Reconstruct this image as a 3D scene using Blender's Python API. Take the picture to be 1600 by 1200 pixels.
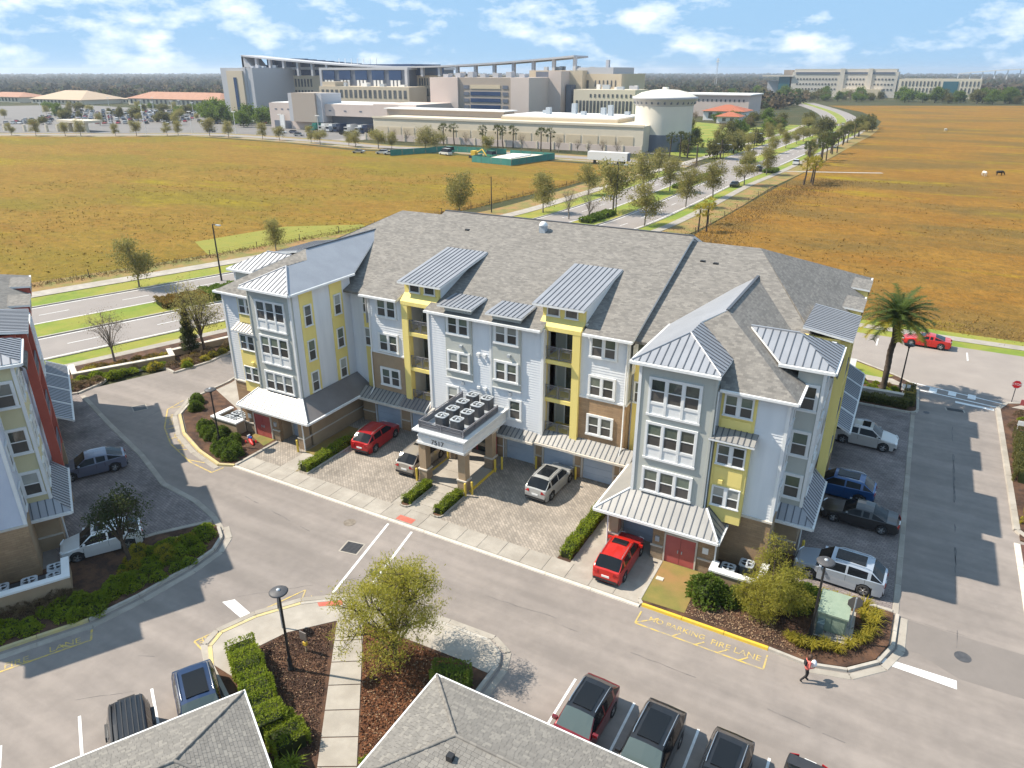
import bpy, math, random
from mathutils import Vector, Matrix, noise
random.seed(7)
S = bpy.context.scene; C = S.collection
R = math.radians
for o in list(bpy.data.objects): bpy.data.objects.remove(o)

# ---------------------------------------------------------------- camera, sky, sun, exposure
cam = bpy.data.cameras.new('camera'); co = bpy.data.objects.new('camera', cam); C.objects.link(co)
co.location = (0, 0, 28); co.rotation_euler = (R(90 - 23.543), 0, R(28.85))
cam.sensor_fit = 'HORIZONTAL'; cam.sensor_width = 36; cam.lens = 25.2; cam.clip_start = .5; cam.clip_end = 30000
S.camera = co
SUN_EL, SUN_AZ = R(48.5), R(253)          # azimuth clockwise from +Y towards +X
W = bpy.data.worlds.new('World'); S.world = W; W.use_nodes = True
nt = W.node_tree; N = nt.nodes; L = nt.links; N.clear()
def nd(t, **k):
    n = N.new(t)
    for a, b in k.items(): setattr(n, a, b)
    return n
sky = nd('ShaderNodeTexSky', sky_type='NISHITA', sun_disc=False, sun_elevation=SUN_EL, sun_rotation=SUN_AZ,
         altitude=30, air_density=1.0, dust_density=.3, ozone_density=2)
tc = nd('ShaderNodeTexCoord'); sep = nd('ShaderNodeSeparateXYZ'); L.new(tc.outputs['Generated'], sep.inputs[0])
# clouds: noise on the view direction, flattened so that banks lie along the horizon
cmb = nd('ShaderNodeMapping'); cmb.inputs['Scale'].default_value = (1, 1, 2.3); cmb.inputs['Location'].default_value = (2.1, 1.7, .3); L.new(tc.outputs['Generated'], cmb.inputs[0])
n1 = nd('ShaderNodeTexNoise'); n1.inputs['Scale'].default_value = 12; n1.inputs['Detail'].default_value = 9; n1.inputs['Roughness'].default_value = .58
L.new(cmb.outputs[0], n1.inputs['Vector'])
r1 = nd('ShaderNodeValToRGB'); r1.color_ramp.elements[0].position = .50; r1.color_ramp.elements[1].position = .78
L.new(n1.outputs['Fac'], r1.inputs[0])
bg = nd('ShaderNodeBackground'); bg.inputs['Strength'].default_value = .15; gm = nd('ShaderNodeGamma'); gm.inputs[1].default_value = .05; L.new(sky.outputs[0], gm.inputs[0])
hs = nd('ShaderNodeMixRGB', blend_type='MULTIPLY'); hs.inputs[0].default_value = 1; hs.inputs[2].default_value = (.55, .92, 1.34, 1); L.new(gm.outputs[0], hs.inputs[1]); L.new(hs.outputs[0], bg.inputs['Color'])
bgc = nd('ShaderNodeBackground'); bgc.inputs['Color'].default_value = (1, .96, .90, 1); bgc.inputs['Strength'].default_value = .44
fac = nd('ShaderNodeMath', operation='MULTIPLY'); L.new(r1.outputs[0], fac.inputs[0]); fac.inputs[1].default_value = .8
mx = nd('ShaderNodeMixShader'); L.new(fac.outputs[0], mx.inputs[0]); L.new(bg.outputs[0], mx.inputs[1]); L.new(bgc.outputs[0], mx.inputs[2])
out = nd('ShaderNodeOutputWorld'); L.new(mx.outputs[0], out.inputs[0])
sl = bpy.data.lights.new('sun', 'SUN'); sl.energy = 2.0; sl.angle = R(.55); sl.color = (1, .91, .77)
so = bpy.data.objects.new('sun', sl); C.objects.link(so); so.location = (-60, -30, 120)
tow = Vector((math.sin(SUN_AZ) * math.cos(SUN_EL), math.cos(SUN_AZ) * math.cos(SUN_EL), math.sin(SUN_EL)))
so.rotation_euler = tow.to_track_quat('Z', 'Y').to_euler()
S.view_settings.view_transform = 'Standard'; S.view_settings.look = 'None'; S.view_settings.gamma = 1; S.view_settings.use_curve_mapping = False
S.view_settings.exposure = 2.1

# ---------------------------------------------------------------- materials
MT = {}
def mat(name, c, c2=None, sc=3., rough=.8, metal=0., bump=0., bsc=None, spec=.5, detail=6, ramp=(.35, .65), c3=None, sc3=.15, rnd=0., coat=0., stretch=None, f3=1., tracks=False):
    """noise-mixed principled material; c2 second colour, c3 large patches, rnd object-random brightness"""
    m = bpy.data.materials.new(name); m.use_nodes = True; t = m.node_tree; n = t.nodes; l = t.links
    b = n['Principled BSDF']; b.inputs['Roughness'].default_value = rough; b.inputs['Metallic'].default_value = metal
    b.inputs['Specular IOR Level'].default_value = spec; b.inputs['Coat Weight'].default_value = coat
    c = (*c, 1); col = None
    geo = n.new('ShaderNodeNewGeometry'); vec = geo.outputs['Position']
    if stretch:
        mp = n.new('ShaderNodeMapping'); mp.inputs['Scale'].default_value = stretch; l.new(vec, mp.inputs[0]); vec = mp.outputs[0]
    def nz(s, d=detail):
        q = n.new('ShaderNodeTexNoise'); q.inputs['Scale'].default_value = s; q.inputs['Detail'].default_value = d; q.inputs['Roughness'].default_value = .6
        l.new(vec, q.inputs['Vector']); return q
    if c2:
        q = nz(sc); rp = n.new('ShaderNodeValToRGB'); rp.color_ramp.elements[0].position = ramp[0]; rp.color_ramp.elements[1].position = ramp[1]
        rp.color_ramp.elements[0].color = c; rp.color_ramp.elements[1].color = (*c2, 1); l.new(q.outputs[0], rp.inputs[0]); col = rp.outputs[0]
    if c3:
        q = nz(sc3, 4); rp = n.new('ShaderNodeValToRGB'); rp.color_ramp.elements[0].position = .42; rp.color_ramp.elements[1].position = .62
        rp.color_ramp.elements[1].color = (f3, f3, f3, 1)
        l.new(q.outputs[0], rp.inputs[0]); mixn = n.new('ShaderNodeMixRGB'); l.new(rp.outputs[0], mixn.inputs[0])
        if col: l.new(col, mixn.inputs[1])
        else: mixn.inputs[1].default_value = c
        mixn.inputs[2].default_value = (*c3, 1); col = mixn.outputs[0]
    if tracks:
        mp = n.new('ShaderNodeMapping'); mp.inputs['Scale'].default_value = (.06, .9, 1); l.new(geo.outputs['Position'], mp.inputs[0]); q = n.new('ShaderNodeTexNoise'); q.inputs['Scale'].default_value = 1; q.inputs['Detail'].default_value = 5; l.new(mp.outputs[0], q.inputs['Vector'])
        q2 = nz(1.6, 8); ad = n.new('ShaderNodeMath'); ad.operation = 'MULTIPLY_ADD'; ad.inputs[1].default_value = .5; l.new(q.outputs[0], ad.inputs[2]); l.new(q2.outputs[0], ad.inputs[0])
        rp = n.new('ShaderNodeMapRange'); rp.inputs[1].default_value = .6; rp.inputs[2].default_value = .95; rp.inputs[3].default_value = .86; rp.inputs[4].default_value = 1.10; l.new(ad.outputs[0], rp.inputs[0]); hv = n.new('ShaderNodeHueSaturation'); l.new(rp.outputs[0], hv.inputs['Value']); l.new(col, hv.inputs['Color']); col = hv.outputs[0]
    if rnd:
        oi = n.new('ShaderNodeObjectInfo'); mr = n.new('ShaderNodeMapRange'); mr.inputs[3].default_value = 1 - rnd; mr.inputs[4].default_value = 1 + rnd
        l.new(oi.outputs['Random'], mr.inputs[0]); hv = n.new('ShaderNodeHueSaturation'); l.new(mr.outputs[0], hv.inputs['Value'])
        if col: l.new(col, hv.inputs['Color'])
        else: hv.inputs['Color'].default_value = c
        col = hv.outputs[0]
    if col: l.new(col, b.inputs['Base Color'])
    else: b.inputs['Base Color'].default_value = c
    if bump:
        q = nz(bsc or sc * 3); bp = n.new('ShaderNodeBump'); bp.inputs['Strength'].default_value = bump; bp.inputs['Distance'].default_value = .05
        l.new(q.outputs[0], bp.inputs['Height']); l.new(bp.outputs[0], b.inputs['Normal'])
    MT[name] = m; return m
def brick(name, c1, c2, mort, w, h, ang=0, rough=.85, msize=.02, bump=.4, wall=False, var=(.68, 1.18), vs=.5):
    """brick-pattern material laid in world position (x,y turned by ang, or wall: x+y , z)"""
    m = bpy.data.materials.new(name); m.use_nodes = True; t = m.node_tree; n = t.nodes; l = t.links
    b = n['Principled BSDF']; b.inputs['Roughness'].default_value = rough
    geo = n.new('ShaderNodeNewGeometry'); vec = geo.outputs['Position']
    if wall:
        sp = n.new('ShaderNodeSeparateXYZ'); l.new(vec, sp.inputs[0]); ad = n.new('ShaderNodeMath'); l.new(sp.outputs[0], ad.inputs[0]); l.new(sp.outputs[1], ad.inputs[1])
        cb = n.new('ShaderNodeCombineXYZ'); l.new(ad.outputs[0], cb.inputs[0]); l.new(sp.outputs[2], cb.inputs[1]); vec = cb.outputs[0]
    else:
        mp = n.new('ShaderNodeMapping'); mp.inputs['Rotation'].default_value = (0, 0, ang); l.new(vec, mp.inputs[0]); vec = mp.outputs[0]
    k = n.new('ShaderNodeTexBrick'); k.inputs['Scale'].default_value = 1; k.inputs['Brick Width'].default_value = w; k.inputs['Row Height'].default_value = h
    k.inputs['Mortar Size'].default_value = msize; k.inputs['Color1'].default_value = (*c1, 1); k.inputs['Color2'].default_value = (*c2, 1); k.inputs['Mortar'].default_value = (*mort, 1)
    k.inputs['Bias'].default_value = 0; l.new(vec, k.inputs['Vector']); col = k.outputs[0]
    q = n.new('ShaderNodeTexNoise'); q.inputs['Scale'].default_value = vs; q.inputs['Detail'].default_value = 7; q.inputs['Roughness'].default_value = .65; l.new(geo.outputs['Position'], q.inputs['Vector'])
    rp = n.new('ShaderNodeValToRGB'); rp.color_ramp.elements[0].position = .3; rp.color_ramp.elements[0].color = (var[0],) * 3 + (1,); rp.color_ramp.elements[1].position = .7; rp.color_ramp.elements[1].color = (var[1],) * 3 + (1,)
    l.new(q.outputs[0], rp.inputs[0]); mm = n.new('ShaderNodeMixRGB'); mm.blend_type = 'MULTIPLY'; mm.inputs[0].default_value = 1
    l.new(col, mm.inputs[1]); l.new(rp.outputs[0], mm.inputs[2]); l.new(mm.outputs[0], b.inputs['Base Color'])
    bp = n.new('ShaderNodeBump'); bp.inputs['Strength'].default_value = bump; bp.inputs['Distance'].default_value = .03; l.new(k.outputs['Fac'], bp.inputs['Height']); bp.invert = True
    l.new(bp.outputs[0], b.inputs['Normal']); MT[name] = m; return m

mat('siding', (.68, .69, .705), (.60, .612, .63), sc=1.2, rough=.6, stretch=(1, 1, .12))
mat('siding_b', (.47, .50, .58), (.52, .55, .62), sc=.8, rough=.6)
mat('grey', (.43, .44, .405), (.40, .41, .375), sc=.9, rough=.8, bump=.1, bsc=30, stretch=(1, 1, .15))
mat('cream', (.52, .47, .28), (.56, .50, .31), sc=.7, rough=.8, bump=.1, bsc=30)
mat('yellow', (.78, .635, .215), (.71, .575, .185), sc=.9, rough=.75, stretch=(1, 1, .15))
mat('redwall', (.36, .075, .05), (.40, .09, .06), sc=.7, rough=.75)
mat('tan', (.32, .23, .145), (.37, .27, .175), sc=.9, rough=.9, bump=.15, bsc=25)
brick('tanbrick', (.37, .245, .14), (.31, .20, .115), (.27, .18, .11), .6, .15, wall=True, msize=.012)
brick('stonebase', (.33, .24, .16), (.28, .21, .14), (.22, .17, .12), .6, .2, wall=True, msize=.012)
mat('white', (.72, .72, .71), (.66, .66, .65), sc=1.5, rough=.5)
mat('stone', (.56, .51, .44), (.48, .43, .37), sc=2, rough=.8)
mat('metal', (.30, .305, .325), (.345, .35, .37), sc=.6, rough=.42, metal=.35)
mat('metal_r', (.315, .32, .34), (.285, .29, .31), sc=.6, rough=.45, metal=.35)
mat('metal_tan', (.255, .247, .237), (.30, .29, .275), sc=.6, rough=.45, metal=.3)
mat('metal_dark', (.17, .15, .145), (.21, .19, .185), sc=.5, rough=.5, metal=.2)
mat('rib', (.10, .108, .125), rough=.45, metal=.4)
mat('railing', (.20, .20, .22), rough=.5, metal=.3)
mat('glass', (.030, .034, .036), (.075, .085, .070), sc=1.3, rough=.06, spec=.9, rnd=.5)
mat('blind', (.135, .15, .115), (.085, .11, .085), sc=1.0, rough=.12, spec=.8, rnd=.75)
mat('blind_w', (.34, .35, .32), (.26, .27, .25), sc=.8, rough=.25, spec=.7, rnd=.3)
mat('screen', (.060, .055, .052), (.085, .078, .07), sc=1.2, rough=.35, spec=.4, rnd=.35)
mat('interior', (.035, .033, .032), (.06, .055, .05), sc=1, rough=.9)
mat('garage', (.36, .42, .50), (.40, .46, .54), sc=.8, rough=.6)
mat('reddoor', (.36, .075, .075), (.41, .10, .09), sc=1.4, rough=.55)
mat('black', (.018, .018, .02), rough=.45)
mat('dark', (.05, .05, .055), (.07, .07, .075), sc=4, rough=.6)
mat('acgrey', (.10, .105, .115), (.15, .155, .165), sc=6, rough=.5, metal=.4)
mat('aclight', (.42, .45, .48), rough=.5, metal=.3)
mat('acgreen', (.10, .15, .16), (.14, .19, .20), sc=5, rough=.5, metal=.2)
mat('yellowpaint', (.66, .44, .035), (.56, .38, .06), sc=3, rough=.6)
mat('kerbyellow', (.50, .40, .17), (.40, .34, .20), sc=2, rough=.8)
mat('lineyellow', (.52, .37, .085), (.30, .25, .17), sc=3.2, rough=.8, ramp=(.42, .62))
mat('linewhite', (.70, .70, .69), (.52, .51, .50), sc=2.5, rough=.7, ramp=(.45, .8))
mat('asphalt', (.250, .216, .193), (.215, .186, .168), sc=.55, rough=.9, bump=.25, bsc=22, c3=(.185, .162, .148), sc3=.07, detail=10, f3=.6, tracks=True)
mat('asphalt_old', (.275, .240, .213), (.245, .212, .19), sc=.4, rough=.92, bump=.2, bsc=20, c3=(.225, .196, .176), sc3=.05, detail=10, f3=.6)
mat('asphalt_patch', (.185, .162, .148), (.165, .145, .132), sc=.8, rough=.9)
mat('sealant', (.08, .073, .07), (.14, .127, .12), sc=2, rough=.7)
mat('road', (.25, .222, .205), (.22, .196, .182), sc=.25, rough=.92, detail=9)
mat('concrete', (.36, .325, .28), (.29, .262, .225), sc=1.1, rough=.9, bump=.15, bsc=15, c3=(.255, .225, .19), sc3=.5, rnd=.06, f3=.7)
mat('kerbstone', (.40, .37, .325), (.30, .272, .235), sc=1.6, rough=.9, rnd=.08)
brick('pavers', (.335, .288, .24), (.235, .203, .17), (.17, .148, .125), .36, .18, ang=R(45), msize=.014, var=(.70, 1.15))
brick('pavers_p', (.27, .228, .215), (.19, .16, .153), (.11, .095, .092), .36, .18, ang=R(10), msize=.014, var=(.45, 1.2), vs=.35)
brick('paver_red', (.14, .055, .035), (.11, .045, .03), (.09, .05, .04), .22, .11, msize=.012)
mat('redmat', (.40, .09, .06), (.46, .13, .09), sc=5, rough=.8, bump=.4, bsc=12)
mat('mulch', (.062, .030, .018), (.030, .016, .010), sc=5, rough=1, bump=.8, bsc=9, c3=(.105, .052, .028), sc3=.9)
mat('leaflitter', (.17, .065, .022), (.07, .026, .012), sc=6, rough=1, bump=.8, bsc=10)
mat('lawn', (.165, .215, .02), (.12, .175, .017), sc=1.2, rough=1, bump=.5, bsc=20, c3=(.24, .22, .035), sc3=.12)
mat('lawn_dry', (.22, .17, .045), (.12, .13, .03), sc=.6, rough=1, bump=.5, bsc=20, c3=(.26, .15, .055), sc3=.25)
mat('rock', (.30, .285, .26), (.24, .225, .2), sc=3, rough=.9)
mat('bark', (.085, .062, .045), (.05, .036, .026), sc=4, rough=.95, bump=.6, bsc=12)
mat('bark_pale', (.22, .185, .15), (.15, .125, .1), sc=4, rough=.95, bump=.4, bsc=12)
def leafm(n, c, c2, tr=.55):
    m = mat(n, c, c2, sc=1.4, rough=.6, spec=.25, rnd=.12); t = m.node_tree; b = t.nodes['Principled BSDF']
    td = t.nodes.new('ShaderNodeBsdfTranslucent'); src = b.inputs['Base Color'].links[0].from_socket; t.links.new(src, td.inputs[0])
    ms = t.nodes.new('ShaderNodeMixShader'); ms.inputs[0].default_value = tr; t.links.new(b.outputs[0], ms.inputs[1]); t.links.new(td.outputs[0], ms.inputs[2])
    t.links.new(ms.outputs[0], t.nodes['Material Output'].inputs[0])
leafm('leaf_willow', (0.42, 0.38, 0.06), (0.29, 0.28, 0.05))
leafm('leaf_green', (0.15, 0.21, 0.03), (0.09, 0.14, 0.024))
leafm('leaf_bright', (0.27, 0.32, 0.03), (0.18, 0.24, 0.024))
leafm('leaf_dark', (0.085, 0.1, 0.035), (0.05, 0.068, 0.025))
leafm('leaf_olive', (0.17, 0.16, 0.05), (0.12, 0.12, 0.04))
leafm('leaf_street', (0.32, 0.285, 0.09), (0.23, 0.21, 0.07))
leafm('leaf_brown', (0.22, 0.155, 0.085), (0.16, 0.12, 0.07))
leafm('leaf_gold', (0.42, 0.35, 0.045), (0.3, 0.26, 0.035))
leafm('leaf_rust', (0.26, 0.16, 0.04), (0.16, 0.12, 0.03))
leafm('leaf_palm', (0.11, 0.15, 0.035), (0.06, 0.095, 0.028))
leafm('leaf_sabal', (0.11, 0.12, 0.032), (0.065, 0.08, 0.022))
mat('forest', (.022, .032, .018), (.036, .038, .020), sc=.02, rough=1, c3=(.058, .044, .028), sc3=.006, spec=.1)

# ---------------------------------------------------------------- mesh builder
POS = {}
class MB:
    def __init__(s): s.v = []; s.f = []; s.m = []; s.sm = []
    def add(s, vs, fs, mi=0, smooth=False):
        b = len(s.v); s.v += [tuple(p) for p in vs]
        for f in fs: s.f.append(tuple(b + i for i in f)); s.m.append(mi); s.sm.append(smooth)
        return s
    def box(s, x0, x1, y0, y1, z0, z1, mi=0):
        return s.add([(x0, y0, z0), (x1, y0, z0), (x1, y1, z0), (x0, y1, z0), (x0, y0, z1), (x1, y0, z1), (x1, y1, z1), (x0, y1, z1)],
                     [(3, 2, 1, 0), (4, 5, 6, 7), (0, 1, 5, 4), (1, 2, 6, 5), (2, 3, 7, 6), (3, 0, 4, 7)], mi)
    def prism(s, poly, z0, z1, mi=0, bottom=False):
        n = len(poly); vs = [(p[0], p[1], z0) for p in poly] + [(p[0], p[1], z1) for p in poly]
        fs = [tuple(range(n, 2 * n))] + [(i, (i + 1) % n, n + (i + 1) % n, n + i) for i in range(n)]
        if bottom: fs.append(tuple(range(n - 1, -1, -1)))
        return s.add(vs, fs, mi)
    def face(s, pts, mi=0): return s.add(pts, [tuple(range(len(pts)))], mi)
    def slab(s, pts, d=(0, 0, -.15), mi=0, mside=None):
        n = len(pts); vs = list(pts) + [(p[0] + d[0], p[1] + d[1], p[2] + d[2]) for p in pts]
        s.add(vs, [tuple(range(n)), tuple(range(2 * n - 1, n - 1, -1))], mi)
        return s.add(vs, [(i, (i + 1) % n, n + (i + 1) % n, n + i) for i in range(n)], mi if mside is None else mside)
    def tube(s, pts, rad, n=6, mi=0, cap=True, smooth=True):
        pts = [Vector(p) for p in pts]
        if not hasattr(rad, '__len__'): rad = [rad] * len(pts)
        vs = []; up = None
        for i, p in enumerate(pts):
            d = (pts[min(i + 1, len(pts) - 1)] - pts[max(i - 1, 0)]).normalized()
            a = d.orthogonal().normalized() if up is None else (up - d * up.dot(d)).normalized()
            up = a; b = d.cross(a)
            vs += [p + (a * math.cos(2 * math.pi * k / n) + b * math.sin(2 * math.pi * k / n)) * rad[i] for k in range(n)]
        fs = []
        for i in range(len(pts) - 1):
            for k in range(n): fs.append((i * n + k, i * n + (k + 1) % n, (i + 1) * n + (k + 1) % n, (i + 1) * n + k))
        s.add(vs, fs, mi, smooth)
        if cap: s.add(vs[-n:], [tuple(range(n))], mi); s.add(vs[:n], [tuple(range(n - 1, -1, -1))], mi)
        return s
    def lathe(s, prof, c=(0, 0), n=16, mi=0, smooth=True, cap=True):
        vs = []; fs = []
        for r, z in prof: vs += [(c[0] + r * math.cos(2 * math.pi * k / n), c[1] + r * math.sin(2 * math.pi * k / n), z) for k in range(n)]
        for i in range(len(prof) - 1):
            for k in range(n): fs.append((i * n + k, i * n + (k + 1) % n, (i + 1) * n + (k + 1) % n, (i + 1) * n + k))
        s.add(vs, fs, mi, smooth)
        if cap: s.add(vs[-n:], [tuple(range(n))], mi); s.add(vs[:n], [tuple(range(n - 1, -1, -1))], mi)
        return s
    def mesh(s, name, mats, org=(0, 0, 0)):
        me = bpy.data.meshes.new(name); me.from_pydata([(a - org[0], b - org[1], c - org[2]) for a, b, c in s.v], [], s.f)
        for m in (mats if isinstance(mats, (list, tuple)) else [mats]): me.materials.append(MT[m] if isinstance(m, str) else m)
        me.polygons.foreach_set('material_index', s.m); me.polygons.foreach_set('use_smooth', s.sm); me.update(); return me
    def build(s, name, mats, parent=None, org=None):
        if org is None:
            xs, ys, zs = zip(*s.v); org = ((min(xs) + max(xs)) / 2, (min(ys) + max(ys)) / 2, min(zs))
        return inst(name, s.mesh(name, mats, org), parent, org)
def inst(name, me, parent=None, loc=(0, 0, 0), rz=0, sc=None):
    o = bpy.data.objects.new(name, me); C.objects.link(o); POS[o] = Vector(loc)
    if parent: o.parent = parent; o.location = Vector(loc) - POS[parent]
    else: o.location = loc
    o.rotation_euler = (0, 0, rz)
    if sc: o.scale = sc if hasattr(sc, '__len__') else (sc, sc, sc)
    return o
def tag(o, label=None, cat=None, group=None, kind=None):
    if label: o['label'] = label
    if cat: o['category'] = cat
    if group: o['group'] = group
    if kind: o['kind'] = kind
    return o
def thing(name, label, cat, loc=(0, 0, 0), rz=0, group=None, org=None):
    o = bpy.data.objects.new(name, None); C.objects.link(o); o.location = loc; o.rotation_euler = (0, 0, rz); o.empty_display_size = .3
    POS[o] = Vector(org if org is not None else loc); return tag(o, label, cat, group)
def copy_tree(o, parent=None):
    c = o.copy(); C.objects.link(c); c.parent = parent; POS[c] = POS[o].copy()
    for ch in list(o.children): copy_tree(ch, c)
    return c
def place(o, loc, rz=0, sc=1., label=None, group=None):
    o.location = loc; o.rotation_euler = (0, 0, rz); o.scale = (sc, sc, sc) if not hasattr(sc, '__len__') else sc
    if label: o['label'] = label
    if group: o['group'] = group
    return o
def struct(name, poly, z, m, label=None):
    o = MB().face([(p[0], p[1], z) for p in poly]).build(name, m); return tag(o, label, None, None, 'structure')
# ---------------------------------------------------------------- ground, roads, pavements
def shingle(name, ang):
    brick(name, (.222, .205, .184), (.142, .132, .121), (.135, .126, .116), .30, .14, ang=ang, rough=.95, msize=.004, bump=.25, var=(.86, 1.1), vs=.9)
shingle('shingle_x', 0); shingle('shingle_y', R(90)); shingle('shingle_d', R(-29.4)); shingle('shingle_e', R(60.6))
def field_mat(name, a, b, c, d, e):
    m = bpy.data.materials.new(name); m.use_nodes = True; t = m.node_tree; n = t.nodes; l = t.links; bs = n['Principled BSDF']; bs.inputs['Roughness'].default_value = 1; bs.inputs['Specular IOR Level'].default_value = .1
    geo = n.new('ShaderNodeNewGeometry')
    def nz(s, st=(1, 1, 1), det=5, off=0):
        mp = n.new('ShaderNodeMapping'); mp.inputs['Scale'].default_value = st; mp.inputs['Location'].default_value = (off, off, 0); mp.inputs['Rotation'].default_value = (0, 0, R(28)); l.new(geo.outputs['Position'], mp.inputs[0])
        q = n.new('ShaderNodeTexNoise'); q.inputs['Scale'].default_value = s; q.inputs['Detail'].default_value = det; q.inputs['Roughness'].default_value = .62; l.new(mp.outputs[0], q.inputs['Vector']); return q.outputs[0]
    def rp(f, lo, hi, c0=(0, 0, 0, 1), c1=(1, 1, 1, 1)):
        r = n.new('ShaderNodeValToRGB'); r.color_ramp.elements[0].position = lo; r.color_ramp.elements[1].position = hi; r.color_ramp.elements[0].color = c0; r.color_ramp.elements[1].color = c1; l.new(f, r.inputs[0]); return r.outputs[0]
    def mix(f, x, y, bt='MIX'):
        k = n.new('ShaderNodeMixRGB'); k.blend_type = bt; l.new(f, k.inputs[0]) if not isinstance(f, float) else setattr(k.inputs[0], 'default_value', f)
        l.new(x, k.inputs[1])
        if isinstance(y, tuple): k.inputs[2].default_value = (*y, 1)
        else: l.new(y, k.inputs[2])
        return k.outputs[0]
    base = rp(nz(.05, (1, 2.2, 1), 9), .36, .64, (*a, 1), (*b, 1))
    base = mix(rp(nz(.016, (1, 2.6, 1), 7, 13), .47, .60), base, c)
    base = mix(rp(nz(.022, (1, 3, 1), 6, 47), .56, .70), base, d)
    base = mix(rp(nz(.55, (1, 1.6, 1), 8, 5), .50, .68), base, e)
    base = mix(.55, base, rp(nz(.30, (1, 1.3, 1), 10, 3), .28, .72, (.58, .58, .58, 1), (1.26, 1.22, 1.12, 1)), 'MULTIPLY')
    l.new(base, bs.inputs['Base Color'])
    bp = n.new('ShaderNodeBump'); bp.inputs['Strength'].default_value = .9; bp.inputs['Distance'].default_value = .5; l.new(nz(1.1, (1, 1, 1), 8), bp.inputs['Height']); l.new(bp.outputs[0], bs.inputs['Normal']); MT[name] = m
field_mat('field', (.238, .150, .030), (.21, .118, .025), (.18, .136, .022), (.245, .19, .015), (.145, .108, .022))
field_mat('field_r', (.25, .138, .028), (.215, .108, .022), (.15, .10, .03), (.26, .19, .012), (.15, .092, .025))
field_mat('groundm', (.060, .066, .030), (.085, .075, .042), (.050, .060, .028), (.10, .085, .045), (.04, .05, .022))
mat('lawn_y', (.215, .195, .026), (.18, .185, .022), sc=.5, rough=1, bump=.4, bsc=15); mat('lot', (.135, .125, .12), (.16, .148, .14), sc=.05, rough=.9)
circ = [(9000 * math.cos(2 * math.pi * k / 64), 9000 * math.sin(2 * math.pi * k / 64)) for k in range(64)]
struct('ground', circ, -.14, 'groundm')
struct('field', [(-420, 150), (-125, -40), (-112, 36), (-107.7, 52), (-99.6, 78), (-92, 111), (-86.5, 138), (-82.5, 180), (-81, 228), (-155, 231), (-195, 226), (-240, 236), (-306, 240), (-345, 216), (-392, 196)], -.08, 'field')
struct('field', [(-36, 94.5), (-35, 135), (-33, 194), (-31.5, 227), (-28, 300), (-25, 420), (-27, 520), (-48, 640), (-85, 745), (70, 825), (420, 960), (700, 94.5)], -.08, 'field_r')
struct('lawn', [(-112, 85), (-103, 80), (-98, 77.5), (-90.5, 108.6), (-96, 112), (-108, 103)], -.06, 'lawn_y')

CLP = [(-112, -30), (-95, 20), (-87.7, 42), (-80.6, 63), (-72.5, 87), (-63, 114), (-57.3, 134), (-55.4, 165), (-54.6, 205), (-51.8, 247), (-47.5, 348), (-45, 430), (-50, 520), (-72, 640), (-115, 800)]
def catmull(P, k=8):
    o = []
    for i in range(len(P) - 1):
        p0, p1, p2, p3 = [Vector(P[min(max(j, 0), len(P) - 1)]) for j in (i - 1, i, i + 1, i + 2)]
        for s in range(k):
            t = s / k; o.append(.5 * ((2 * p1) + (p2 - p0) * t + (2 * p0 - 5 * p1 + 4 * p2 - p3) * t * t + (3 * p1 - p0 - 3 * p2 + p3) * t ** 3))
    return o + [Vector(P[-1])]
CL = catmull(CLP)
def normal_at(P, i):
    d = (P[min(i + 1, len(P) - 1)] - P[max(i - 1, 0)]).normalized(); return Vector((d.y, -d.x))
def avenue(y, off):
    for i in range(len(CL) - 1):
        if CL[i].y <= y <= CL[i + 1].y:
            t = (y - CL[i].y) / (CL[i + 1].y - CL[i].y); p = CL[i].lerp(CL[i + 1], t); q = p + normal_at(CL, i) * off; return q.x, q.y
def strip(name, o0, o1, z, m, y0=-99, y1=2000, h=0):
    idx = [i for i in range(len(CL)) if y0 <= CL[i].y <= y1]; mb = MB()
    a = [CL[i] + normal_at(CL, i) * o0 for i in idx]; b = [CL[i] + normal_at(CL, i) * o1 for i in idx]
    if h:
        for i in range(len(idx) - 1): mb.prism([a[i], b[i], b[i + 1], a[i + 1]], z - h, z)
    else:
        mb.add([(p.x, p.y, z) for p in a] + [(p.x, p.y, z) for p in b], [(i, len(idx) + i, len(idx) + i + 1, i + 1) for i in range(len(idx) - 1)])
    return tag(mb.build(name, m), kind='structure')
strip('road', -11.1, 11.1, -.03, 'road')
strip('verge', -25, -11.3, -.05, 'lawn_dry', -99, 225); strip('verge', -16, -11.2, -.015, 'lawn', -99, 225)
strip('verge', 11.2, 21, -.05, 'lawn_dry', 92, 470); strip('verge', 11.2, 14.0, -.015, 'lawn', -99, 470)
strip('verge', -26, -11.3, -.05, 'lawn', 262, 470); strip('verge', 14, 17.2, -.055, 'lawn', -60, 90)
strip('sidewalk', -19.2, -16.2, .02, 'concrete', -99, 470); strip('sidewalk', 13.9, 15.8, .02, 'concrete', -99, 470)
for y0, y1 in ((-99, 76), (88, 226), (250, 470), (480, 800)):
    strip('median', -2.6, 2.6, .08, 'lawn', y0, y1, .12); strip('kerb', -2.85, -2.6, .10, 'kerbstone', y0, y1, .12); strip('kerb', 2.6, 2.85, .10, 'kerbstone', y0, y1, .12)
for y0, y1 in ((-99, 74), (90, 226), (250, 470)): strip('kerb', 11.0, 11.25, .09, 'kerbstone', y0, y1, .12)
for y0, y1 in ((-99, 226), (262, 470)): strip('kerb', -11.25, -11.0, .09, 'kerbstone', y0, y1, .12)
for o in (-10.5, -3.3, 3.3, 10.5): strip('lane_marking', o - .09, o + .09, -.018, 'linewhite', -99, 224); strip('lane_marking', o - .09, o + .09, -.018, 'linewhite', 250, 460)
mb = MB()
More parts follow.
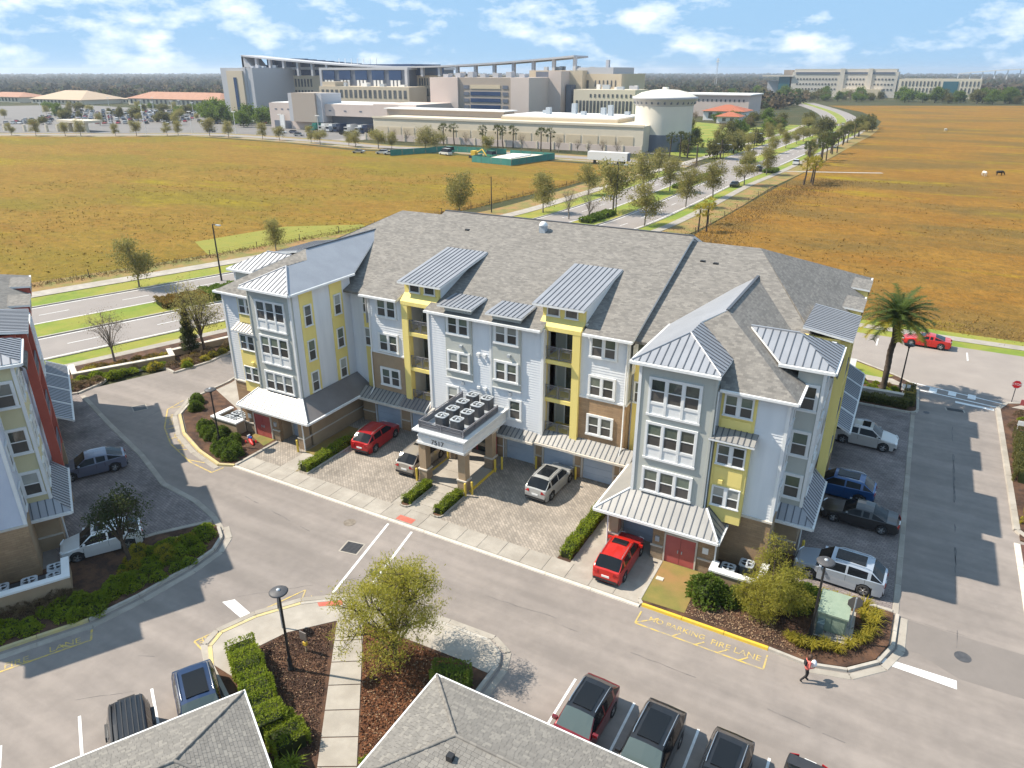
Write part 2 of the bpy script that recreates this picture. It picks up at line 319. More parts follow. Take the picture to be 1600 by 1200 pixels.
for i in range(0, 150):                      # dashed lane lines
    y = -20 + i * 9.2
    if y > 430 or 225 < y < 250: continue
    for o in (-6.9, 6.9):
        a = avenue(y, o - .07); b = avenue(y, o + .07); c = avenue(y + 3.2, o + .07); d = avenue(y + 3.2, o - .07)
        if a and c: mb.face([(*a, -.018), (*b, -.018), (*c, -.018), (*d, -.018)])
tag(mb.build('lane_marking', 'linewhite'), kind='structure')
# hospital road along the far end of the field
HR = [(-460, 165), (-392, 200), (-345, 221), (-306, 246), (-240, 244), (-195, 237), (-155, 240), (-80, 238), (-66, 238)]
def ribbon(name, P, o0, o1, z, m):
    P = catmull(P, 4); n = len(P); a = [P[i] + normal_at(P, i) * o0 for i in range(n)]; b = [P[i] + normal_at(P, i) * o1 for i in range(n)]
    mb = MB().add([(p.x, p.y, z) for p in a] + [(p.x, p.y, z) for p in b], [(i, n + i, n + i + 1, i + 1) for i in range(n - 1)]); return tag(mb.build(name, m), kind='structure')
ribbon('verge', HR, -14, 6, -.06, 'lawn_dry'); ribbon('road', HR, -9.5, -2, -.035, 'road'); ribbon('sidewalk', HR, 1.2, 3.0, -.02, 'concrete')
ribbon('road', [(-43, 238), (-20, 246), (-10, 250)], -1, 1, -.04, 'concrete')
# parking grounds round the hospital
struct('parking_lot', [(-480, 190), (-392, 214), (-340, 236), (-306, 258), (-235, 258), (-235, 300), (-395, 330), (-480, 400), (-700, 430), (-760, 330)], -.065, 'lot')
struct('parking_lot', [(-235, 258), (-222, 252), (-222, 300), (-235, 300)], -.066, 'road')
struct('lawn', [(-76, 265), (-66, 262), (-64, 330), (-66, 420), (-140, 470), (-140, 320)], -.07, 'lawn')
struct('parking_lot', [(-330, 300), (-70, 300), (-70, 270), (-330, 270)], -.075, 'road')
# cross street behind the building and the lot around it
struct('street', [(-62, 75), (140, 75), (140, 89.2), (-66, 89.2)], -.012, 'asphalt_old')
struct('sidewalk', [(-52, 91.3), (140, 91.3), (140, 92.9), (-52, 92.9)], .01, 'concrete')
struct('verge', [(-60, 89.2), (140, 89.2), (140, 94.6), (-60, 94.6)], -.03, 'lawn')
struct('parking_lot', [(-92, -30), (40, -30), (40, 75.5), (-52, 75.5), (-60.5, 52), (-63, 44), (-67, 33), (-80, 2)], 0, 'asphalt')

def kerbs(parent, pts, w=.28, h=.13, seg=3.0, m='kerbstone', yellow=None, ymat='kerbyellow', z0=-.05, closed=False):
    """kerb stones laid end to end along a line; yellow: (from, to) metres painted yellow"""
    P = [Vector(p) for p in pts]
    if closed: P.append(P[0])
    d = 0
    for i in range(len(P) - 1):
        a, b = P[i], P[i + 1]; ln = (b - a).length; k = max(1, round(ln / seg)); t = (b - a) / ln; nn = Vector((t.y, -t.x)) * (w / 2)
        for j in range(k):
            p = a + t * (ln * j / k + .012); q = a + t * (ln * (j + 1) / k - .012); mid = d + ln * (j + .5) / k
            mm = ymat if yellow and yellow[0] <= mid <= yellow[1] else m
            r = nn * .7
            vs = [(*(p - nn), z0), (*(q - nn), z0), (*(q + nn), z0), (*(p + nn), z0), (*(p - r), h), (*(q - r), h), (*(q + r), h), (*(p + r), h)]
            MB().add(vs, [(4, 5, 6, 7), (0, 1, 5, 4), (1, 2, 6, 5), (2, 3, 7, 6), (3, 0, 4, 7)]).build('kerb_stone', mm, parent)
        d += ln
def round_poly(P, r=1.2, k=4):
    o = []; n = len(P)
    for i in range(n):
        a, b, c = Vector(P[i - 1]), Vector(P[i]), Vector(P[(i + 1) % n]); u = (a - b); v = (c - b); rr = min(r, u.length * .45, v.length * .45)
        s = b + u.normalized() * rr; e = b + v.normalized() * rr
        for t in range(k + 1): t /= k; o.append(tuple((1 - t) ** 2 * s + 2 * t * (1 - t) * b + t * t * e))
    return o
def island(poly, m, z=.11, label=None, name='planting_bed'):
    return tag(MB().prism(poly, -.05, z).build(name, m), kind='structure')
# --- front pavement: slabs and white kerb
sw = tag(MB().prism([(-42.2, 31.98), (-9.4, 31.98), (-9.4, 33.62), (-42.2, 33.62)], -.05, .04).build('sidewalk', 'concrete'), kind='structure')
x = -42.0
while x < -9.9:
    MB().prism([(x + .012, 32.13), (x + 1.53, 32.13), (x + 1.53, 33.6), (x + .012, 33.6)], .0, .062).build('slab', 'concrete', sw); x += 1.55
kerbs(sw, [(-42.2, 31.95), (-9.3, 31.95)], .30, .075, 3.1, 'stone')
struct('tactile_mat', [(-26.8, 32.2), (-25.5, 32.2), (-25.5, 32.75), (-26.8, 32.75)], .068, 'redmat')
struct('driveway', [(-37.3, 33.6), (-28.3, 33.6), (-28.3, 44), (-38.9, 44), (-38.9, 41.5), (-37.3, 41.5)], .05, 'pavers')
struct('driveway', [(-24.1, 33.6), (-15.3, 33.6), (-15.3, 40.5), (-13.1, 40.5), (-13.1, 44), (-24.1, 44)], .05, 'pavers')
wk = tag(MB().prism([(-28.3, 33.6), (-24.1, 33.6), (-24.1, 43.4), (-28.3, 43.4)], -.05, .03).build('walkway', 'concrete'), kind='structure')
for i in range(4): MB().prism([(-26.9, 33.62 + i * .93), (-25.05, 33.62 + i * .93), (-25.05, 34.52 + i * .93), (-26.9, 34.52 + i * .93)], 0, .055).build('slab', 'concrete', wk)
for i in range(3): MB().prism([(-28.2, 37.4 + i * 1.9), (-24.2, 37.4 + i * 1.9), (-24.2, 39.28 + i * 1.9), (-28.2, 39.28 + i * 1.9)], 0, .13).build('slab', 'concrete', wk)
kerbs(wk, [(-24.15, 37.5), (-24.15, 41.3)], .2, .16, 2, 'yellowpaint'); kerbs(wk, [(-28.25, 37.9), (-28.25, 41.3)], .2, .16, 2, 'yellowpaint')
for X0 in (-27.65, -24.95):                                 # the two little hedge planters at the entrance
    p = round_poly([(X0 - .05, 33.7), (X0 + .8, 33.7), (X0 + .8, 37.1), (X0 - .05, 37.1)], .38, 3); b = island(p, 'mulch', .09); kerbs(b, p, .14, .14, 2, 'concrete', closed=True)
dr = tag(MB().prism([(-42.2, 33.6), (-38.9, 33.6), (-38.9, 38.2), (-42.2, 38.2)], -.05, .045).build('driveway', 'pavers'), kind='structure')
struct('planting_bed', [(-38.9, 33.62), (-37.3, 33.62), (-37.3, 41.5), (-38.9, 41.5)], .05, 'lawn_dry'); struct('planting_bed', [(-38.9, 33.62), (-37.4, 33.62), (-37.4, 36.2), (-38.9, 36.2)], .055, 'concrete')
kerbs(dr, [(-36.3, 33.7), (-36.3, 39.5)], .14, .14, 3)
d2 = tag(MB().prism([(-13.1, 33.6), (-10.2, 33.6), (-10.2, 38.2), (-13.1, 38.2)], -.05, .045).build('driveway', 'concrete'), kind='structure')
struct('walkway', [(-14.4, 33.62), (-13.1, 33.62), (-13.1, 40.5), (-14.4, 40.5)], .047, 'concrete'); struct('planting_bed', [(-15.3, 33.62), (-14.4, 33.62), (-14.4, 40.5), (-15.3, 40.5)], .05, 'mulch')
struct('walkway', [(-10.2, 32.1), (-9.45, 32.1), (-9.45, 36.55), (-10.2, 36.55)], .066, 'concrete')
# --- right-hand bed with lawn, mulch and transformer
RB = [(-9.4, 32.25), (-2.2, 32.2), (-.2, 32.05), (1.5, 32.6), (2.8, 33.9), (3.35, 35.4), (3.45, 38.2), (-2.3, 38.3), (-2.3, 41), (-6.4, 41), (-6.4, 36.55), (-9.4, 36.55)]
rb = island(RB, 'mulch'); struct('lawn', [(-9.4, 32.4), (-6.85, 32.5), (-6.9, 36.5), (-9.4, 36.5)], .125, 'lawn_dry')
kerbs(rb, [(-9.45, 36.4), (-9.45, 32.4), (-9.2, 32.1), (-2.2, 32.05), (-.2, 31.9), (1.6, 32.45), (2.95, 33.8), (3.55, 35.4), (3.65, 38.2)], .24, .15, 2.6, yellow=(4.3, 11.6), ymat='yellowpaint')
kerbs(rb, [(-.2, 31.55), (1.8, 32.1), (3.25, 33.55), (3.95, 35.3), (4.0, 38.1)], .5, .03, 2.6, 'concrete'); kerbs(rb, [(-1.9, 38.42), (3.4, 38.42)], .3, .09, 2.6)
struct('pad', [(-.5, 34.2), (1.6, 34.2), (1.6, 37.2), (-.5, 37.2)], .14, 'concrete')
rl = tag(MB().prism([(-2.4, 38.5), (3.35, 38.5), (3.35, 67.6), (-2.4, 67.6)], -.05, .02).build('driveway', 'pavers_p'), kind='structure')
kerbs(rl, [(3.55, 38.3), (3.55, 67.4)], .42, .035, 3.0, 'concrete')
HP = round_poly([(-3, 67.7), (3.9, 67.7), (3.75, 74.6), (2.0, 76.4), (-3, 79.8)], 1.0, 4); hp = island(HP, 'mulch'); kerbs(hp, HP, .3, .15, 2.5, closed=True)
struct('lawn', [(-2.8, 75.4), (.6, 75.2), (1.6, 76.2), (-2.8, 79.2)], .13, 'lawn'); struct('sidewalk', [(-3, 73.9), (3.0, 73.9), (1.5, 75.4), (-3, 75.4)], .127, 'concrete')
# --- beyond the right-hand drive
PR = [(10.3, 49.8), (40, 50.5), (40, 74.8), (12.6, 74.8), (11.2, 74.2), (10.4, 72.5)]; pr = island(PR, 'mulch'); kerbs(pr, [(40, 49.9), (11.2, 49.7), (10.2, 51), (10.25, 72.4), (11.0, 74.2), (12.5, 75.0), (40, 75.0)], .5, .14, 2.6, 'concrete')
struct('sidewalk', [(11.3, 73.2), (40, 73.2), (40, 74.7), (12.6, 74.7)], .125, 'concrete')
pl = tag(MB().prism([(10.3, 20), (40, 20), (40, 49.4), (10.3, 49.4)], -.05, .02).build('driveway', 'paver_red'), kind='structure'); kerbs(pl, [(10.1, 30), (10.1, 49.4)], .45, .035, 2.6, 'stone')
for x0 in (13, 16.2, 19.4): struct('bay_marking', [(x0, 42), (x0 + .12, 42), (x0 + .12, 47.5), (x0, 47.5)], .03, 'linewhite')
# --- left island with the curved fire lane
LI = [(-42.25, 31.85), (-43.3, 31.65), (-46.5, 32.5), (-50, 33.9), (-53.3, 36.1), (-55.2, 39.2), (-55.3, 43.1), (-56.3, 47), (-55, 56), (-51, 66), (-48.3, 70), (-48.3, 38), (-45.6, 36.6), (-42.25, 36.6)]
li = island(LI, 'mulch'); kerbs(li, [(-42.1, 36.4), (-42.1, 32.0), (-43.3, 31.5), (-46.55, 32.3), (-50.1, 33.7), (-53.5, 35.95), (-55.45, 39.15), (-55.6, 43.1), (-56.55, 47), (-55.2, 56)], .3, .15, 2.4, yellow=(5, 16))
kerbs(li, [(-43.1, 31.1), (-46.7, 31.9), (-50.3, 33.3), (-53.8, 35.65), (-55.9, 39.0)], .5, .03, 2.4, 'concrete')
struct('walkway', [(-55, 41.2), (-48.4, 38.6), (-48.4, 69), (-51, 65), (-54.8, 56), (-56.1, 47), (-55.1, 43.1)], .125, 'concrete')
struct('lawn', [(-45.2, 36.5), (-42.5, 36.5), (-42.5, 35.3), (-44.3, 35.9)], .125, 'lawn_dry')
# --- bottom island with the big tree
BI = [(-24.4, 15.9), (-26.9, 17.0), (-28.1, 17.9), (-28.4, 18.9), (-27.7, 20.7), (-26.3, 22.7), (-24.4, 24.2), (-22.1, 24.85), (-18.1, 25.3), (-15.5, 25.4), (-14.5, 24.9), (-14.15, 24.2), (-14.2, 18), (-12, 9), (-19, 9), (-21.5, 14.2)]
bi = island(BI, 'mulch'); kerbs(bi, BI[:13], .28, .15, 2.4, yellow=(2.5, 10))
kerbs(bi, [(-27.2, 17.0), (-28.6, 17.9), (-28.85, 18.95), (-28.1, 20.95), (-26.6, 23.05), (-24.55, 24.6), (-22.2, 25.25), (-18.1, 25.7), (-15.3, 25.8), (-14.1, 25.2), (-13.7, 24.1), (-13.7, 19)], .45, .03, 2.4, 'concrete')
sb = tag(MB().prism([(-26.9, 17.1), (-28.05, 17.95), (-28.35, 18.9), (-27.65, 20.7), (-26.25, 22.65), (-24.35, 24.15), (-22.1, 24.8), (-18.1, 25.25), (-15.5, 25.35), (-14.55, 24.85), (-14.25, 24.2), (-14.3, 23.4), (-14.9, 23.4), (-16.2, 23.5), (-20.5, 23.3), (-22.3, 23.25), (-23.6, 22.55), (-25.3, 20.6), (-25.9, 19.0), (-25.3, 17.0)], 0, .13).build('sidewalk', 'concrete'), kind='structure')
struct('tactile_mat', [(-25.2, 23.0), (-24.1, 23.75), (-24.4, 24.05), (-25.5, 23.2)], .14, 'redmat')
a0, a1, b0, b1 = Vector((-23.5, 22.6)), Vector((-18.1, 15.2)), Vector((-22.3, 23.4)), Vector((-16.6, 16.05))
for i in range(8):                                   # slabs of the path
    t0, t1 = i / 6 + .003, (i + 1) / 6 - .003; q = [a0.lerp(a1, t0), b0.lerp(b1, t0), b0.lerp(b1, t1), a0.lerp(a1, t1)]; MB().prism(q, 0, .136).build('slab', 'concrete', sb)
struct('leaf_litter', [(-22.0, 23.1), (-20.3, 23.15), (-16.0, 23.3), (-14.8, 22.8), (-14.7, 18), (-15.5, 15.5), (-16.6, 16.2)], .118, 'leaflitter')
# --- the plot of the left-hand building
LL = [(-66.5, 34.6), (-65.1, 34.1), (-57.4, 31.6), (-49.9, 29.35), (-44.6, 27.35), (-40.7, 26.95), (-37.9, 26.2), (-37.4, 25.9), (-39.3, 23.2), (-42.0, 18.3), (-45, 19.5), (-67, 31.5)]
ll = tag(MB().prism(LL, -.05, .02).build('driveway', 'pavers_p'), kind='structure')
kerbs(ll, [(-65.1, 34.35), (-57.6, 31.9), (-50.1, 29.65), (-44.7, 27.6), (-40.8, 27.2), (-38.0, 26.45), (-36.1, 25.6)], .5, .035, 3, 'concrete')
LB = [(-42.0, 18.1), (-39.4, 23.05), (-37.4, 25.75), (-36.6, 25.7), (-35.5, 25.0), (-34.85, 23.8), (-34.75, 21.8), (-35.1, 18.7), (-35.7, 16.05), (-36.9, 13.9), (-37.7, 12.4), (-42, 4), (-46, 8)]
lb = island(LB, 'mulch'); kerbs(lb, [(-42.1, 18.2), (-39.5, 23.2), (-37.5, 25.95)], .4, .14, 2.5, 'concrete'); kerbs(lb, LB[3:12], .28, .15, 2.5, yellow=(10.8, 26))
kerbs(lb, [(-36.2, 26.0), (-35.0, 25.2), (-34.3, 23.9), (-34.2, 21.8), (-34.55, 18.6), (-35.15, 15.9), (-36.4, 13.6), (-37.2, 12.1), (-41.5, 3.7)], .5, .03, 2.5, 'concrete')
# --- planters along the avenue
NP = [(-76, 22), (-70, 30), (-67.4, 32.8), (-65.9, 34.4), (-66.2, 36.9), (-67.0, 38.2), (-65.9, 41.2), (-64.2, 42.6), (-62.3, 42.2), (-61.6, 46), (-62, 49), (-60, 56), (-66.3, 57), (-73, 37.4)]
npb = island(NP, 'mulch'); kerbs(npb, NP[1:12], .3, .15, 2.5)
def low_wall(pts, h=.75, w=.4, label='', m='stone'):
    t = thing('retaining_wall', label, 'wall', (pts[0][0], pts[0][1], 0), 0)
    P = [Vector(p) for p in pts]
    for i in range(len(P) - 1):
        a, b = P[i], P[i + 1]; d = (b - a).normalized(); nn = Vector((d.y, -d.x)); e = d * (w / 2)
        def q(k, ex): return [a - nn * k - e * ex, b - nn * k + e * ex, b + nn * k + e * ex, a + nn * k - e * ex]
        MB().prism([tuple(p) for p in q(w / 2, .98 + .02 * i)], .0, h).build('wall_panel', m, t); MB().prism([tuple(p) for p in q(w / 2 + .06, 1.1 + .03 * i)], h, h + .09 + .004 * i, bottom=True).build('coping', 'stone', t)
    return t
low_wall([(-71.4, 37.3), (-69.1, 36.2), (-64.9, 44.1), (-66.7, 45.1)], label='pale retaining wall with returns around the rust shrub bed', m='tan')
low_wall([(-66.3, 45.3), (-62.2, 57)], label='pale retaining wall running behind the dark conifer', m='tan'); low_wall([(-77, 22), (-71.6, 37.0)], .5, label='pale low wall ending at the return of the rust shrub bed', m='tan')
low_wall([(-2.6, 70.5), (2.4, 70.5)], .55, label='pale low wall between hedges at the foot of the date palm')
# --- paint on the asphalt
def mark(name, poly, m='linewhite', z=.008, par=None):
    o = MB().face([(p[0], p[1], z) for p in poly]).build(name, m, par); return tag(o, kind='structure') if not par else o
LZ = [0]
def line(a, b, w, m='linewhite', z=.008, name='road_marking', par=None):
    LZ[0] = (LZ[0] + 1) % 9; z += LZ[0] * .0007
    a, b = Vector(a), Vector(b); d = (b - a).normalized(); n = Vector((d.y, -d.x)) * w / 2; return mark(name, [a - n, b - n, b + n, a + n], m, z, par)
line((-26.93, 31.55), (-25.42, 24.4), .16); line((-24.98, 31.55), (-23.9, 26.2), .16)
mark('stop_bar', [(-30.45, 20.7), (-30.0, 21.2), (-27.45, 20.62), (-27.6, 20.1)]); mark('stop_bar', [(2.87, 34.35), (6.5, 34.4), (6.5, 33.78), (2.9, 33.93)])
for x0 in (-10.28, -7.18, -4.04, -.86, 2.3): line((x0, 25.3), (x0 - .05, 20), .12, name='bay_marking')
for i in range(4):
    a = Vector((-28.4, 14.6)) + Vector((-1.55, -2.72)) * (i - 0); line(a, a + Vector((4.6, -2.65)), .13, name='bay_marking')
line((3.0, 75.6), (11.0, 74.0), .18, name='crosswalk'); line((3.9, 73.9), (10.2, 72.9), .2, name='crosswalk')
for x0 in (4.7, 6.3, 7.9): mark('crosswalk', [(x0, 73.9), (x0 + .65, 73.8), (x0 + .75, 74.95), (x0 + .1, 75.05)], z=.01)
mark('stop_bar', [(6.9, 72.2), (9.95, 71.9), (9.95, 72.35), (6.9, 72.65)])
for a, b in (((-.6, 85.4), (-.6, 88.0)), ((8.2, 84.9), (8.2, 87.6)), ((16.5, 85), (16.5, 87.6))): line(a, b, .14, name='bay_marking', z=-.004)
FM = {}
def text_mesh(txt, size, m, th=0):
    cu = bpy.data.curves.new('lettering', 'FONT'); cu.body = txt; cu.size = size; cu.align_x = 'CENTER'; cu.align_y = 'CENTER'; cu.extrude = th
    o = bpy.data.objects.new('lettering', cu); C.objects.link(o); dg = bpy.context.evaluated_depsgraph_get(); me = bpy.data.meshes.new_from_object(o.evaluated_get(dg)); bpy.data.objects.remove(o)
    me.materials.clear(); me.materials.append(MT[m]); return me
def letter(txt, size, loc, rz, m='lineyellow', z=.009, sx=1.):
    o = inst('lettering', text_mesh(txt, size, m), None, (loc[0], loc[1], z), rz, (sx, 1, 1)); return tag(o, kind='structure')
for a, b in (((-9.05, 31.6), (-9.05, 30.55)), ((-9.05, 30.55), (-2.15, 30.5)), ((-2.15, 30.5), (-2.15, 31.6)), ((-9.05, 30.6), (-8.0, 31.5)), ((-7.0, 30.5), (-6.6, 30.95)), ((-5.7, 30.5), (-5.3, 30.95)), ((-4.5, 30.5), (-4.1, 30.95)), ((-3.4, 30.5), (-3.0, 30.95))): line(a, b, .09, 'lineyellow')
letter('NO PARKING', .52, (-6.9, 31.25), R(180) * 0, sx=1.0); letter('FIRE LANE', .58, (-3.7, 31.15), 0, sx=1.0)
fl = Vector((-2.1, -3.85)).normalized()
A, B = Vector((-27.0, 23.8)), Vector((-29.25, 17.8))
for a, b in ((A, B), (A, (-26.5, 22.95)), (B, (-27.95, 17.5)), ((-27.7, 22.0), (-27.2, 22.1)), ((-28.0, 21.1), (-27.6, 21.3)), ((-28.95, 18.7), (-28.2, 19.4))): line(a, b, .09, 'lineyellow')
letter('FIRE LANE', .55, (-28.5, 19.05), R(244)); letter('NO PARKING', .5, (-27.05, 22.3), R(236))
line((-34.9, 15.7), (-34.2, 15.2), .11, 'lineyellow'); line((-34.2, 15.2), (-39, 6.2), .11, 'lineyellow'); line((-34.6, 14.4), (-35.2, 14.2), .11, 'lineyellow'); letter('FIRE', .62, (-36.05, 12.35), R(61)); letter('LANE', .62, (-35.05, 14.3), R(61))
FC = [(-54.3, 37.4), (-54.3, 36.0), (-52.2, 34.0), (-49.6, 32.4), (-45.7, 30.95), (-42.8, 30.6), (-42.6, 31.4)]
FC = [(-55.9, 38.2), (-55.5, 36.2), (-52.6, 33.7), (-49.6, 32.0), (-45.7, 30.75), (-42.9, 30.45), (-42.7, 31.4)]
for i in range(len(FC) - 1): line(FC[i], FC[i + 1], .11, 'lineyellow')
for a, b in (((-55.4, 36.6), (-54.9, 37.3)), ((-54, 34.9), (-53.5, 35.5)), ((-52.2, 33.5), (-51.8, 34.2)), ((-50.4, 32.5), (-50.1, 33.2)), ((-48.2, 31.6), (-47.6, 32.0)), ((-46.2, 30.9), (-44.6, 31.2))): line(a, b, .1, 'lineyellow')
letter('FIRE LANE', .5, (-53.4, 35.0), R(-41)); letter('NO PARKING', .5, (-49.5, 32.75), R(-24))
# crack sealant, patches and covers in the asphalt
rs = random.Random(3)
def crack(a, b, w=.05, wob=.035):
    a, b = Vector(a), Vector(b); n = max(3, int((b - a).length / .5)); P = [a.lerp(b, i / n) + Vector((rs.uniform(-wob, wob), rs.uniform(-wob, wob))) for i in range(n + 1)]; mb = MB()
    for i in range(n):
        if noise.noise(Vector((P[i].x * .35, P[i].y * .35, 1.7))) < -.02: continue
        d = (P[i + 1] - P[i]).normalized(); nn = Vector((d.y, -d.x)); w0, w1 = w * rs.uniform(.05, .55), w * rs.uniform(.05, .55)
        mb.face([(*(P[i] - nn * w0), .006), (*(P[i + 1] - nn * w1), .006), (*(P[i + 1] + nn * w1), .006), (*(P[i] + nn * w0), .006)])
    if mb.v: tag(mb.build('crack_sealant', 'sealant'), kind='structure')
for a, b, w in (((-38, 29.3), (-33, 28.6), .06), ((-32, 28.5), (-29.5, 28.1), .05), ((-21, 28.2), (-13, 28.8), .045), ((-12.5, 28.4), (-5, 28.3), .05), ((-4, 28.2), (2, 27.8), .04), ((6.55, 36), (6.6, 69.5), .06), ((6.6, 45), (6.65, 62), .12), ((-31.5, 12), (-27, 15.8), .03), ((-33.4, 20.4), (-30.6, 19.0), .04), ((-31, 15.7), (-29.7, 16.3), .05), ((-56, 36), (-55.5, 33), .08), ((3.9, 38.2), (9.9, 38.2), .03), ((-30, 21.5), (-22, 29), .025), ((-52, 31), (-50, 29.8), .06)): crack(a, b, w)
for p in ([(3.8, 36.5), (5.6, 36.4), (5.6, 35.6), (3.9, 35.5)], [(8.2, 36.3), (10, 36.4), (10.2, 34.9), (8.2, 34.8)], [(3.8, 38.1), (10, 38.1), (10, 34.7), (6.6, 34.6), (3.9, 36)]): mark('asphalt_patch', p, 'asphalt_patch', .003 if len(p) == 5 else .005)
def cover(x, y, r, m, label):
    mb = MB().lathe([(r, 0.0), (r, .012), (r * .9, .012), (r * .88, .006), (.001, .006)], (x, y), 20, smooth=False); tag(mb.build('manhole_cover', m), label, 'manhole cover')
cover(-29.3, 30.4, .42, 'bark_pale', 'rusty brown round manhole cover in the asphalt by the crosswalk'); cover(6.8, 36.4, .4, 'dark', 'dark round manhole cover beside the darker asphalt patches'); cover(-24.55, 27.1, .3, 'dark', 'small dark round cover beside the crosswalk line'); cover(4.6, 68.6, .25, 'dark', 'small dark cover in the drive before the stop bar')
def grate(c, u, v, label):
    t = thing('storm_drain', label, 'drain', (c[0], c[1], 0)); c = Vector(c); u = Vector(u); v = Vector(v)
    def q(k): return [tuple(c + u * a * k + v * b * k) for a, b in ((-1, -1), (1, -1), (1, 1), (-1, 1))]
    MB().prism(q(1.2), -.02, .012).build('frame', 'concrete', t); MB().prism(q(1), -.02, .018).build('pan', 'black', t)
    for i in range(9):
        k = -0.9 + i * .225; a = c + v * k; MB().prism([tuple(a - u * .95 - v * .05), tuple(a + u * .95 - v * .05), tuple(a + u * .95 + v * .05), tuple(a - u * .95 + v * .05)], .01, .03).build('bar', 'dark', t)
grate((-27.3, 28.3), (.55, .1), (-.1, .5), 'square storm drain grate in the asphalt beside the crosswalk'); grate((6.85, 70.4), (.65, .05), (-.05, .3), 'dark storm drain grate before the stop bar'); grate((-58.0, 35.2), (.5, -.25), (.25, .45), 'storm drain grate in the drive by the left-hand lot')
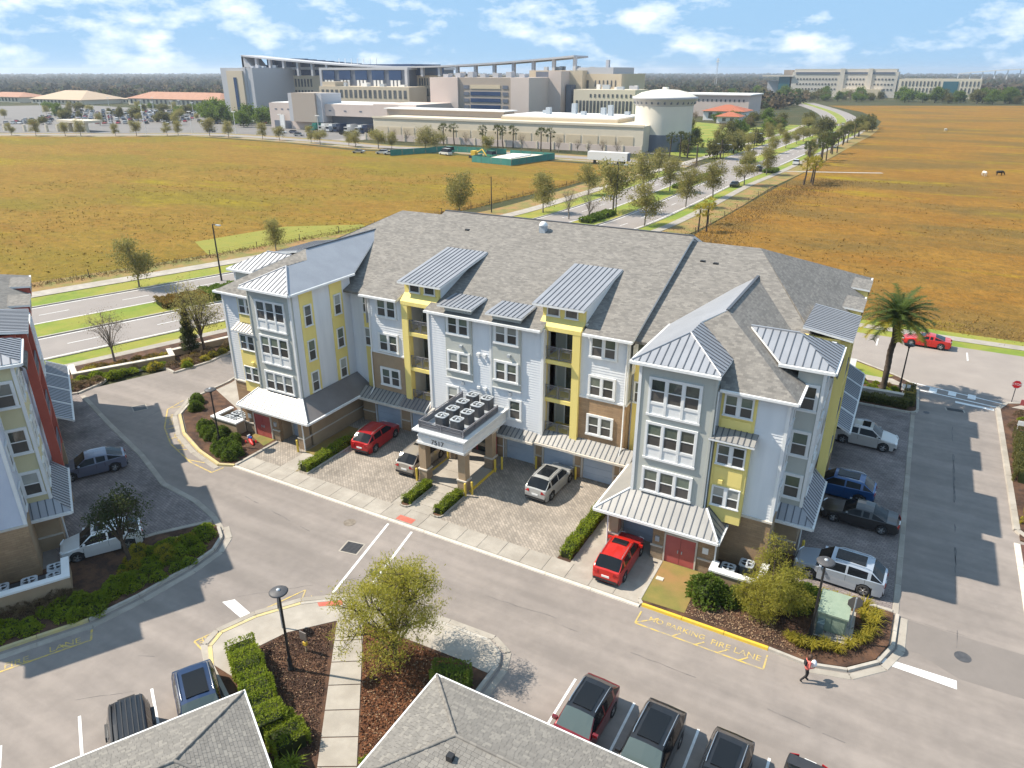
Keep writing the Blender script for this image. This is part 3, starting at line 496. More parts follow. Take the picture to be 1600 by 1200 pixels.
# ---------------------------------------------------------------- building kit
CX = -26.05
class Kit:
    """builds in the plan coordinates of the block; mirrored about its centre line when side = -1"""
    def __init__(s, root, side=1, pal=None):
        s.root = root; s.side = side
        s.p = dict(siding='siding', tower='grey', accent='yellow', base='tanbrick', plain='tan', shx='shingle_x', shy='shingle_y'); s.p.update(pal or {})
    def X(s, x): return x if s.side > 0 else 2 * CX - x
    def xr(s, a, b): a, b = s.X(a), s.X(b); return (a, b) if a < b else (b, a)
    def ax(s, a): return a if s.side > 0 or a == 'f' or a == 'b' else {'r': 'l', 'l': 'r'}[a]
    def m(s, k): return s.p.get(k, k)
    def P(s, p): return (s.X(p[0]), p[1], p[2])
    def box(s, name, x0, x1, y0, y1, z0, z1, m, par=None):
        a, b = s.xr(x0, x1); return MB().box(a, b, y0, y1, z0, z1).build(name, s.m(m), par or s.root)
    def slab(s, name, pts, m, d=.15, par=None, mside=None):
        mb = MB().slab([s.P(p) for p in pts], (0, 0, -d), 0, 1 if mside else None); return mb.build(name, [s.m(m)] + ([mside] if mside else []), par or s.root)
    def wall(s, axis, pos, u0, u1, z0, z1, m, lap=False, thick=.3, name=None):
        """wall whose outer face lies at pos; axis f faces -Y, r faces +X, l faces -X"""
        mb = MB(); axis_ = s.ax(axis)
        if axis_ == 'f': u0, u1 = s.xr(u0, u1)
        else:
            pos = s.X(pos)
            if u0 < 45 and u1 - u0 > .4: u0 += .31          # butts against the front wall
        def T(u, o, z):
            return (u, pos - o, z) if axis_ == 'f' else ((pos + o, u, z) if axis_ == 'r' else (pos - o, u, z))
        c = [T(u, o, z) for z in (z0, z1) for u, o in ((u0, -thick), (u1, -thick), (u1, 0), (u0, 0))]
        mb.add(c, [(3, 2, 1, 0), (4, 5, 6, 7), (0, 1, 5, 4), (1, 2, 6, 5), (3, 0, 4, 7)] + ([] if lap else [(2, 3, 7, 6)]))
        if lap:
            n = max(1, round((z1 - z0) / .20)); h = (z1 - z0) / n
            for i in range(n):
                z = z0 + i * h
                mb.add([T(u0, .030, z), T(u1, .030, z), T(u1, .004, z + h), T(u0, .004, z + h), T(u0, 0, z), T(u1, 0, z)], [(0, 1, 2, 3), (4, 5, 1, 0)])
            for u in (u0, u1): mb.add([T(u, 0, z0), T(u, .02, z0), T(u, .02, z1), T(u, 0, z1)], [(0, 1, 2, 3)])
        return mb.build(name or ('siding_wall' if lap else 'wall'), s.m(m), s.root)
    def win(s, style, axis, pos, u, z, w=None):
        """a window: u is the centre, z the bottom of the frame"""
        a = s.ax(axis); rz = {'f': 0, 'r': math.pi / 2, 'l': -math.pi / 2}[a]
        loc = (s.X(u), pos, z) if a == 'f' else (s.X(pos), u, z)
        fm, panes = window_mesh(style, WR.choice((0, 0, 0, 1, 2))); o = inst('window', fm, s.root, loc, rz)
        for nm, me in panes:
            q = bpy.data.objects.new(nm, me); C.objects.link(q); q.parent = o; POS[q] = Vector(loc)
        return o
    def metal(s, pts, down, m='metal', sp=.42, d=.14, over=None, name='metal_roof'):
        """standing seam roof: a base slab with white edge and one panel per seam; down = plan direction of the seams"""
        pts = [Vector(s.P(p)) for p in pts]; dn = Vector(((down[0] if s.side > 0 else -down[0]), down[1], 0))
        nrm = Vector((0, 0, 0))
        for i in range(len(pts)): nrm += (pts[i] - pts[0]).cross(pts[(i + 1) % len(pts)] - pts[0])
        nrm.normalize()
        if nrm.z < 0: nrm = -nrm; pts.reverse()
        v = (dn - nrm * dn.dot(nrm)).normalized(); u = v.cross(nrm).normalized(); o = pts[0]
        base = MB().slab([tuple(p) for p in pts], (0, 0, -d), 0, 1).build(name, ['rib', 'white'], s.root)
        q2 = [((p - o).dot(u), (p - o).dot(v)) for p in pts]; lo = min(a for a, _ in q2); hi = max(a for a, _ in q2); n = max(1, round((hi - lo) / sp)); st = (hi - lo) / n
        def clip(P, k, sg):
            out = []
            for i in range(len(P)):
                a, b = P[i], P[(i + 1) % len(P)]; ia = sg * (a[0] - k) >= 0; ib = sg * (b[0] - k) >= 0
                if ia: out.append(a)
                if ia != ib: t = (k - a[0]) / (b[0] - a[0]); out.append((k, a[1] + t * (b[1] - a[1])))
            return out
        def w3(p, h): return tuple(o + u * p[0] + v * p[1] + nrm * h)
        for i in range(n):
            c = clip(clip(q2, lo + i * st + .03, 1), lo + (i + 1) * st - .03, -1)
            if len(c) < 3: continue
            mb = MB(); N_ = len(c); mb.add([w3(p, .004) for p in c] + [w3(p, .022) for p in c], [tuple(range(N_, 2 * N_))] + [(k, (k + 1) % N_, N_ + (k + 1) % N_, N_ + k) for k in range(N_)])
            e = clip(clip(q2, lo + i * st - .028, 1), lo + i * st + .028, -1)
            if len(e) >= 3 and i > 0:
                N_ = len(e); mb.add([w3(p, .0) for p in e] + [w3(p, .055) for p in e], [tuple(range(N_, 2 * N_))] + [(k, (k + 1) % N_, N_ + (k + 1) % N_, N_ + k) for k in range(N_)], 1)
            mb.build('roof_panel', [s.m(m), 'rib'], base)
        return base
    def gutter(s, a, b, r=.07, m='white'):
        a, b = Vector(s.P(a)), Vector(s.P(b)); d = (b - a).normalized(); n = Vector((d.y, -d.x, 0)) * r; z = Vector((0, 0, r))
        vs = [a - n - z, a + n - z, a + n + z, a - n + z, b - n - z, b + n - z, b + n + z, b - n + z]
        return MB().add(vs, [(0, 1, 5, 4), (1, 2, 6, 5), (2, 3, 7, 6), (3, 0, 4, 7), (0, 3, 2, 1), (4, 5, 6, 7)]).build('gutter', m, s.root)
    def pipe(s, pts, r=.055, m='white', name='downspout'): return MB().tube([s.P(p) for p in pts], r, 6, cap=True).build(name, m, s.root)
    def garage(s, x0, x1, y, h=2.25, door=True):
        a, b = s.xr(x0, x1); g = MB().box(a, b, y, y + .06, 0, h).build('garage_door', 'garage', s.root); n = 4; st = h / n
        for i in range(n): MB().box(a + .03, b - .03, y - .025, y, i * st + .02, (i + 1) * st - .02).build('door_panel', 'garage', g)
        w = (b - a) / 2
        for k in (0, 1): MB().box(a + .18 + k * w, a + w - .18 + k * w, y - .032, y - .02, h - .42, h - .2).build('pane', 'black', g)
        # trim round the opening
        MB().box(a - .16, a, y - .12, y, 0, h + .15).box(b, b + .16, y - .12, y, 0, h + .15).box(a, b, y - .12, y, h, h + .15).build('door_trim', 'stone', s.root)
WM = {}; WR = random.Random(15)
def window_mesh(style, var=0):
    if (style, var) in WM: return WM[(style, var)]
    fm = MB(); panes = []
    def unit(x0, x1, z0, z1):
        # sash frame pieces and two panes, glass set back behind the trim
        zm = (z0 + z1) / 2; t = .045
        fm.box(x0, x0 + t, -.07, -.02, z0, z1); fm.box(x1 - t, x1, -.07, -.02, z0, z1); fm.box(x0 + t, x1 - t, -.07, -.02, z0, z0 + t); fm.box(x0 + t, x1 - t, -.07, -.02, z1 - t, z1); fm.box(x0 + t, x1 - t, -.075, -.02, zm - .03, zm + .03)
        panes.append((x0 + t, x1 - t, zm + .03, z1 - t, ('blind', 'blind_w', 'glass')[var])); panes.append((x0 + t, x1 - t, z0 + t, zm - .03, 'screen'))
    def frame(x0, x1, z0, z1, t=.13, y=-.10):
        fm.box(x0, x0 + t, y, 0, z0, z1); fm.box(x1 - t, x1, y, 0, z0, z1); fm.box(x0 + t, x1 - t, y, 0, z1 - t, z1); fm.box(x0 - .04, x1 + .04, y - .03, 0, z0 - .02, z0 + t * .8)
    if style in ('double', 'double_thin'):
        t = .15 if style == 'double' else .06; W_, H_ = (2.05, 1.65) if style == 'double' else (1.66, 1.35); frame(-W_ / 2, W_ / 2, 0, H_, t)
        g = .17; fm.box(-g / 2, g / 2, -.10, 0, t * .8, H_ - t)
        unit(-W_ / 2 + t, -g / 2, t * .8, H_ - t); unit(g / 2, W_ / 2 - t, t * .8, H_ - t)
    elif style == 'single': frame(-.58, .58, 0, 1.72, .14); unit(-.44, .44, .112, 1.58)
    elif style == 'narrow': frame(-.42, .42, 0, 1.75, .06); unit(-.36, .36, .05, 1.69)
    elif style == 'single_thin': frame(-.5, .5, 0, 1.62, .06); unit(-.44, .44, .05, 1.56)
    elif style == 'triple' or style == 'triple_panel':
        W_, H_ = 3.15, 1.72; base = 0 if style == 'triple' else .75; t = .14
        frame(-W_ / 2, W_ / 2, 0, H_ + base, t); st = (W_ - 2 * t - .30) / 3
        for k in range(3):
            x0 = -W_ / 2 + t + k * (st + .15); unit(x0, x0 + st, base + .13, base + H_ - t)
            if k: fm.box(x0 - .15, x0, -.10, 0, .1, H_ + base - t)
        if base:
            fm.box(-W_ / 2 + t, W_ / 2 - t, -.05, 0, .1, base + .06); fm.box(-W_ / 2 + t, W_ / 2 - t, -.085, -.05, base - .02, base + .13)
        else: fm.box(-W_ / 2 + t, W_ / 2 - t, -.08, 0, .06, .13)
    elif style == 'transom':
        frame(-.5, .5, 0, .72, .07); fm.box(-.43, .43, -.06, -.02, .055, .1); panes.append((-.43, .43, .10, .65, 'glass'))
    fmesh = fm.mesh('window', 'white'); out = []
    for x0, x1, z0, z1, m in panes: out.append(('pane', MB().box(x0, x1, -.045, -.02, z0, z1).mesh('pane', m)))
    WM[(style, var)] = (fmesh, out); return WM[(style, var)]

AC = {}
def condenser(loc, label, group, rz=0, m='acgrey', z=0):
    if m not in AC:
        cab = MB(); s = .40; pr = [(-s + .1, -s), (s - .1, -s), (s, -s + .1), (s, s - .1), (s - .1, s), (-s + .1, s), (-s, s - .1), (-s, -s + .1)]
        cab.prism(pr, .02, .86, 0, True)
        for k in range(9): cab.prism([(a * 1.015, b * 1.015) for a, b in pr], .06 + k * .088, .10 + k * .088, 1, True)
        top = MB().prism([(a * 1.05, b * 1.05) for a, b in pr], .86, .91, 0, True); top.lathe([(.36, .91), (.37, .935), (.33, .935), (.32, .912)], n=20, cap=False)
        fan = MB().lathe([(.33, .913), (.001, .914)], n=20, cap=False); 
        bl = MB().lathe([(.09, .92), (.09, .95), (.001, .955)], n=12, cap=False)
        for k in range(4):
            a = k * math.pi / 2; bl.add([(.05 * math.cos(a), .05 * math.sin(a), .925), (.31 * math.cos(a - .2), .31 * math.sin(a - .2), .925), (.31 * math.cos(a + .35), .31 * math.sin(a + .35), .945), (.06 * math.cos(a + .6), .06 * math.sin(a + .6), .945)], [(0, 1, 2, 3)])
        AC[m] = (cab.mesh('cabinet', [m, 'dark']), top.mesh('top_cover', 'aclight'), fan.mesh('fan_opening', 'black'), bl.mesh('fan', 'aclight'))
    t = thing('air_conditioner', label, 'air conditioner', (loc[0], loc[1], z), rz, group)
    for nm, me in zip(('cabinet', 'top_cover', 'fan_opening', 'fan'), AC[m]): inst(nm, me, t, (loc[0], loc[1], z))
    return t

def railing(k, axis, pos, u0, u1, z, h=1.0, parts=2):
    """balcony rail: posts, double rails and a rectangle in each bay, wire mesh behind"""
    mb = MB(); a, b = (k.xr(u0, u1) if axis == 'f' else (u0, u1))
    if axis != 'f': pos = k.X(pos)
    def bx(p0, p1, z0, z1, t=.02):
        if axis == 'f': mb.box(p0, p1, pos - t, pos + t, z0, z1)
        else: mb.box(pos - t, pos + t, p0, p1, z0, z1)
    w = (b - a) / parts
    for i in range(parts + 1): bx(a + w * i - .03, a + w * i + .03, z, z + h, .03)
    bx(a, b, z + h - .045, z + h, .035); bx(a, b, z + .06, z + .10, .025); bx(a, b, z + h - .16, z + h - .13, .015)
    for i in range(parts):
        p, q = a + w * i + .13, a + w * (i + 1) - .13; bx(p, p + .03, z + .18, z + h - .24); bx(q - .03, q, z + .18, z + h - .24); bx(p, q, z + .18, z + .21); bx(p, q, z + h - .27, z + h - .24)
    n = int((b - a) / .11)
    for i in range(1, n): bx(a + (b - a) * i / n - .005, a + (b - a) * i / n + .005, z + .1, z + h - .1, .006)
    return mb.build('balcony_railing', 'railing', k.root)

# ---------------------------------------------------------------- one end of the block: section roof, wing, tower, side
EV = 11.62
def wing(k, court=True):
    ac, tw, sd = 'accent', 'tower', 'siding'
    # --- section behind the wing: hip roof
    AP = (-9.4, 55.8, 15.85)
    k.slab('roof', [(-14.7, 43.6, 11.45), (-2.2, 43.6, 11.45), (-2.2, 43.61, 11.451), AP, (-14.7, 55.8, 15.85)], 'shx', .2)
    k.slab('roof', [(-1.95, 43.4, 11.5), (-1.95, 68.6, 11.5), AP], 'shy', .2); k.gutter((-1.9, 51.9, 11.42), (-1.9, 68.6, 11.42), .08)
    k.slab('roof', [(-2.2, 68.2, 11.45), (-14.7, 68.2, 11.45), (-14.7, 55.8, 15.85), AP], 'shx', .2)
    k.box('wall', -14.9, -2.75, 44.4, 67.6, 0, 11.35, sd)
    k.wall('f', 44.35, -14.8, -12.3, 3.0, 11.3, sd, True); k.wall('f', 44.15, -14.65, -13.6, 2.6, 11.32, ac); k.win('single_thin', 'f', 44.15, -14.1, 9.6); k.win('single_thin', 'f', 44.15, -14.1, 6.7)
    # --- wing body
    k.box('wall', -11.9, -4.0, 38.7, 44.6, 3.3, 11.5, sd)
    k.box('wall', -12.9, -6.55, 38.1, 44.6, 0, 3.05, 'plain')
    # shingle hip roof of the wing
    c = (-3.35, 37.95, EV); h = (-8.74, 43.3, 14.55)
    k.slab('roof', [(-7.42, 37.95, EV), c, h, (-9.97, 42.1, 13.9)], 'shx', .2, mside='white')
    k.slab('roof', [(-9.97, 42.1, 13.9), (-7.42, 39.9, 12.68), (-7.42, 37.95, EV)], 'shx', .2)
    k.slab('roof', [c, (-3.35, 45.6, EV), (-3.35, 47.5, EV), (-8.74, 53.4, 14.55), h], 'shy', .2, mside='white')
    k.gutter((-7.5, 37.9, EV - .06), (-3.3, 37.9, EV - .06)); k.gutter((-3.3, 37.9, EV - .06), (-3.3, 41, EV - .06))
    # --- grey tower with its pyramid and the long metal slope towards the court
    k.wall('f', 37.6, -12.1, -7.65, 3.85, 12.45, tw); k.wall('r', -7.65, 37.62, 40.4, 3.85, 12.4, tw); k.wall('l', -12.1, 37.62, 44.5, 3.85, 12.45, sd)
    for z, st in ((9.3, 'triple_panel'), (6.4, 'triple_panel'), (4.05, 'triple')): k.win(st, 'f', 37.6, -9.95, z)
    for y in (39.3, 42.7):
        k.box('accent_strip', -12.15, -12.08, y - .72, y + .72, 3.9, 12.4, ac)
        for z in (9.6, 6.7, 4.0): k.win('narrow', 'l', -12.15, y, z)
    e = 12.72
    k.metal([(-12.55, 37.15, e), (-7.4, 37.15, e), (-9.97, 39.8, 14.0)], (0, -1))
    k.metal([(-7.4, 37.15, e), (-7.4, 39.95, e), (-9.95, 42.1, 14.0), (-9.97, 39.8, 14.0)], (1, 0), 'metal_r')
    k.slab('metal_roof', [(-12.55, 37.15, e), (-9.97, 39.8, 14.0), (-9.95, 42.1, 14.0), (-8.74, 43.3, 14.58), (-8.74, 53.4, 14.58), (-12.55, 44.6, e)], 'metal', .16, mside='white')
    k.box('ridge_cap', -8.83, -8.65, 43.3, 53.2, 14.56, 14.64, 'rib')
    for a, b in (((-12.55, 37.15, e), (-9.97, 39.8, 14.0)), ((-7.4, 37.15, e), (-9.97, 39.8, 14.0))): k.pipe([(a[0], a[1], a[2] + .03), (b[0], b[1], b[2] + .03)], .07, 'metal', 'hip_cap')
    for a, b in (((-12.58, 37.1, e - .12), (-7.37, 37.1, e - .12)), ((-12.6, 37.1, e - .12), (-12.6, 44.6, e - .12))): k.gutter(a, b, .08)
    k.box('corner_trim', -12.18, -12.0, 37.54, 37.7, 3.9, 12.4, 'white'); k.box('corner_trim', -7.73, -7.6, 37.55, 37.7, 3.9, 12.4, tw)
    k.pipe([(-7.55, 37.8, 11.5), (-7.55, 37.8, 4.0), (-7.5, 37.6, 3.8), (-7.1, 36.4, 2.9)])
    # --- skirt roof over the ground floor
    zt, zb = 3.92, 2.78
    k.metal([(-13.95, 36.15, zb), (-6.2, 36.15, zb), (-7.35, 37.62, zt), (-12.2, 37.62, zt)], (0, -1), 'metal_tan')
    k.metal([(-6.2, 36.15, zb), (-6.2, 39.2, zb), (-7.35, 39.2, zt), (-7.35, 37.62, zt)], (1, 0), 'metal_tan')
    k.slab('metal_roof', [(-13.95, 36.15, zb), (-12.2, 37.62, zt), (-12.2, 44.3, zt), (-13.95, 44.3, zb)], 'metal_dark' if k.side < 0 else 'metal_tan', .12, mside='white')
    k.pipe([(-13.95, 36.15, zb + .03), (-12.2, 37.62, zt + .03)], .07, 'white', 'hip_cap'); k.pipe([(-6.2, 36.15, zb + .03), (-7.35, 37.62, zt + .03)], .07, 'white', 'hip_cap')
    k.gutter((-14, 36.1, zb - .1), (-6.15, 36.1, zb - .1), .08); k.gutter((-14, 36.1, zb - .1), (-14, 44.3, zb - .1), .08); k.gutter((-6.15, 36.1, zb - .1), (-6.15, 39, zb - .1), .08)
    # ground floor front: pillar, garage recess, double doors
    k.box('pillar', -13.05, -12.45, 36.5, 37.1, 0, 2.65, 'plain'); k.box('pillar_base', -13.1, -12.4, 36.45, 37.15, 0, 1.0, 'stonebase'); k.box('base_trim', -13.14, -12.36, 36.41, 37.19, 1.0, 1.09, 'stone')
    k.wall('l', -13.05, 37.1, 44.3, 0, 2.68, 'plain'); k.wall('l', -13.08, 37.15, 44.2, 0, 1.0, 'plain', thick=.02); k.box('base_trim', -13.12, -13.0, 37.2, 44.2, 1.0, 1.09, 'stone')
    k.wall('f', 36.6, -10.2, -6.4, 0, 2.68, 'base'); k.wall('r', -6.42, 36.62, 40, 0, 2.68, 'plain'); k.wall('r', -10.2, 36.65, 38.2, 0, 2.66, 'plain', thick=-.2); k.wall('f', 36.56, -10.25, -9.5, 0, .98, 'stonebase', thick=.04); k.wall('f', 36.56, -7.35, -6.38, 0, .98, 'stonebase', thick=.04)
    k.box('base_trim', -10.3, -9.5, 36.5, 36.62, .98, 1.07, 'stone'); k.box('base_trim', -7.35, -6.35, 36.5, 36.62, .98, 1.07, 'stone')
    k.garage(-12.6, -10.3, 38.08, 2.3); k.box('lintel', -12.45, -10.2, 36.62, 36.9, 2.4, 2.68, 'plain'); k.box('soffit', -13.8, -6.3, 36.2, 38.0, 2.63, 2.66, 'white')
    d0, d1 = k.xr(-9.35, -7.5)
    fr = MB().box(d0 - .1, d0, 36.5, 36.62, 0, 2.2).box(d1, d1 + .1, 36.5, 36.62, 0, 2.2).box(d0, d1, 36.5, 36.62, 2.1, 2.2).build('door_frame', 'stone', k.root)
    for a, b, hx in ((d0, (d0 + d1) / 2 - .01, (d0 + d1) / 2 - .12), ((d0 + d1) / 2 + .01, d1, (d0 + d1) / 2 + .12)):
        dd = MB().box(a, b, 36.55, 36.6, .05, 2.1).build('door', 'reddoor', k.root); MB().box(hx - .03, hx + .03, 36.49, 36.55, .95, 1.15).build('handle', 'aclight', dd)
    k.box('meter_box', -10.0, -9.75, 36.48, 36.6, 1.4, 1.75, 'aclight'); k.box('wall_sign', -7.1, -6.75, 36.56, 36.6, 1.45, 1.85, 'white')
    k.pipe([(-13.1, 36.35, 2.6), (-13.1, 36.4, .1)]); k.pipe([(-6.3, 36.35, 2.6), (-6.3, 36.45, .1)])
    # --- side block beside the tower: siding, accent bay, brick foot
    k.wall('f', 38.4, -7.7, -3.75, 3.7, 11.5, sd, True); k.wall('r', -3.75, 38.4, 41.2, 3.7, 11.5, sd, True); k.wall('f', 38.35, -7.0, -3.72, 0, 3.6, 'base'); k.wall('r', -3.72, 38.37, 41.2, 0, 3.6, 'plain')
    k.box('band', -7.2, -3.66, 38.27, 38.4, 3.6, 3.72, 'stone'); k.box('corner_trim', -3.86, -3.68, 38.32, 38.52, 3.72, 11.45, 'white'); k.box('corner_trim', -3.86, -3.69, 41.0, 41.2, 3.72, 11.45, 'white')
    k.wall('f', 38.33, -7.45, -5.45, 9.1, 11.4, ac, thick=.06); k.win('double_thin', 'f', 38.33, -6.45, 9.95); k.box('sill_panel', -7.3, -5.6, 38.27, 38.33, 9.2, 9.75, ac)
    k.metal([(-7.75, 37.5, 8.68), (-5.15, 37.5, 8.68), (-5.15, 38.36, 9.12), (-7.75, 38.36, 9.12)], (0, -1), 'metal_tan', .34, .13)
    k.box('bay', -7.45, -5.45, 37.95, 38.5, 3.1, 8.6, ac); k.box('bay_trim', -7.25, -5.65, 37.9, 37.95, 5.65, 6.75, ac)
    k.win('double_thin', 'f', 37.95, -6.45, 6.95); k.win('double_thin', 'f', 37.95, -6.45, 4.15); k.box('vent_hood', -6.95, -6.7, 37.72, 37.9, 5.75, 6.0, ac)
    k.win('single_thin', 'r', -3.72, 39.8, 9.7); k.win('single_thin', 'r', -3.72, 39.8, 6.8); k.win('single_thin', 'r', -3.72, 39.8, 4.0)
    # --- second tower at the side
    k.wall('f', 41.05, -3.9, -2.45, 3.55, 12.45, tw); k.wall('r', -2.45, 41.07, 45.3, 3.55, 12.45, tw); k.wall('f', 41.1, -4.2, -2.45, 0, 2.9, 'plain'); k.wall('r', -2.42, 41.1, 67.4, 0, 2.9, 'plain'); k.wall('f', 41.06, -3.9, -2.4, 0, .95, 'plain', thick=.03); k.box('base_trim', -3.9, -2.36, 41.0, 41.1, .95, 1.04, 'stone')
    for z in (9.95, 6.95, 4.05): k.win('single', 'f', 41.05, -3.2, z)
    for z in (9.95, 6.95, 4.05):
        for y in (42.3, 44.0): k.win('single', 'r', -2.45, y, z)
    k.box('corner_trim', -2.56, -2.38, 40.99, 41.15, 3.6, 12.4, 'white')
    k.metal([(-7.2, 43.15, 13.88), (-4.9, 40.75, e), (-2.0, 40.75, e), (-4.4, 43.15, 13.88)], (0, -1)); k.metal([(-2.0, 40.75, e), (-2.0, 45.55, e), (-4.4, 43.15, 13.88)], (1, 0), 'metal_r')
    k.metal([(-4.4, 43.15, 13.88), (-2.0, 45.55, e), (-4.9, 45.55, e), (-7.2, 43.15, 13.88)], (0, 1), 'metal_r')
    k.box('ridge_cap', -7.2, -4.4, 43.07, 43.23, 13.86, 13.95, 'metal'); k.gutter((-5.0, 40.7, e - .12), (-1.95, 40.7, e - .12), .08); k.gutter((-1.95, 40.7, e - .12), (-1.95, 45.5, e - .12), .08)
    k.metal([(-4.0, 40.35, zb), (-1.6, 40.35, zb), (-2.42, 41.05, 3.6), (-4.0, 41.05, 3.6)], (0, -1), 'metal_r'); k.metal([(-1.6, 40.35, zb), (-1.6, 46.6, zb), (-2.42, 46.6, 3.6), (-2.42, 41.05, 3.6)], (1, 0), 'metal_r', .36)
    k.gutter((-4.05, 40.3, zb - .1), (-1.55, 40.3, zb - .1), .08); k.gutter((-1.55, 40.3, zb - .1), (-1.55, 46.6, zb - .1), .08); k.pipe([(-2.2, 40.6, 2.7), (-2.2, 41.0, 2.5), (-2.2, 41.0, .1)])
    # --- side elevation
    k.wall('r', -2.5, 45.3, 51.6, 2.7, 12.6, sd, True); k.wall('r', -2.55, 51.6, 67.6, 3.4, 11.4, sd, True); k.box('column', -2.3, -1.75, 46.7, 47.15, 2.7, 12.62, ac); k.box('column', -2.3, -1.75, 51.1, 51.6, 2.7, 12.62, ac)
    k.box('pillar', -2.3, -1.75, 46.7, 47.2, 0, 2.7, 'plain'); k.box('pillar', -2.3, -1.75, 51.1, 51.6, 0, 2.7, 'plain')
    for z in (3.1, 6.1, 9.1): k.box('balcony_floor', -2.3, -1.8, 47.15, 51.1, z - .25, z, ac); railing(k, 'r', -1.85, 47.2, 51.05, z)
    k.metal([(-1.6, 46.3, 12.85), (-1.6, 51.9, 12.85), (-4.6, 51.9, 13.3), (-4.6, 46.3, 13.3)], (1, 0), 'metal', .36); k.wall('f', 46.5, -4.5, -2.3, 11.2, 12.72, ac)
    for y0 in (56.0, 62.0):
        k.slab('gablet', [(-1.75, y0, 11.5), (-1.75, y0 + 3.2, 11.5), (-1.75, y0 + 3.2, 12.05), (-1.75, y0, 12.05)], 'white', 0); k.slab('roof', [(-1.7, y0 - .1, 12.1), (-1.7, y0 + 3.3, 12.1), (-3.1, y0 + 3.3, 12.22), (-3.1, y0 - .1, 12.22)], 'shy', .14, mside='white'); k.box('dormer', -2.8, -1.8, y0 + .05, y0 + 3.15, 11.2, 12.0, ac)
        for z in (9.9, 6.9, 4.0): k.win('double', 'r', -2.52, y0 + 1.7, z)
    for y0, y1 in ((55.2, 58.5), (58.5, 61.8), (61.8, 65.1), (65.1, 68.4)):
        k.metal([(-.95, y0, zb - .1), (-.95, y1 - .08, zb - .1), (-2.5, y1 - .08, 3.5), (-2.5, y0, 3.5)], (1, 0), 'metal_r', .36); k.pipe([(-.95, y1 - .04, zb - .06), (-2.5, y1 - .04, 3.54)], .06, 'white', 'rake_trim')
    k.gutter((-.9, 55.2, zb - .2), (-.9, 68.4, zb - .2), .08)

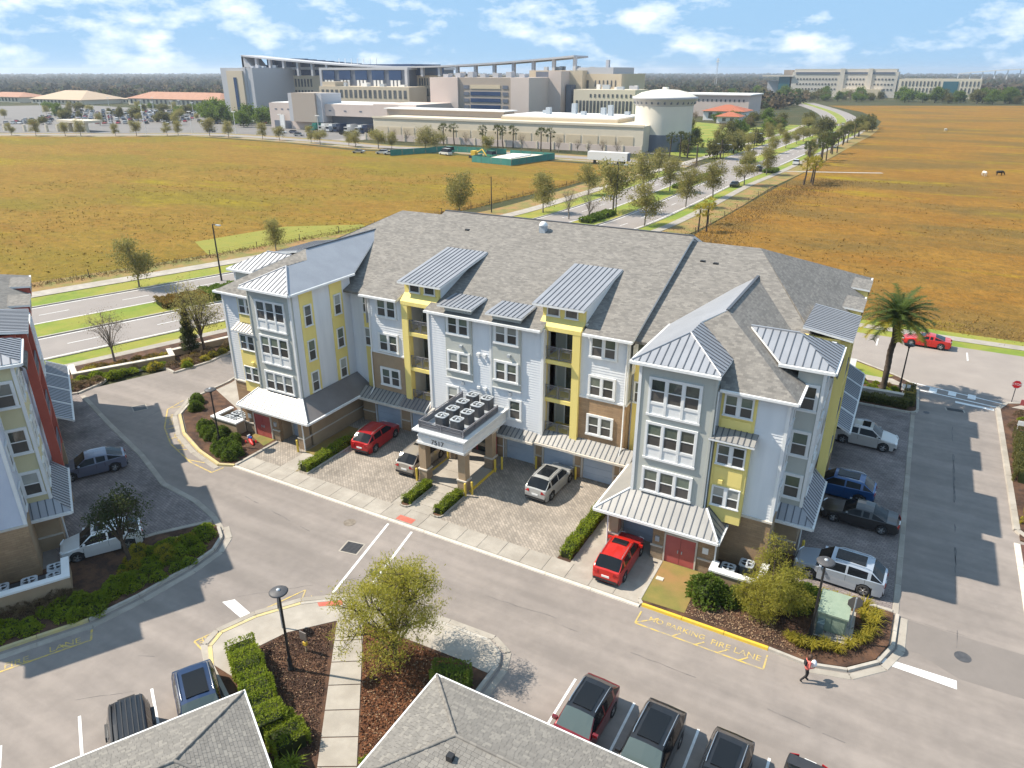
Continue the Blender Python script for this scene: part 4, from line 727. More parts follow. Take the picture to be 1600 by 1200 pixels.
def building(root, pal=None, sides=(1, -1), centre=True):
    for s in sides: wing(Kit(root, s, pal))
    if not centre: return
    k = Kit(root, 1, pal); m = lambda x: 2 * CX - x
    # main gable roof with notches for the balcony bays
    sl = .361
    def z(y): return EV + sl * (y - 42.9)
    def rp(x, y): return (x, y, z(y))
    fr = [(-37.7, 42.9), (-34.0, 42.9), (-34.0, 43.9), (-31.0, 43.9), (-31.0, 42.4), (-21.1, 42.4), (-21.1, 43.9), (-18.1, 43.9), (-18.1, 42.9), (-14.5, 42.9), (-14.5, 55.8), (-37.7, 55.8)]
    k.slab('roof', [rp(*p) for p in fr], 'shx', .22, mside='white'); k.slab('roof', [(-37.7, 55.8, z(55.8)), (-14.5, 55.8, z(55.8)), (-14.5, 68.7, EV), (-37.7, 68.7, EV)], 'shx', .22, mside='white')
    k.box('ridge_cap', -37.7, -14.5, 55.68, 55.92, z(55.8) - .05, z(55.8) + .03, 'dark')
    for X in (-37.6, -14.6):
        k.slab('gable', [(X - .08, 43.4, 11.2), (X + .08, 43.4, 11.2), (X + .08, 43.4, z(43.4) - .1), (X - .08, 43.4, z(43.4) - .1)], 'siding', 0)
        MB().add([(X, 43.4, 9), (X, 68.2, 9), (X, 68.2, z(43.4) - .2), (X, 55.8, z(55.8) - .2), (X, 43.4, z(43.4) - .2), (X - .15 if X > -20 else X + .15, 55.8, 9)], [(0, 1, 2, 3, 4)]).build('gable_wall', k.m('siding'), root)
    for a, b in (((-37.7, 42.85), (-34.0, 42.85)), ((-31.0, 42.35), (-21.1, 42.35)), ((-18.1, 42.85), (-14.5, 42.85))): k.gutter((*a, z(a[1]) - .08), (*b, z(b[1]) - .08), .08)
    k.box('wall', -37.0, -15.0, 45.6, 67.8, 0, 11.6, 'siding'); k.box('wall', -30.9, -21.2, 43.3, 45.8, 3, 11.5, 'siding')
    for s in (1, -1):
        q = Kit(root, s, pal)
        # outer bays
        q.wall('f', 43.4, -18.4, -14.85, 6.75, 11.5, 'siding', True); q.wall('f', 43.37, -18.4, -14.82, 2.9, 6.62, 'base' if s > 0 else 'plain'); q.box('band', -18.4, -14.76, 43.3, 43.42, 6.62, 6.76, 'white')
        q.wall('r', -14.85, 43.42, 45.8, 6.76, 11.6, 'grey'); q.wall('r', -14.82, 43.4, 45.8, 0, 6.62, 'plain'); q.box('band', -14.86, -14.75, 43.42, 45.8, 6.62, 6.76, 'white'); q.box('corner_trim', -14.98, -14.79, 43.34, 43.5, 6.76, 11.5, 'white')
        q.box('wall', -18.4, -15.0, 43.65, 45.7, 0, 11.4, 'siding')
        for zz in (9.8, 6.85, 3.8): q.win('double', 'f', 43.37, -16.7, zz)
        q.pipe([(-14.95, 43.25, 11.4), (-14.95, 43.25, 6.9), (-14.92, 43.2, 6.5), (-14.92, 43.2, 3.4), (-14.9, 42.5, 2.7), (-14.9, 42.9, 2.4), (-14.9, 43.25, 2.2), (-14.9, 43.25, .1)])
        # balcony bay
        q.box('column', -18.95, -18.38, 43.12, 43.7, 2.85, 11.55, 'accent'); q.box('column', -21.55, -21.1, 43.12, 43.7, 2.85, 11.55, 'accent'); q.box('bay_wall', -18.6, -18.38, 43.7, 45.6, 3, 11.6, 'siding'); q.box('bay_wall', -21.5, -21.3, 43.7, 45.6, 3, 11.6, 'grey')
        q.box('header', -21.1, -18.95, 43.14, 43.6, 11.25, 11.6, 'accent')
        q.slab('sill_slope', [(-21.6, 43.1, 11.58), (-18.34, 43.1, 11.58), (-18.34, 43.8, 12.12), (-21.6, 43.8, 12.12)], 'accent', .3)
        q.box('dormer_wall', -21.6, -18.34, 43.78, 44.0, 11.9, 13.05, 'accent')
        for x in (-20.75, -19.35): q.win('transom', 'f', 43.78, x, 12.16)
        for x in (-21.6, -18.34):
            X = q.X(x); MB().slab([(X - .06, 43.95, 11.9), (X - .06, 50.0, 14.15), (X - .06, 43.95, 13.05)], (.12, 0, 0)).build('dormer_cheek', 'white', root)
        q.metal([(-22.15, 43.1, 13.12), (-18.15, 43.1, 13.12), (-18.15, 50.25, 14.36), (-22.15, 50.25, 14.36)], (0, -1), 'metal', .40, .16)
        for zf in (3.05, 6.05, 9.05):
            q.box('balcony_floor', -21.1, -18.95, 43.2, 45.6, zf - .3, zf, 'accent'); railing(q, 'f', 43.3, -21.07, -18.98, zf)
            q.box('balcony_back', -21.3, -18.6, 45.5, 45.62, zf, zf + 2.6, 'grey'); dw = q.box('glass_door', -20.4, -18.75, 45.42, 45.5, zf + .02, zf + 2.15, 'glass'); q.box('door_frame', -20.47, -20.38, 45.38, 45.5, zf, zf + 2.2, 'white', dw); q.box('door_frame', -19.6, -19.54, 45.38, 45.5, zf, zf + 2.2, 'white', dw)
            q.box('door', -21.28, -21.2, 44.3, 45.2, zf + .02, zf + 2.1, 'reddoor')
    # centre block with the two grey oriels
    k.wall('f', 42.9, -31.05, -21.05, 3.0, 11.4, 'siding', True); k.wall('r', -21.05, 42.92, 43.4, 3.0, 11.4, 'white'); k.wall('l', -31.05, 42.92, 43.4, 3.0, 11.4, 'white')
    for x in (-31.08, -21.22): k.box('corner_trim', x, x + .2, 42.82, 43.0, 3.0, 11.4, 'white')
    k.box('corner_trim', -25.5, -25.34, 42.82, 42.9, 3.0, 11.4, 'white')
    for x in (-28.18, -24.02):
        k.box('oriel', x - 1.17, x + 1.17, 42.74, 43.0, 6.2, 11.95, 'grey'); k.box('oriel_foot', x - 1.22, x + 1.22, 42.70, 42.9, 6.14, 6.22, 'white'); k.win('double', 'f', 42.74, x, 9.75); k.win('double', 'f', 42.74, x, 6.8); k.box('sill', x - 1.2, x + 1.2, 42.68, 42.8, 6.74, 6.82, 'white')
        k.metal([(x - 1.5, 42.25, 12.1), (x + 1.5, 42.25, 12.1), (x + 1.42, 44.7, 12.36), (x - 1.42, 44.7, 12.36)], (0, -1), 'metal_r', .36, .13); k.box('oriel_cheek', x - 1.15, x + 1.15, 42.9, 44.3, 11.4, 12.05, 'grey')
        k.box('vent_hood', x + .15, x + .38, 42.55, 42.74, 8.85, 9.05, 'aclight'); k.box('vent_hood', x + .15, x + .38, 42.72, 42.88, 5.75, 5.95, 'aclight')
    for x, zz in ((-26.6, 8.4), (-26.05, 8.4), (-26.6, 5.7), (-26.05, 5.7)): k.box('vent_hood', x, x + .24, 42.7, 42.88, zz, zz + .22, 'white')
    for x in (-28.9, -23.35): k.win('single', 'f', 42.87, x, 3.75)
    # garage floor: walls between doors and the skirt roof
    for x0, x1 in ((-37.15, -34.65), (-33.45, -31.0), (-24.35, -21.95), (-21.1, -18.65), (-17.85, -15.5), (-30.1, -28.5)): k.garage(x0, x1, 43.42)
    for x0, x1 in ((-38.6, -37.32), (-34.48, -33.62), (-30.82, -30.28), (-28.32, -24.52), (-21.78, -21.28), (-18.48, -18.02), (-15.33, -13.1)):
        k.wall('f', 43.28, x0, x1, 0, 3.0, 'plain', thick=.5); k.wall('f', 43.24, x0, x1, 0, .95, 'base', thick=.04); k.box('base_trim', x0 - .03, x1 + .03, 43.18, 43.28, .95, 1.04, 'stone')
    k.box('lintel', -38.4, -13.4, 43.28, 43.75, 2.42, 3.05, 'plain'); k.box('soffit', -38.2, -13.9, 42.4, 43.3, 2.42, 2.45, 'white')
    zt, zb = 3.3, 2.68
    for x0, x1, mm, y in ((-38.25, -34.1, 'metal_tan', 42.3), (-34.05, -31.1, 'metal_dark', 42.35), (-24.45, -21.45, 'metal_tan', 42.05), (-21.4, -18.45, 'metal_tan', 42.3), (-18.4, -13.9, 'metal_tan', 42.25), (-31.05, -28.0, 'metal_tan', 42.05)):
        k.metal([(x0, y, zb), (x1, y, zb), (x1, 43.38, zt), (x0, 43.38, zt)], (0, -1), mm, .38, .1); k.gutter((x0 - .03, y - .05, zb - .1), (x1 + .03, y - .05, zb - .1), .08, 'stone')
    for x in (-24.5, -31.2): k.pipe([(x, 43.0, 3.4), (x, 42.1, 2.85), (x, 42.3, 2.4), (x, 43.1, 2.2), (x, 43.1, .1)])
    # entrance in the canopy
    k.box('entrance_door', -26.9, -25.2, 43.16, 43.27, .1, 2.3, 'glass'); k.box('door_frame', -27.0, -25.1, 43.1, 43.16, 2.3, 2.42, 'white')
    for x in (-27.0, -26.08, -25.2): k.box('door_frame', x, x + .1, 43.08, 43.15, .1, 2.3, 'reddoor')
    # roof vents
    for x, y in ((-33.9, 53), (-13.2, 53.2), (-12.2, 53.1)): k.box('roof_vent', x, x + .35, y, y + .3, z(y) - .6, z(y) + (.12 if x < -20 else -.32), 'black')
    t = k.box('roof_vent', -27.1, -26.55, 53.9, 54.4, z(54) - .1, z(54) + .55, 'aclight'); MB().lathe([(.36, z(54) + .55), (.38, z(54) + .62), (.2, z(54) + .85), (.001, z(54) + .92)], (-26.82, 54.15), 14, cap=False).build('vent_cap', 'white', t)

OR = (CX, 43.4, 0)
main = thing('apartment_building', 'four storey pale blue and yellow apartment block with roofed balconies and entrance canopy', 'apartment building', OR, 0, None, OR)
building(main)
left = thing('apartment_building', 'cream and red apartment block beside the lot, with shingle roof and grey metal awnings', 'apartment building', (-57.33, .22, 0), R(60.3), None, OR)
building(left, dict(siding='siding_b', tower='cream', accent='redwall', shx='shingle_d', shy='shingle_e'), (1,), False)

# ---------------------------------------------------------------- entrance canopy, part of the main block
k = Kit(main)
for x in (-28.0, -24.6):
    for y in (37.5, 41.3):
        k.box('pillar', x - .3, x + .3, y - .3, y + .3, .1, 3.35, 'tan'); k.box('pillar_base', x - .36, x + .36, y - .36, y + .36, .05, 1.0, 'stonebase'); k.box('base_trim', x - .4, x + .4, y - .4, y + .4, 1.0, 1.1, 'stone'); k.box('capital', x - .42, x + .42, y - .42, y + .42, 3.2, 3.4, 'stone')
k.box('canopy', -28.0, -24.15, 36.8, 42.9, 3.45, 4.2, 'white'); k.box('canopy', -27.95, -24.2, 36.86, 42.85, 4.2, 4.5, 'white'); k.box('cornice', -28.32, -23.88, 36.55, 42.8, 4.5, 4.62, 'white'); k.box('canopy_band', -28.06, -24.09, 36.74, 42.85, 3.45, 3.6, 'white'); k.box('canopy_band', -28.04, -24.11, 36.76, 42.84, 4.02, 4.1, 'white'); k.box('canopy_roof', -27.95, -24.2, 36.9, 42.8, 4.6, 4.66, 'aclight')
railing(k, 'f', 36.95, -27.95, -24.22, 4.62, .62, 2); railing(k, 'r', -24.25, 36.95, 41.8, 4.62, .62, 3); railing(k, 'r', -27.92, 36.95, 42.7, 4.62, .62, 3)
k.box('louvre', -27.9, -24.27, 36.98, 37.0, 4.75, 5.1, 'railing'); k.box('louvre', -24.3, -24.28, 37.0, 41.8, 4.72, 5.12, 'railing'); k.box('louvre', -27.88, -27.86, 37.0, 42.7, 4.72, 5.12, 'railing')
nm = text_mesh('7517', .55, 'black', .012); o = inst('house_number', nm, main, (-26.3, 36.77, 3.82)); o.rotation_euler = (R(90), 0, 0)
for i in range(4):
    for x in (-26.55, -25.28): condenser((x, 37.85 + i * 1.38), 'dark grey air conditioner on the canopy roof, ' + ('row behind the front rail', 'second row from the front rail', 'second row from the facade', 'row against the facade')[i], 'air conditioners on the entrance canopy', 0, 'acgrey', 4.66)
# ---------------------------------------------------------------- vehicles
def paint(name, c, metal=.3): return mat(name, c, rough=.28, metal=metal, coat=.6, spec=.5)
for n_, c_ in dict(p_red=(.42, .012, .016), p_tan=(.33, .295, .255), p_silver=(.40, .40, .39), p_silver2=(.36, .40, .46), p_black=(.016, .016, .018), p_graphite=(.035, .032, .032), p_blue=(.015, .075, .22), p_navy=(.014, .032, .085), p_maroon=(.17, .010, .014), p_white=(.68, .68, .67), p_champ=(.50, .47, .44), p_slate=(.13, .14, .19), p_green=(.02, .16, .11), p_coupe=(.55, .02, .012), p_teal=(.02, .22, .18)).items(): paint(n_, c_)
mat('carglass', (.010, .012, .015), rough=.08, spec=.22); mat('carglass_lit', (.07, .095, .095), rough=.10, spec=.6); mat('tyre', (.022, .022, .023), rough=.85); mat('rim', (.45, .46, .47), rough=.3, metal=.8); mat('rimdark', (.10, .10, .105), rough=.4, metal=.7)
mat('lamp_red', (.30, .012, .012), rough=.2); mat('lamp_white', (.70, .72, .74), rough=.15); mat('chrome', (.62, .63, .65), rough=.2, metal=.9)
def interp(P, x):
    for (a, b), (c, d) in zip(P, P[1:]):
        if x <= c: return b + (d - b) * ((x - a) / (c - a) if c > a else 0)
    return P[-1][1]
CARS = dict(
    suv=dict(L=4.65, W=1.86, H=1.67, cowl=.245, wt=.40, re=.83, rg=.965, hood=(.86, 1.05), rb=1.12, tail=.99, wh=(.19, .80), r=.355, rails=True),
    suvl=dict(L=5.0, W=1.97, H=1.74, cowl=.245, wt=.39, re=.84, rg=.965, hood=(.90, 1.09), rb=1.16, tail=.99, wh=(.19, .79), r=.375, rails=True),
    sedan=dict(L=4.85, W=1.85, H=1.45, cowl=.29, wt=.44, re=.66, rg=.84, hood=(.70, .94), rb=.98, tail=.96, wh=(.19, .80), r=.34, rails=False),
    coupe=dict(L=4.8, W=1.90, H=1.36, cowl=.33, wt=.47, re=.66, rg=.86, hood=(.74, .96), rb=1.0, tail=.97, wh=(.20, .80), r=.35, rails=False),
    jeep=dict(L=4.3, W=1.85, H=1.84, cowl=.31, wt=.36, re=.93, rg=.985, hood=(1.02, 1.12), rb=1.12, tail=.995, wh=(.15, .79), r=.40, rails=False),
    van=dict(L=5.6, W=2.0, H=2.4, cowl=.18, wt=.32, re=.95, rg=.985, hood=(.95, 1.15), rb=1.2, tail=.995, wh=(.17, .80), r=.36, rails=False),
    cross=dict(L=4.7, W=1.9, H=1.60, cowl=.27, wt=.43, re=.74, rg=.955, hood=(.80, 1.0), rb=1.12, tail=.985, wh=(.185, .81), r=.365, rails=False),
    hatch=dict(L=4.35, W=1.80, H=1.58, cowl=.28, wt=.42, re=.80, rg=.94, hood=(.78, .98), rb=1.05, tail=.985, wh=(.19, .80), r=.34, rails=True))
WHL = {}
def wheel_meshes(r, w=.22):
    key = round(r, 3)
    if key not in WHL:
        def turn(mb): mb.v = [(z, x, y) for x, y, z in mb.v]; return mb
        ty = turn(MB().lathe([(r * .66, w / 2 - .01), (r * .92, w / 2), (r, w / 2 - .04), (r, -w / 2 + .04), (r * .92, -w / 2), (r * .66, -w / 2 + .01)], n=22, cap=False))
        ri = MB().lathe([(r * .68, w / 2 - .015), (r * .62, w / 2 - .02), (r * .60, w / 2 - .07), (.001, w / 2 - .07)], n=22, cap=False, mi=1)
        for q in range(5):
            a = q * 2 * math.pi / 5
            for da in (-.17, .17): ri.add([(.05 * math.cos(a - .6), .05 * math.sin(a - .6), w / 2 - .02), (r * .62 * math.cos(a + da - .08), r * .62 * math.sin(a + da - .08), w / 2 - .03), (r * .62 * math.cos(a + da + .08), r * .62 * math.sin(a + da + .08), w / 2 - .03), (.05 * math.cos(a + .6), .05 * math.sin(a + .6), w / 2 - .02)], [(0, 1, 2, 3)])
        ri.lathe([(.055, w / 2 - .03), (.05, w / 2), (.001, w / 2)], n=10, cap=False); ri = turn(ri)
        WHL[key] = (ty.mesh('tyre', 'tyre'), ri.mesh('rim', ['rim', 'rimdark']))
    return WHL[key]
def car(kind, col, loc, heading, label, group='parked cars', roofm=None, sunroof=True, name='parked_car', glass='carglass', cat='car'):
    """heading: plan angle in degrees of the nose, 0 = +X"""
    c = CARS[kind]; Ln, Wd, H = c['L'], c['W'], c['H']; hw = Wd / 2
    t = thing(name, label, cat, (*loc, loc[2] if len(loc) > 2 else .02)[:3] if len(loc) > 2 else (loc[0], loc[1], .025), R(heading - 90), group, (0, 0, 0))
    top = [(0, .62), (.006, c['hood'][0] - .1), (.035, c['hood'][0]), (c['cowl'], c['hood'][1]), (c['wt'], H - .03), ((c['wt'] + c['re']) / 2, H), (c['re'], H - .06), (c['rg'], c['rb']), (c['tail'], c['rb'] - .04), (1, .70)]
    belt = [(0, .60), (.02, c['hood'][0] - .10), (c['cowl'], c['hood'][1] - .06), (.9, c['rb'] - .02), (.985, c['rb'] - .05), (1, .66)]
    wid = [(0, .70), (.02, .84), (.07, .93), (.16, .985), (.3, 1), (.8, 1), (.92, .97), (.985, .90), (1, .82)]
    st = {0, .006, .02, .045, .09, .15, c['cowl'] * .85, c['cowl'], (c['cowl'] + c['wt']) / 2, c['wt'], c['re'], c['rg'], .94, .97, .985, 1, c['tail'], (c['re'] + c['rg']) / 2}
    cab0, cab1 = c['cowl'], c['rg']; bp = c['wt'] + (c['re'] - c['wt']) * .42; cp = c['re'] - .02; pil = [(bp - .012, bp + .012), (cp - .018, cp + .018)]
    for a, b in pil: st |= {a, b}
    seams = [c['cowl'] + .035, bp, cp - .035]
    for q in seams: st |= {q - .0016, q + .0016}
    for w in c['wh']:
        for d in (-.43, -.40, -.33, -.2, 0, .2, .33, .40, .43): st.add(w + d / Ln)
    st = sorted(x for x in st if 0 <= x <= 1); rows = []; out = []
    for s in st:
        if not out or s - out[-1] > .0012: out.append(s)
    st = out
    for s in st:
        zt = interp(top, s); zb_ = min(interp(belt, s), zt - .015); w = hw * interp(wid, s); cabin = cab0 - .001 <= s <= cab1 + .001 and zt - zb_ > .12
        zl = .21
        for q in c['wh']:
            d = abs(s - q) * Ln
            if d < c['r'] + .05: zl = max(zl, c['r'] + math.sqrt((c['r'] + .05) ** 2 - d * d))
        if s < .03 or s > .97: zl = .32
        h = zt - zb_; f = min(1, h / (H - 1.0)); wt = w * (.93 - .17 * f)
        z2 = max(zb_ * .62, min(zl + .04, zb_ - .04)); y = Ln / 2 - s * Ln
        rows.append([(0, y, .2), (w - .12, y, max(zl - .02, .2)), (w - .02, y, zl), (w, y, z2), (w * .985, y, zb_), (w * .955, y, zb_ + .06 * h + .008), (wt + .02, y, zb_ + .80 * h), (wt - .03, y, zb_ + .93 * h), (wt * .62, y, zt - .008), (0, y, zt + .012)])
    body, ws, rw = MB(), MB(), MB(); sw = {1: MB(), -1: MB()}; nj = len(rows[0])
    for i in range(len(st) - 1):
        mid = (st[i] + st[i + 1]) / 2; incab = cab0 <= mid <= cab1; pl = any(a <= mid <= b for a, b in pil)
        for j in range(nj - 1):
            for sg in (1, -1):
                q = [(sg * p[0], p[1], p[2]) for p in (rows[i][j], rows[i + 1][j], rows[i + 1][j + 1], rows[i][j + 1])]
                if sg < 0: q.reverse()
                if j <= 1: body.add(q, [(0, 1, 2, 3)], 1)
                elif j == 5 and incab and not pl: sw[sg].add(q, [(0, 1, 2, 3)], 0)
                elif j >= 7 and c['cowl'] <= mid <= c['wt']: ws.add(q, [(0, 1, 2, 3)], 0)
                elif j >= 7 and c['re'] <= mid <= c['rg']: rw.add(q, [(0, 1, 2, 3)], 0)
                else: body.add(q, [(0, 1, 2, 3)], (2 if (roofm and j >= 6 and c['wt'] <= mid <= c['re']) else (1 if (j == 3 and any(abs(mid - q) < .0017 for q in seams)) or j == 2 and kind != 'sedan' and rows[i][2][2] > .24 else 0)), True)
    for e, rv in ((0, False), (-1, True)):
        ring = [p for p in rows[e][1:]] + [(-p[0], p[1], p[2]) for p in reversed(rows[e][1:-1])]; body.face(ring if not rv else ring[::-1])
    bo = body.build('body', [col, 'tyre', roofm or col], t, (0, 0, 0))
    ws.build('windshield', glass, t, (0, 0, 0)); rw.build('rear_window', 'carglass', t, (0, 0, 0))
    for sg in (1, -1): sw[sg].build('side_window', 'carglass', t, (0, 0, 0))
    ty, ri = wheel_meshes(c['r'])
    for q in c['wh']:
        for sg in (1, -1):
            x = sg * (hw - .10); wl = bpy.data.objects.new('wheel', ri); C.objects.link(wl); wl.parent = t; wl.location = (x, Ln / 2 - q * Ln, c['r']); wl.rotation_euler = (0, 0, 0 if sg > 0 else math.pi); POS[wl] = Vector((0, 0, 0))
            tt = bpy.data.objects.new('tyre', ty); C.objects.link(tt); tt.parent = wl; POS[tt] = Vector((0, 0, 0))
    zf = c['hood'][0] - .13; fr_, rr_ = Ln / 2, -Ln / 2
    for sg in (1, -1):
        MB().slab([(sg * hw * .52, fr_ - .035, zf), (sg * hw * .88, fr_ - .16, zf + .02), (sg * hw * .90, fr_ - .26, zf + .14), (sg * hw * .54, fr_ - .10, zf + .12)], (0, .05, .02)).build('headlight', 'lamp_white', t, (0, 0, 0))
        z0 = c['rb'] - .30; MB().slab([(sg * hw * .50, rr_ - .005, z0), (sg * hw * .86, rr_ + .06, z0), (sg * hw * .90, rr_ + .16, z0 + .18), (sg * hw * .50, rr_ + .03, z0 + .18)], (sg * .015, -.03, .01)).build('taillight', 'lamp_red', t, (0, 0, 0))
        ym = Ln / 2 - (c['cowl'] + .05) * Ln; MB().box(min(sg * hw * .95, sg * (hw + .2)), max(sg * hw * .95, sg * (hw + .2)), ym - .09, ym + .05, c['hood'][1] - .02, c['hood'][1] + .14).build('mirror', col if kind != 'jeep' else 'black', t, (0, 0, 0))
        if c['rails']: MB().tube([(sg * hw * .70, Ln / 2 - (c['wt'] + .05) * Ln, H - .03), (sg * hw * .71, Ln / 2 - (c['wt'] + .09) * Ln, H + .035), (sg * hw * .71, Ln / 2 - (c['re'] - .06) * Ln, H + .02), (sg * hw * .70, Ln / 2 - (c['re'] - .01) * Ln, H - .06)], .022, 5).build('roof_rail', 'chrome', t, (0, 0, 0))
    MB().box(-.36, .36, fr_ - .05, fr_ + .008, .42, zf + .03).build('grille', 'black', t, (0, 0, 0)); MB().box(-.24, .24, rr_ - .02, rr_ + .06, .62, .75).build('licence_plate', 'white', t, (0, 0, 0)); MB().box(-hw * .8, hw * .8, rr_ - .025, rr_ + .05, .33, .48).build('bumper', 'tyre', t, (0, 0, 0))
    if sunroof: 
        a, b = Ln / 2 - (c['wt'] + .045) * Ln, Ln / 2 - (c['wt'] + (c['re'] - c['wt']) * (.36 if sunroof == 1 else .82)) * Ln; MB().box(-hw * .5, hw * .5, b, a, H - .03, H + .022).build('sunroof', 'carglass', t, (0, 0, 0))
    if kind == 'jeep':
        for i in range(7): x = -.62 + i * .207; MB().box(x - .02, x + .02, Ln / 2 - c['re'] * Ln + .1, Ln / 2 - c['wt'] * Ln - .1, H - .01, H + .03).build('roof_rib', 'black', t, (0, 0, 0))
        MB().box(-.36, .36, rr_ - .22, rr_ - .02, .75, 1.4).build('spare_wheel', 'tyre', t, (0, 0, 0))
        for q in c['wh']:
            for sg in (1, -1): MB().slab([(sg * (hw - .06), Ln / 2 - q * Ln + .55, .78), (sg * (hw - .06), Ln / 2 - q * Ln + .42, .93), (sg * (hw - .06), Ln / 2 - q * Ln - .42, .93), (sg * (hw - .06), Ln / 2 - q * Ln - .55, .78)], (sg * .16, 0, -.01)).build('fender', 'black', t, (0, 0, 0))
    return t
car('suv', 'p_red', (-34.9, 40.3), 94, 'dark red SUV with silver roof rails parked at a garage by the left wing', sunroof=False)
car('suv', 'p_tan', (-29.7, 39.3), 92, 'grey beige SUV half under the entrance canopy', sunroof=1)
car('suv', 'p_silver', (-19.35, 40.9), 88, 'silver SUV with dark glass roof parked before the garages', sunroof=2)
car('suv', 'p_coupe', (-11.7, 34.95), 90, 'bright red SUV parked in the open garage recess of the right wing', sunroof=1)
car('suvl', 'p_silver2', (.35, 40.05), 177, 'silver crossover parked beside the green transformer box', sunroof=2)
car('sedan', 'p_graphite', (.85, 47.1), 178, 'black sedan parked next to the blue SUV', sunroof=False)
car('suv', 'p_blue', (-.75, 50.4), 178, 'bright blue SUV parked under the side awning', sunroof=2)
car('suvl', 'p_champ', (.1, 59.6), -2, 'white champagne SUV with dark sunroof parked under the far side awning', sunroof=1)
car('coupe', 'p_coupe', (4.2, 88.0), 178, 'bright red sports coupe parked on the cross street', sunroof=False)
car('cross', 'p_slate', (-50.9, 26.2), 241, 'slate grey sloping-back crossover in the shade of the cream and red block', sunroof=False)
car('suv', 'p_white', (-41.15, 20.6), 238, 'white SUV with sunroof nosed up to the utility wall of the cream block', sunroof=1)
car('jeep', 'p_black', (-25.55, 11.75), -31, 'black boxy off-roader with ribbed hardtop beside the left carport', sunroof=False)
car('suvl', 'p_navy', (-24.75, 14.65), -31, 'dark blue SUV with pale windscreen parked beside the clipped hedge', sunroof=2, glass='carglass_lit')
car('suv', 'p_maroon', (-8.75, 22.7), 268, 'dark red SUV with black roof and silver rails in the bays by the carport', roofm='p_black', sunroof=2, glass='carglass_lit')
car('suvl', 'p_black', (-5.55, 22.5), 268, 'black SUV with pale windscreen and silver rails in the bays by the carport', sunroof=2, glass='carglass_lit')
car('suv', 'p_black', (-2.45, 22.6), 268, 'black SUV between the SUV with pale windscreen and the dark sedan', sunroof=2)
car('sedan', 'p_graphite', (.65, 22.9), 268, 'dark sedan last in the row of bays by the carport', sunroof=False)
# far traffic and the vehicles by the fence: one shape each, too small to show parts
FARM = {}
def far_car(col, loc, heading, label, group, kind='suv', name='parked_car', cat='car', sc=1.):
    key = (col, kind)
    if key not in FARM:
        c = CARS[kind]; Ln, hw, H = c['L'], c['W'] / 2, c['H']; mb = MB()
        prof = [(0, .35), (0, c['hood'][0] - .1), (c['cowl'], c['hood'][1]), (c['wt'], H), (c['re'], H - .05), (c['rg'], c['rb']), (1, c['rb'] - .1), (1, .35)]
        for a, b in zip(prof, prof[1:]):
            ya, yb = Ln / 2 - a[0] * Ln, Ln / 2 - b[0] * Ln; wa = hw * (.78 if a[1] > 1.25 else 1); wb = hw * (.78 if b[1] > 1.25 else 1); g = 1 if (a[1] > 1.25) != (b[1] > 1.25) else 0
            mb.add([(-wa, ya, a[1]), (wa, ya, a[1]), (wb, yb, b[1]), (-wb, yb, b[1])], [(0, 1, 2, 3)], g)
        for sg in (1, -1):
            lo = [(sg * hw, Ln / 2 - s * Ln, z) for s, z in ((0, .35), (0, c['hood'][0] - .1), (c['cowl'], c['hood'][1]), (c['rg'], c['rb']), (1, c['rb'] - .1), (1, .35))]; mb.face(lo)
            mb.face([(sg * hw, Ln / 2 - c['cowl'] * Ln, c['hood'][1]), (sg * hw * .78, Ln / 2 - c['wt'] * Ln, H), (sg * hw * .78, Ln / 2 - c['re'] * Ln, H - .05), (sg * hw, Ln / 2 - c['rg'] * Ln, c['rb'])], 1)
            for q in c['wh']: mb.tube([(sg * (hw - .2), Ln / 2 - q * Ln, c['r']), (sg * (hw + .01), Ln / 2 - q * Ln, c['r'])], c['r'], 10, 2)
        FARM[key] = mb.mesh('far_car', [col, 'carglass', 'tyre'])
    o = inst(name, FARM[key], None, (loc[0], loc[1], loc[2] if len(loc) > 2 else .0), R(heading - 90), sc); return tag(o, label, cat, group)
G_ = 'cars on the avenue'
far_car('p_black', (-42.6, 200, -.03), 92, 'dark car driving on the avenue beside the golden field', G_, 'sedan', 'moving_car'); far_car('p_white', (-36.4, 260, -.03), 92, 'white pickup-sized car on the avenue past the junction', G_, 'suv', 'moving_car'); far_car('p_black', (-43.5, 237, -.03), 95, 'black SUV waiting in the avenue junction', G_, 'suvl', 'moving_car')
for i, (x, y, q, c_) in enumerate(((-42.5, 372, 92, 'p_graphite'), (-53, 405, 270, 'p_white'), (-57, 470, 268, 'p_silver'), (-44, 470, 95, 'p_white'))): far_car(c_, (x, y, -.03), q, ('small ' + ('dark grey', 'white', 'silver', 'white')[i] + ' car far up the avenue ' + ('on the lane by the golden field', 'beside the planted median', 'coming down past the hospital turn', 'on the lane by the tree row')[i]), G_, 'sedan', 'moving_car')
for x, y, h_, c_, kd, lb in ((-186.5, 219, 200, 'p_champ', 'sedan', 'beige car parked alone on the dry grass'), (-176.5, 220.5, 200, 'p_white', 'suv', 'white SUV parked at the end of the green fence'), (-172.5, 220, 200, 'p_white', 'sedan', 'white sedan parked against the green screen fence'), (-154, 229, 160, 'p_white', 'van', 'white van inside the green fenced yard'), (-157.5, 236, 160, 'p_teal', 'van', 'teal van at the back of the green fenced yard'), (-135.5, 230, 150, 'p_teal', 'van', 'teal truck near the yellow machine in the fenced yard')): far_car(c_, (x, y, -.05), h_, lb, 'vehicles around the fenced yard', kd)

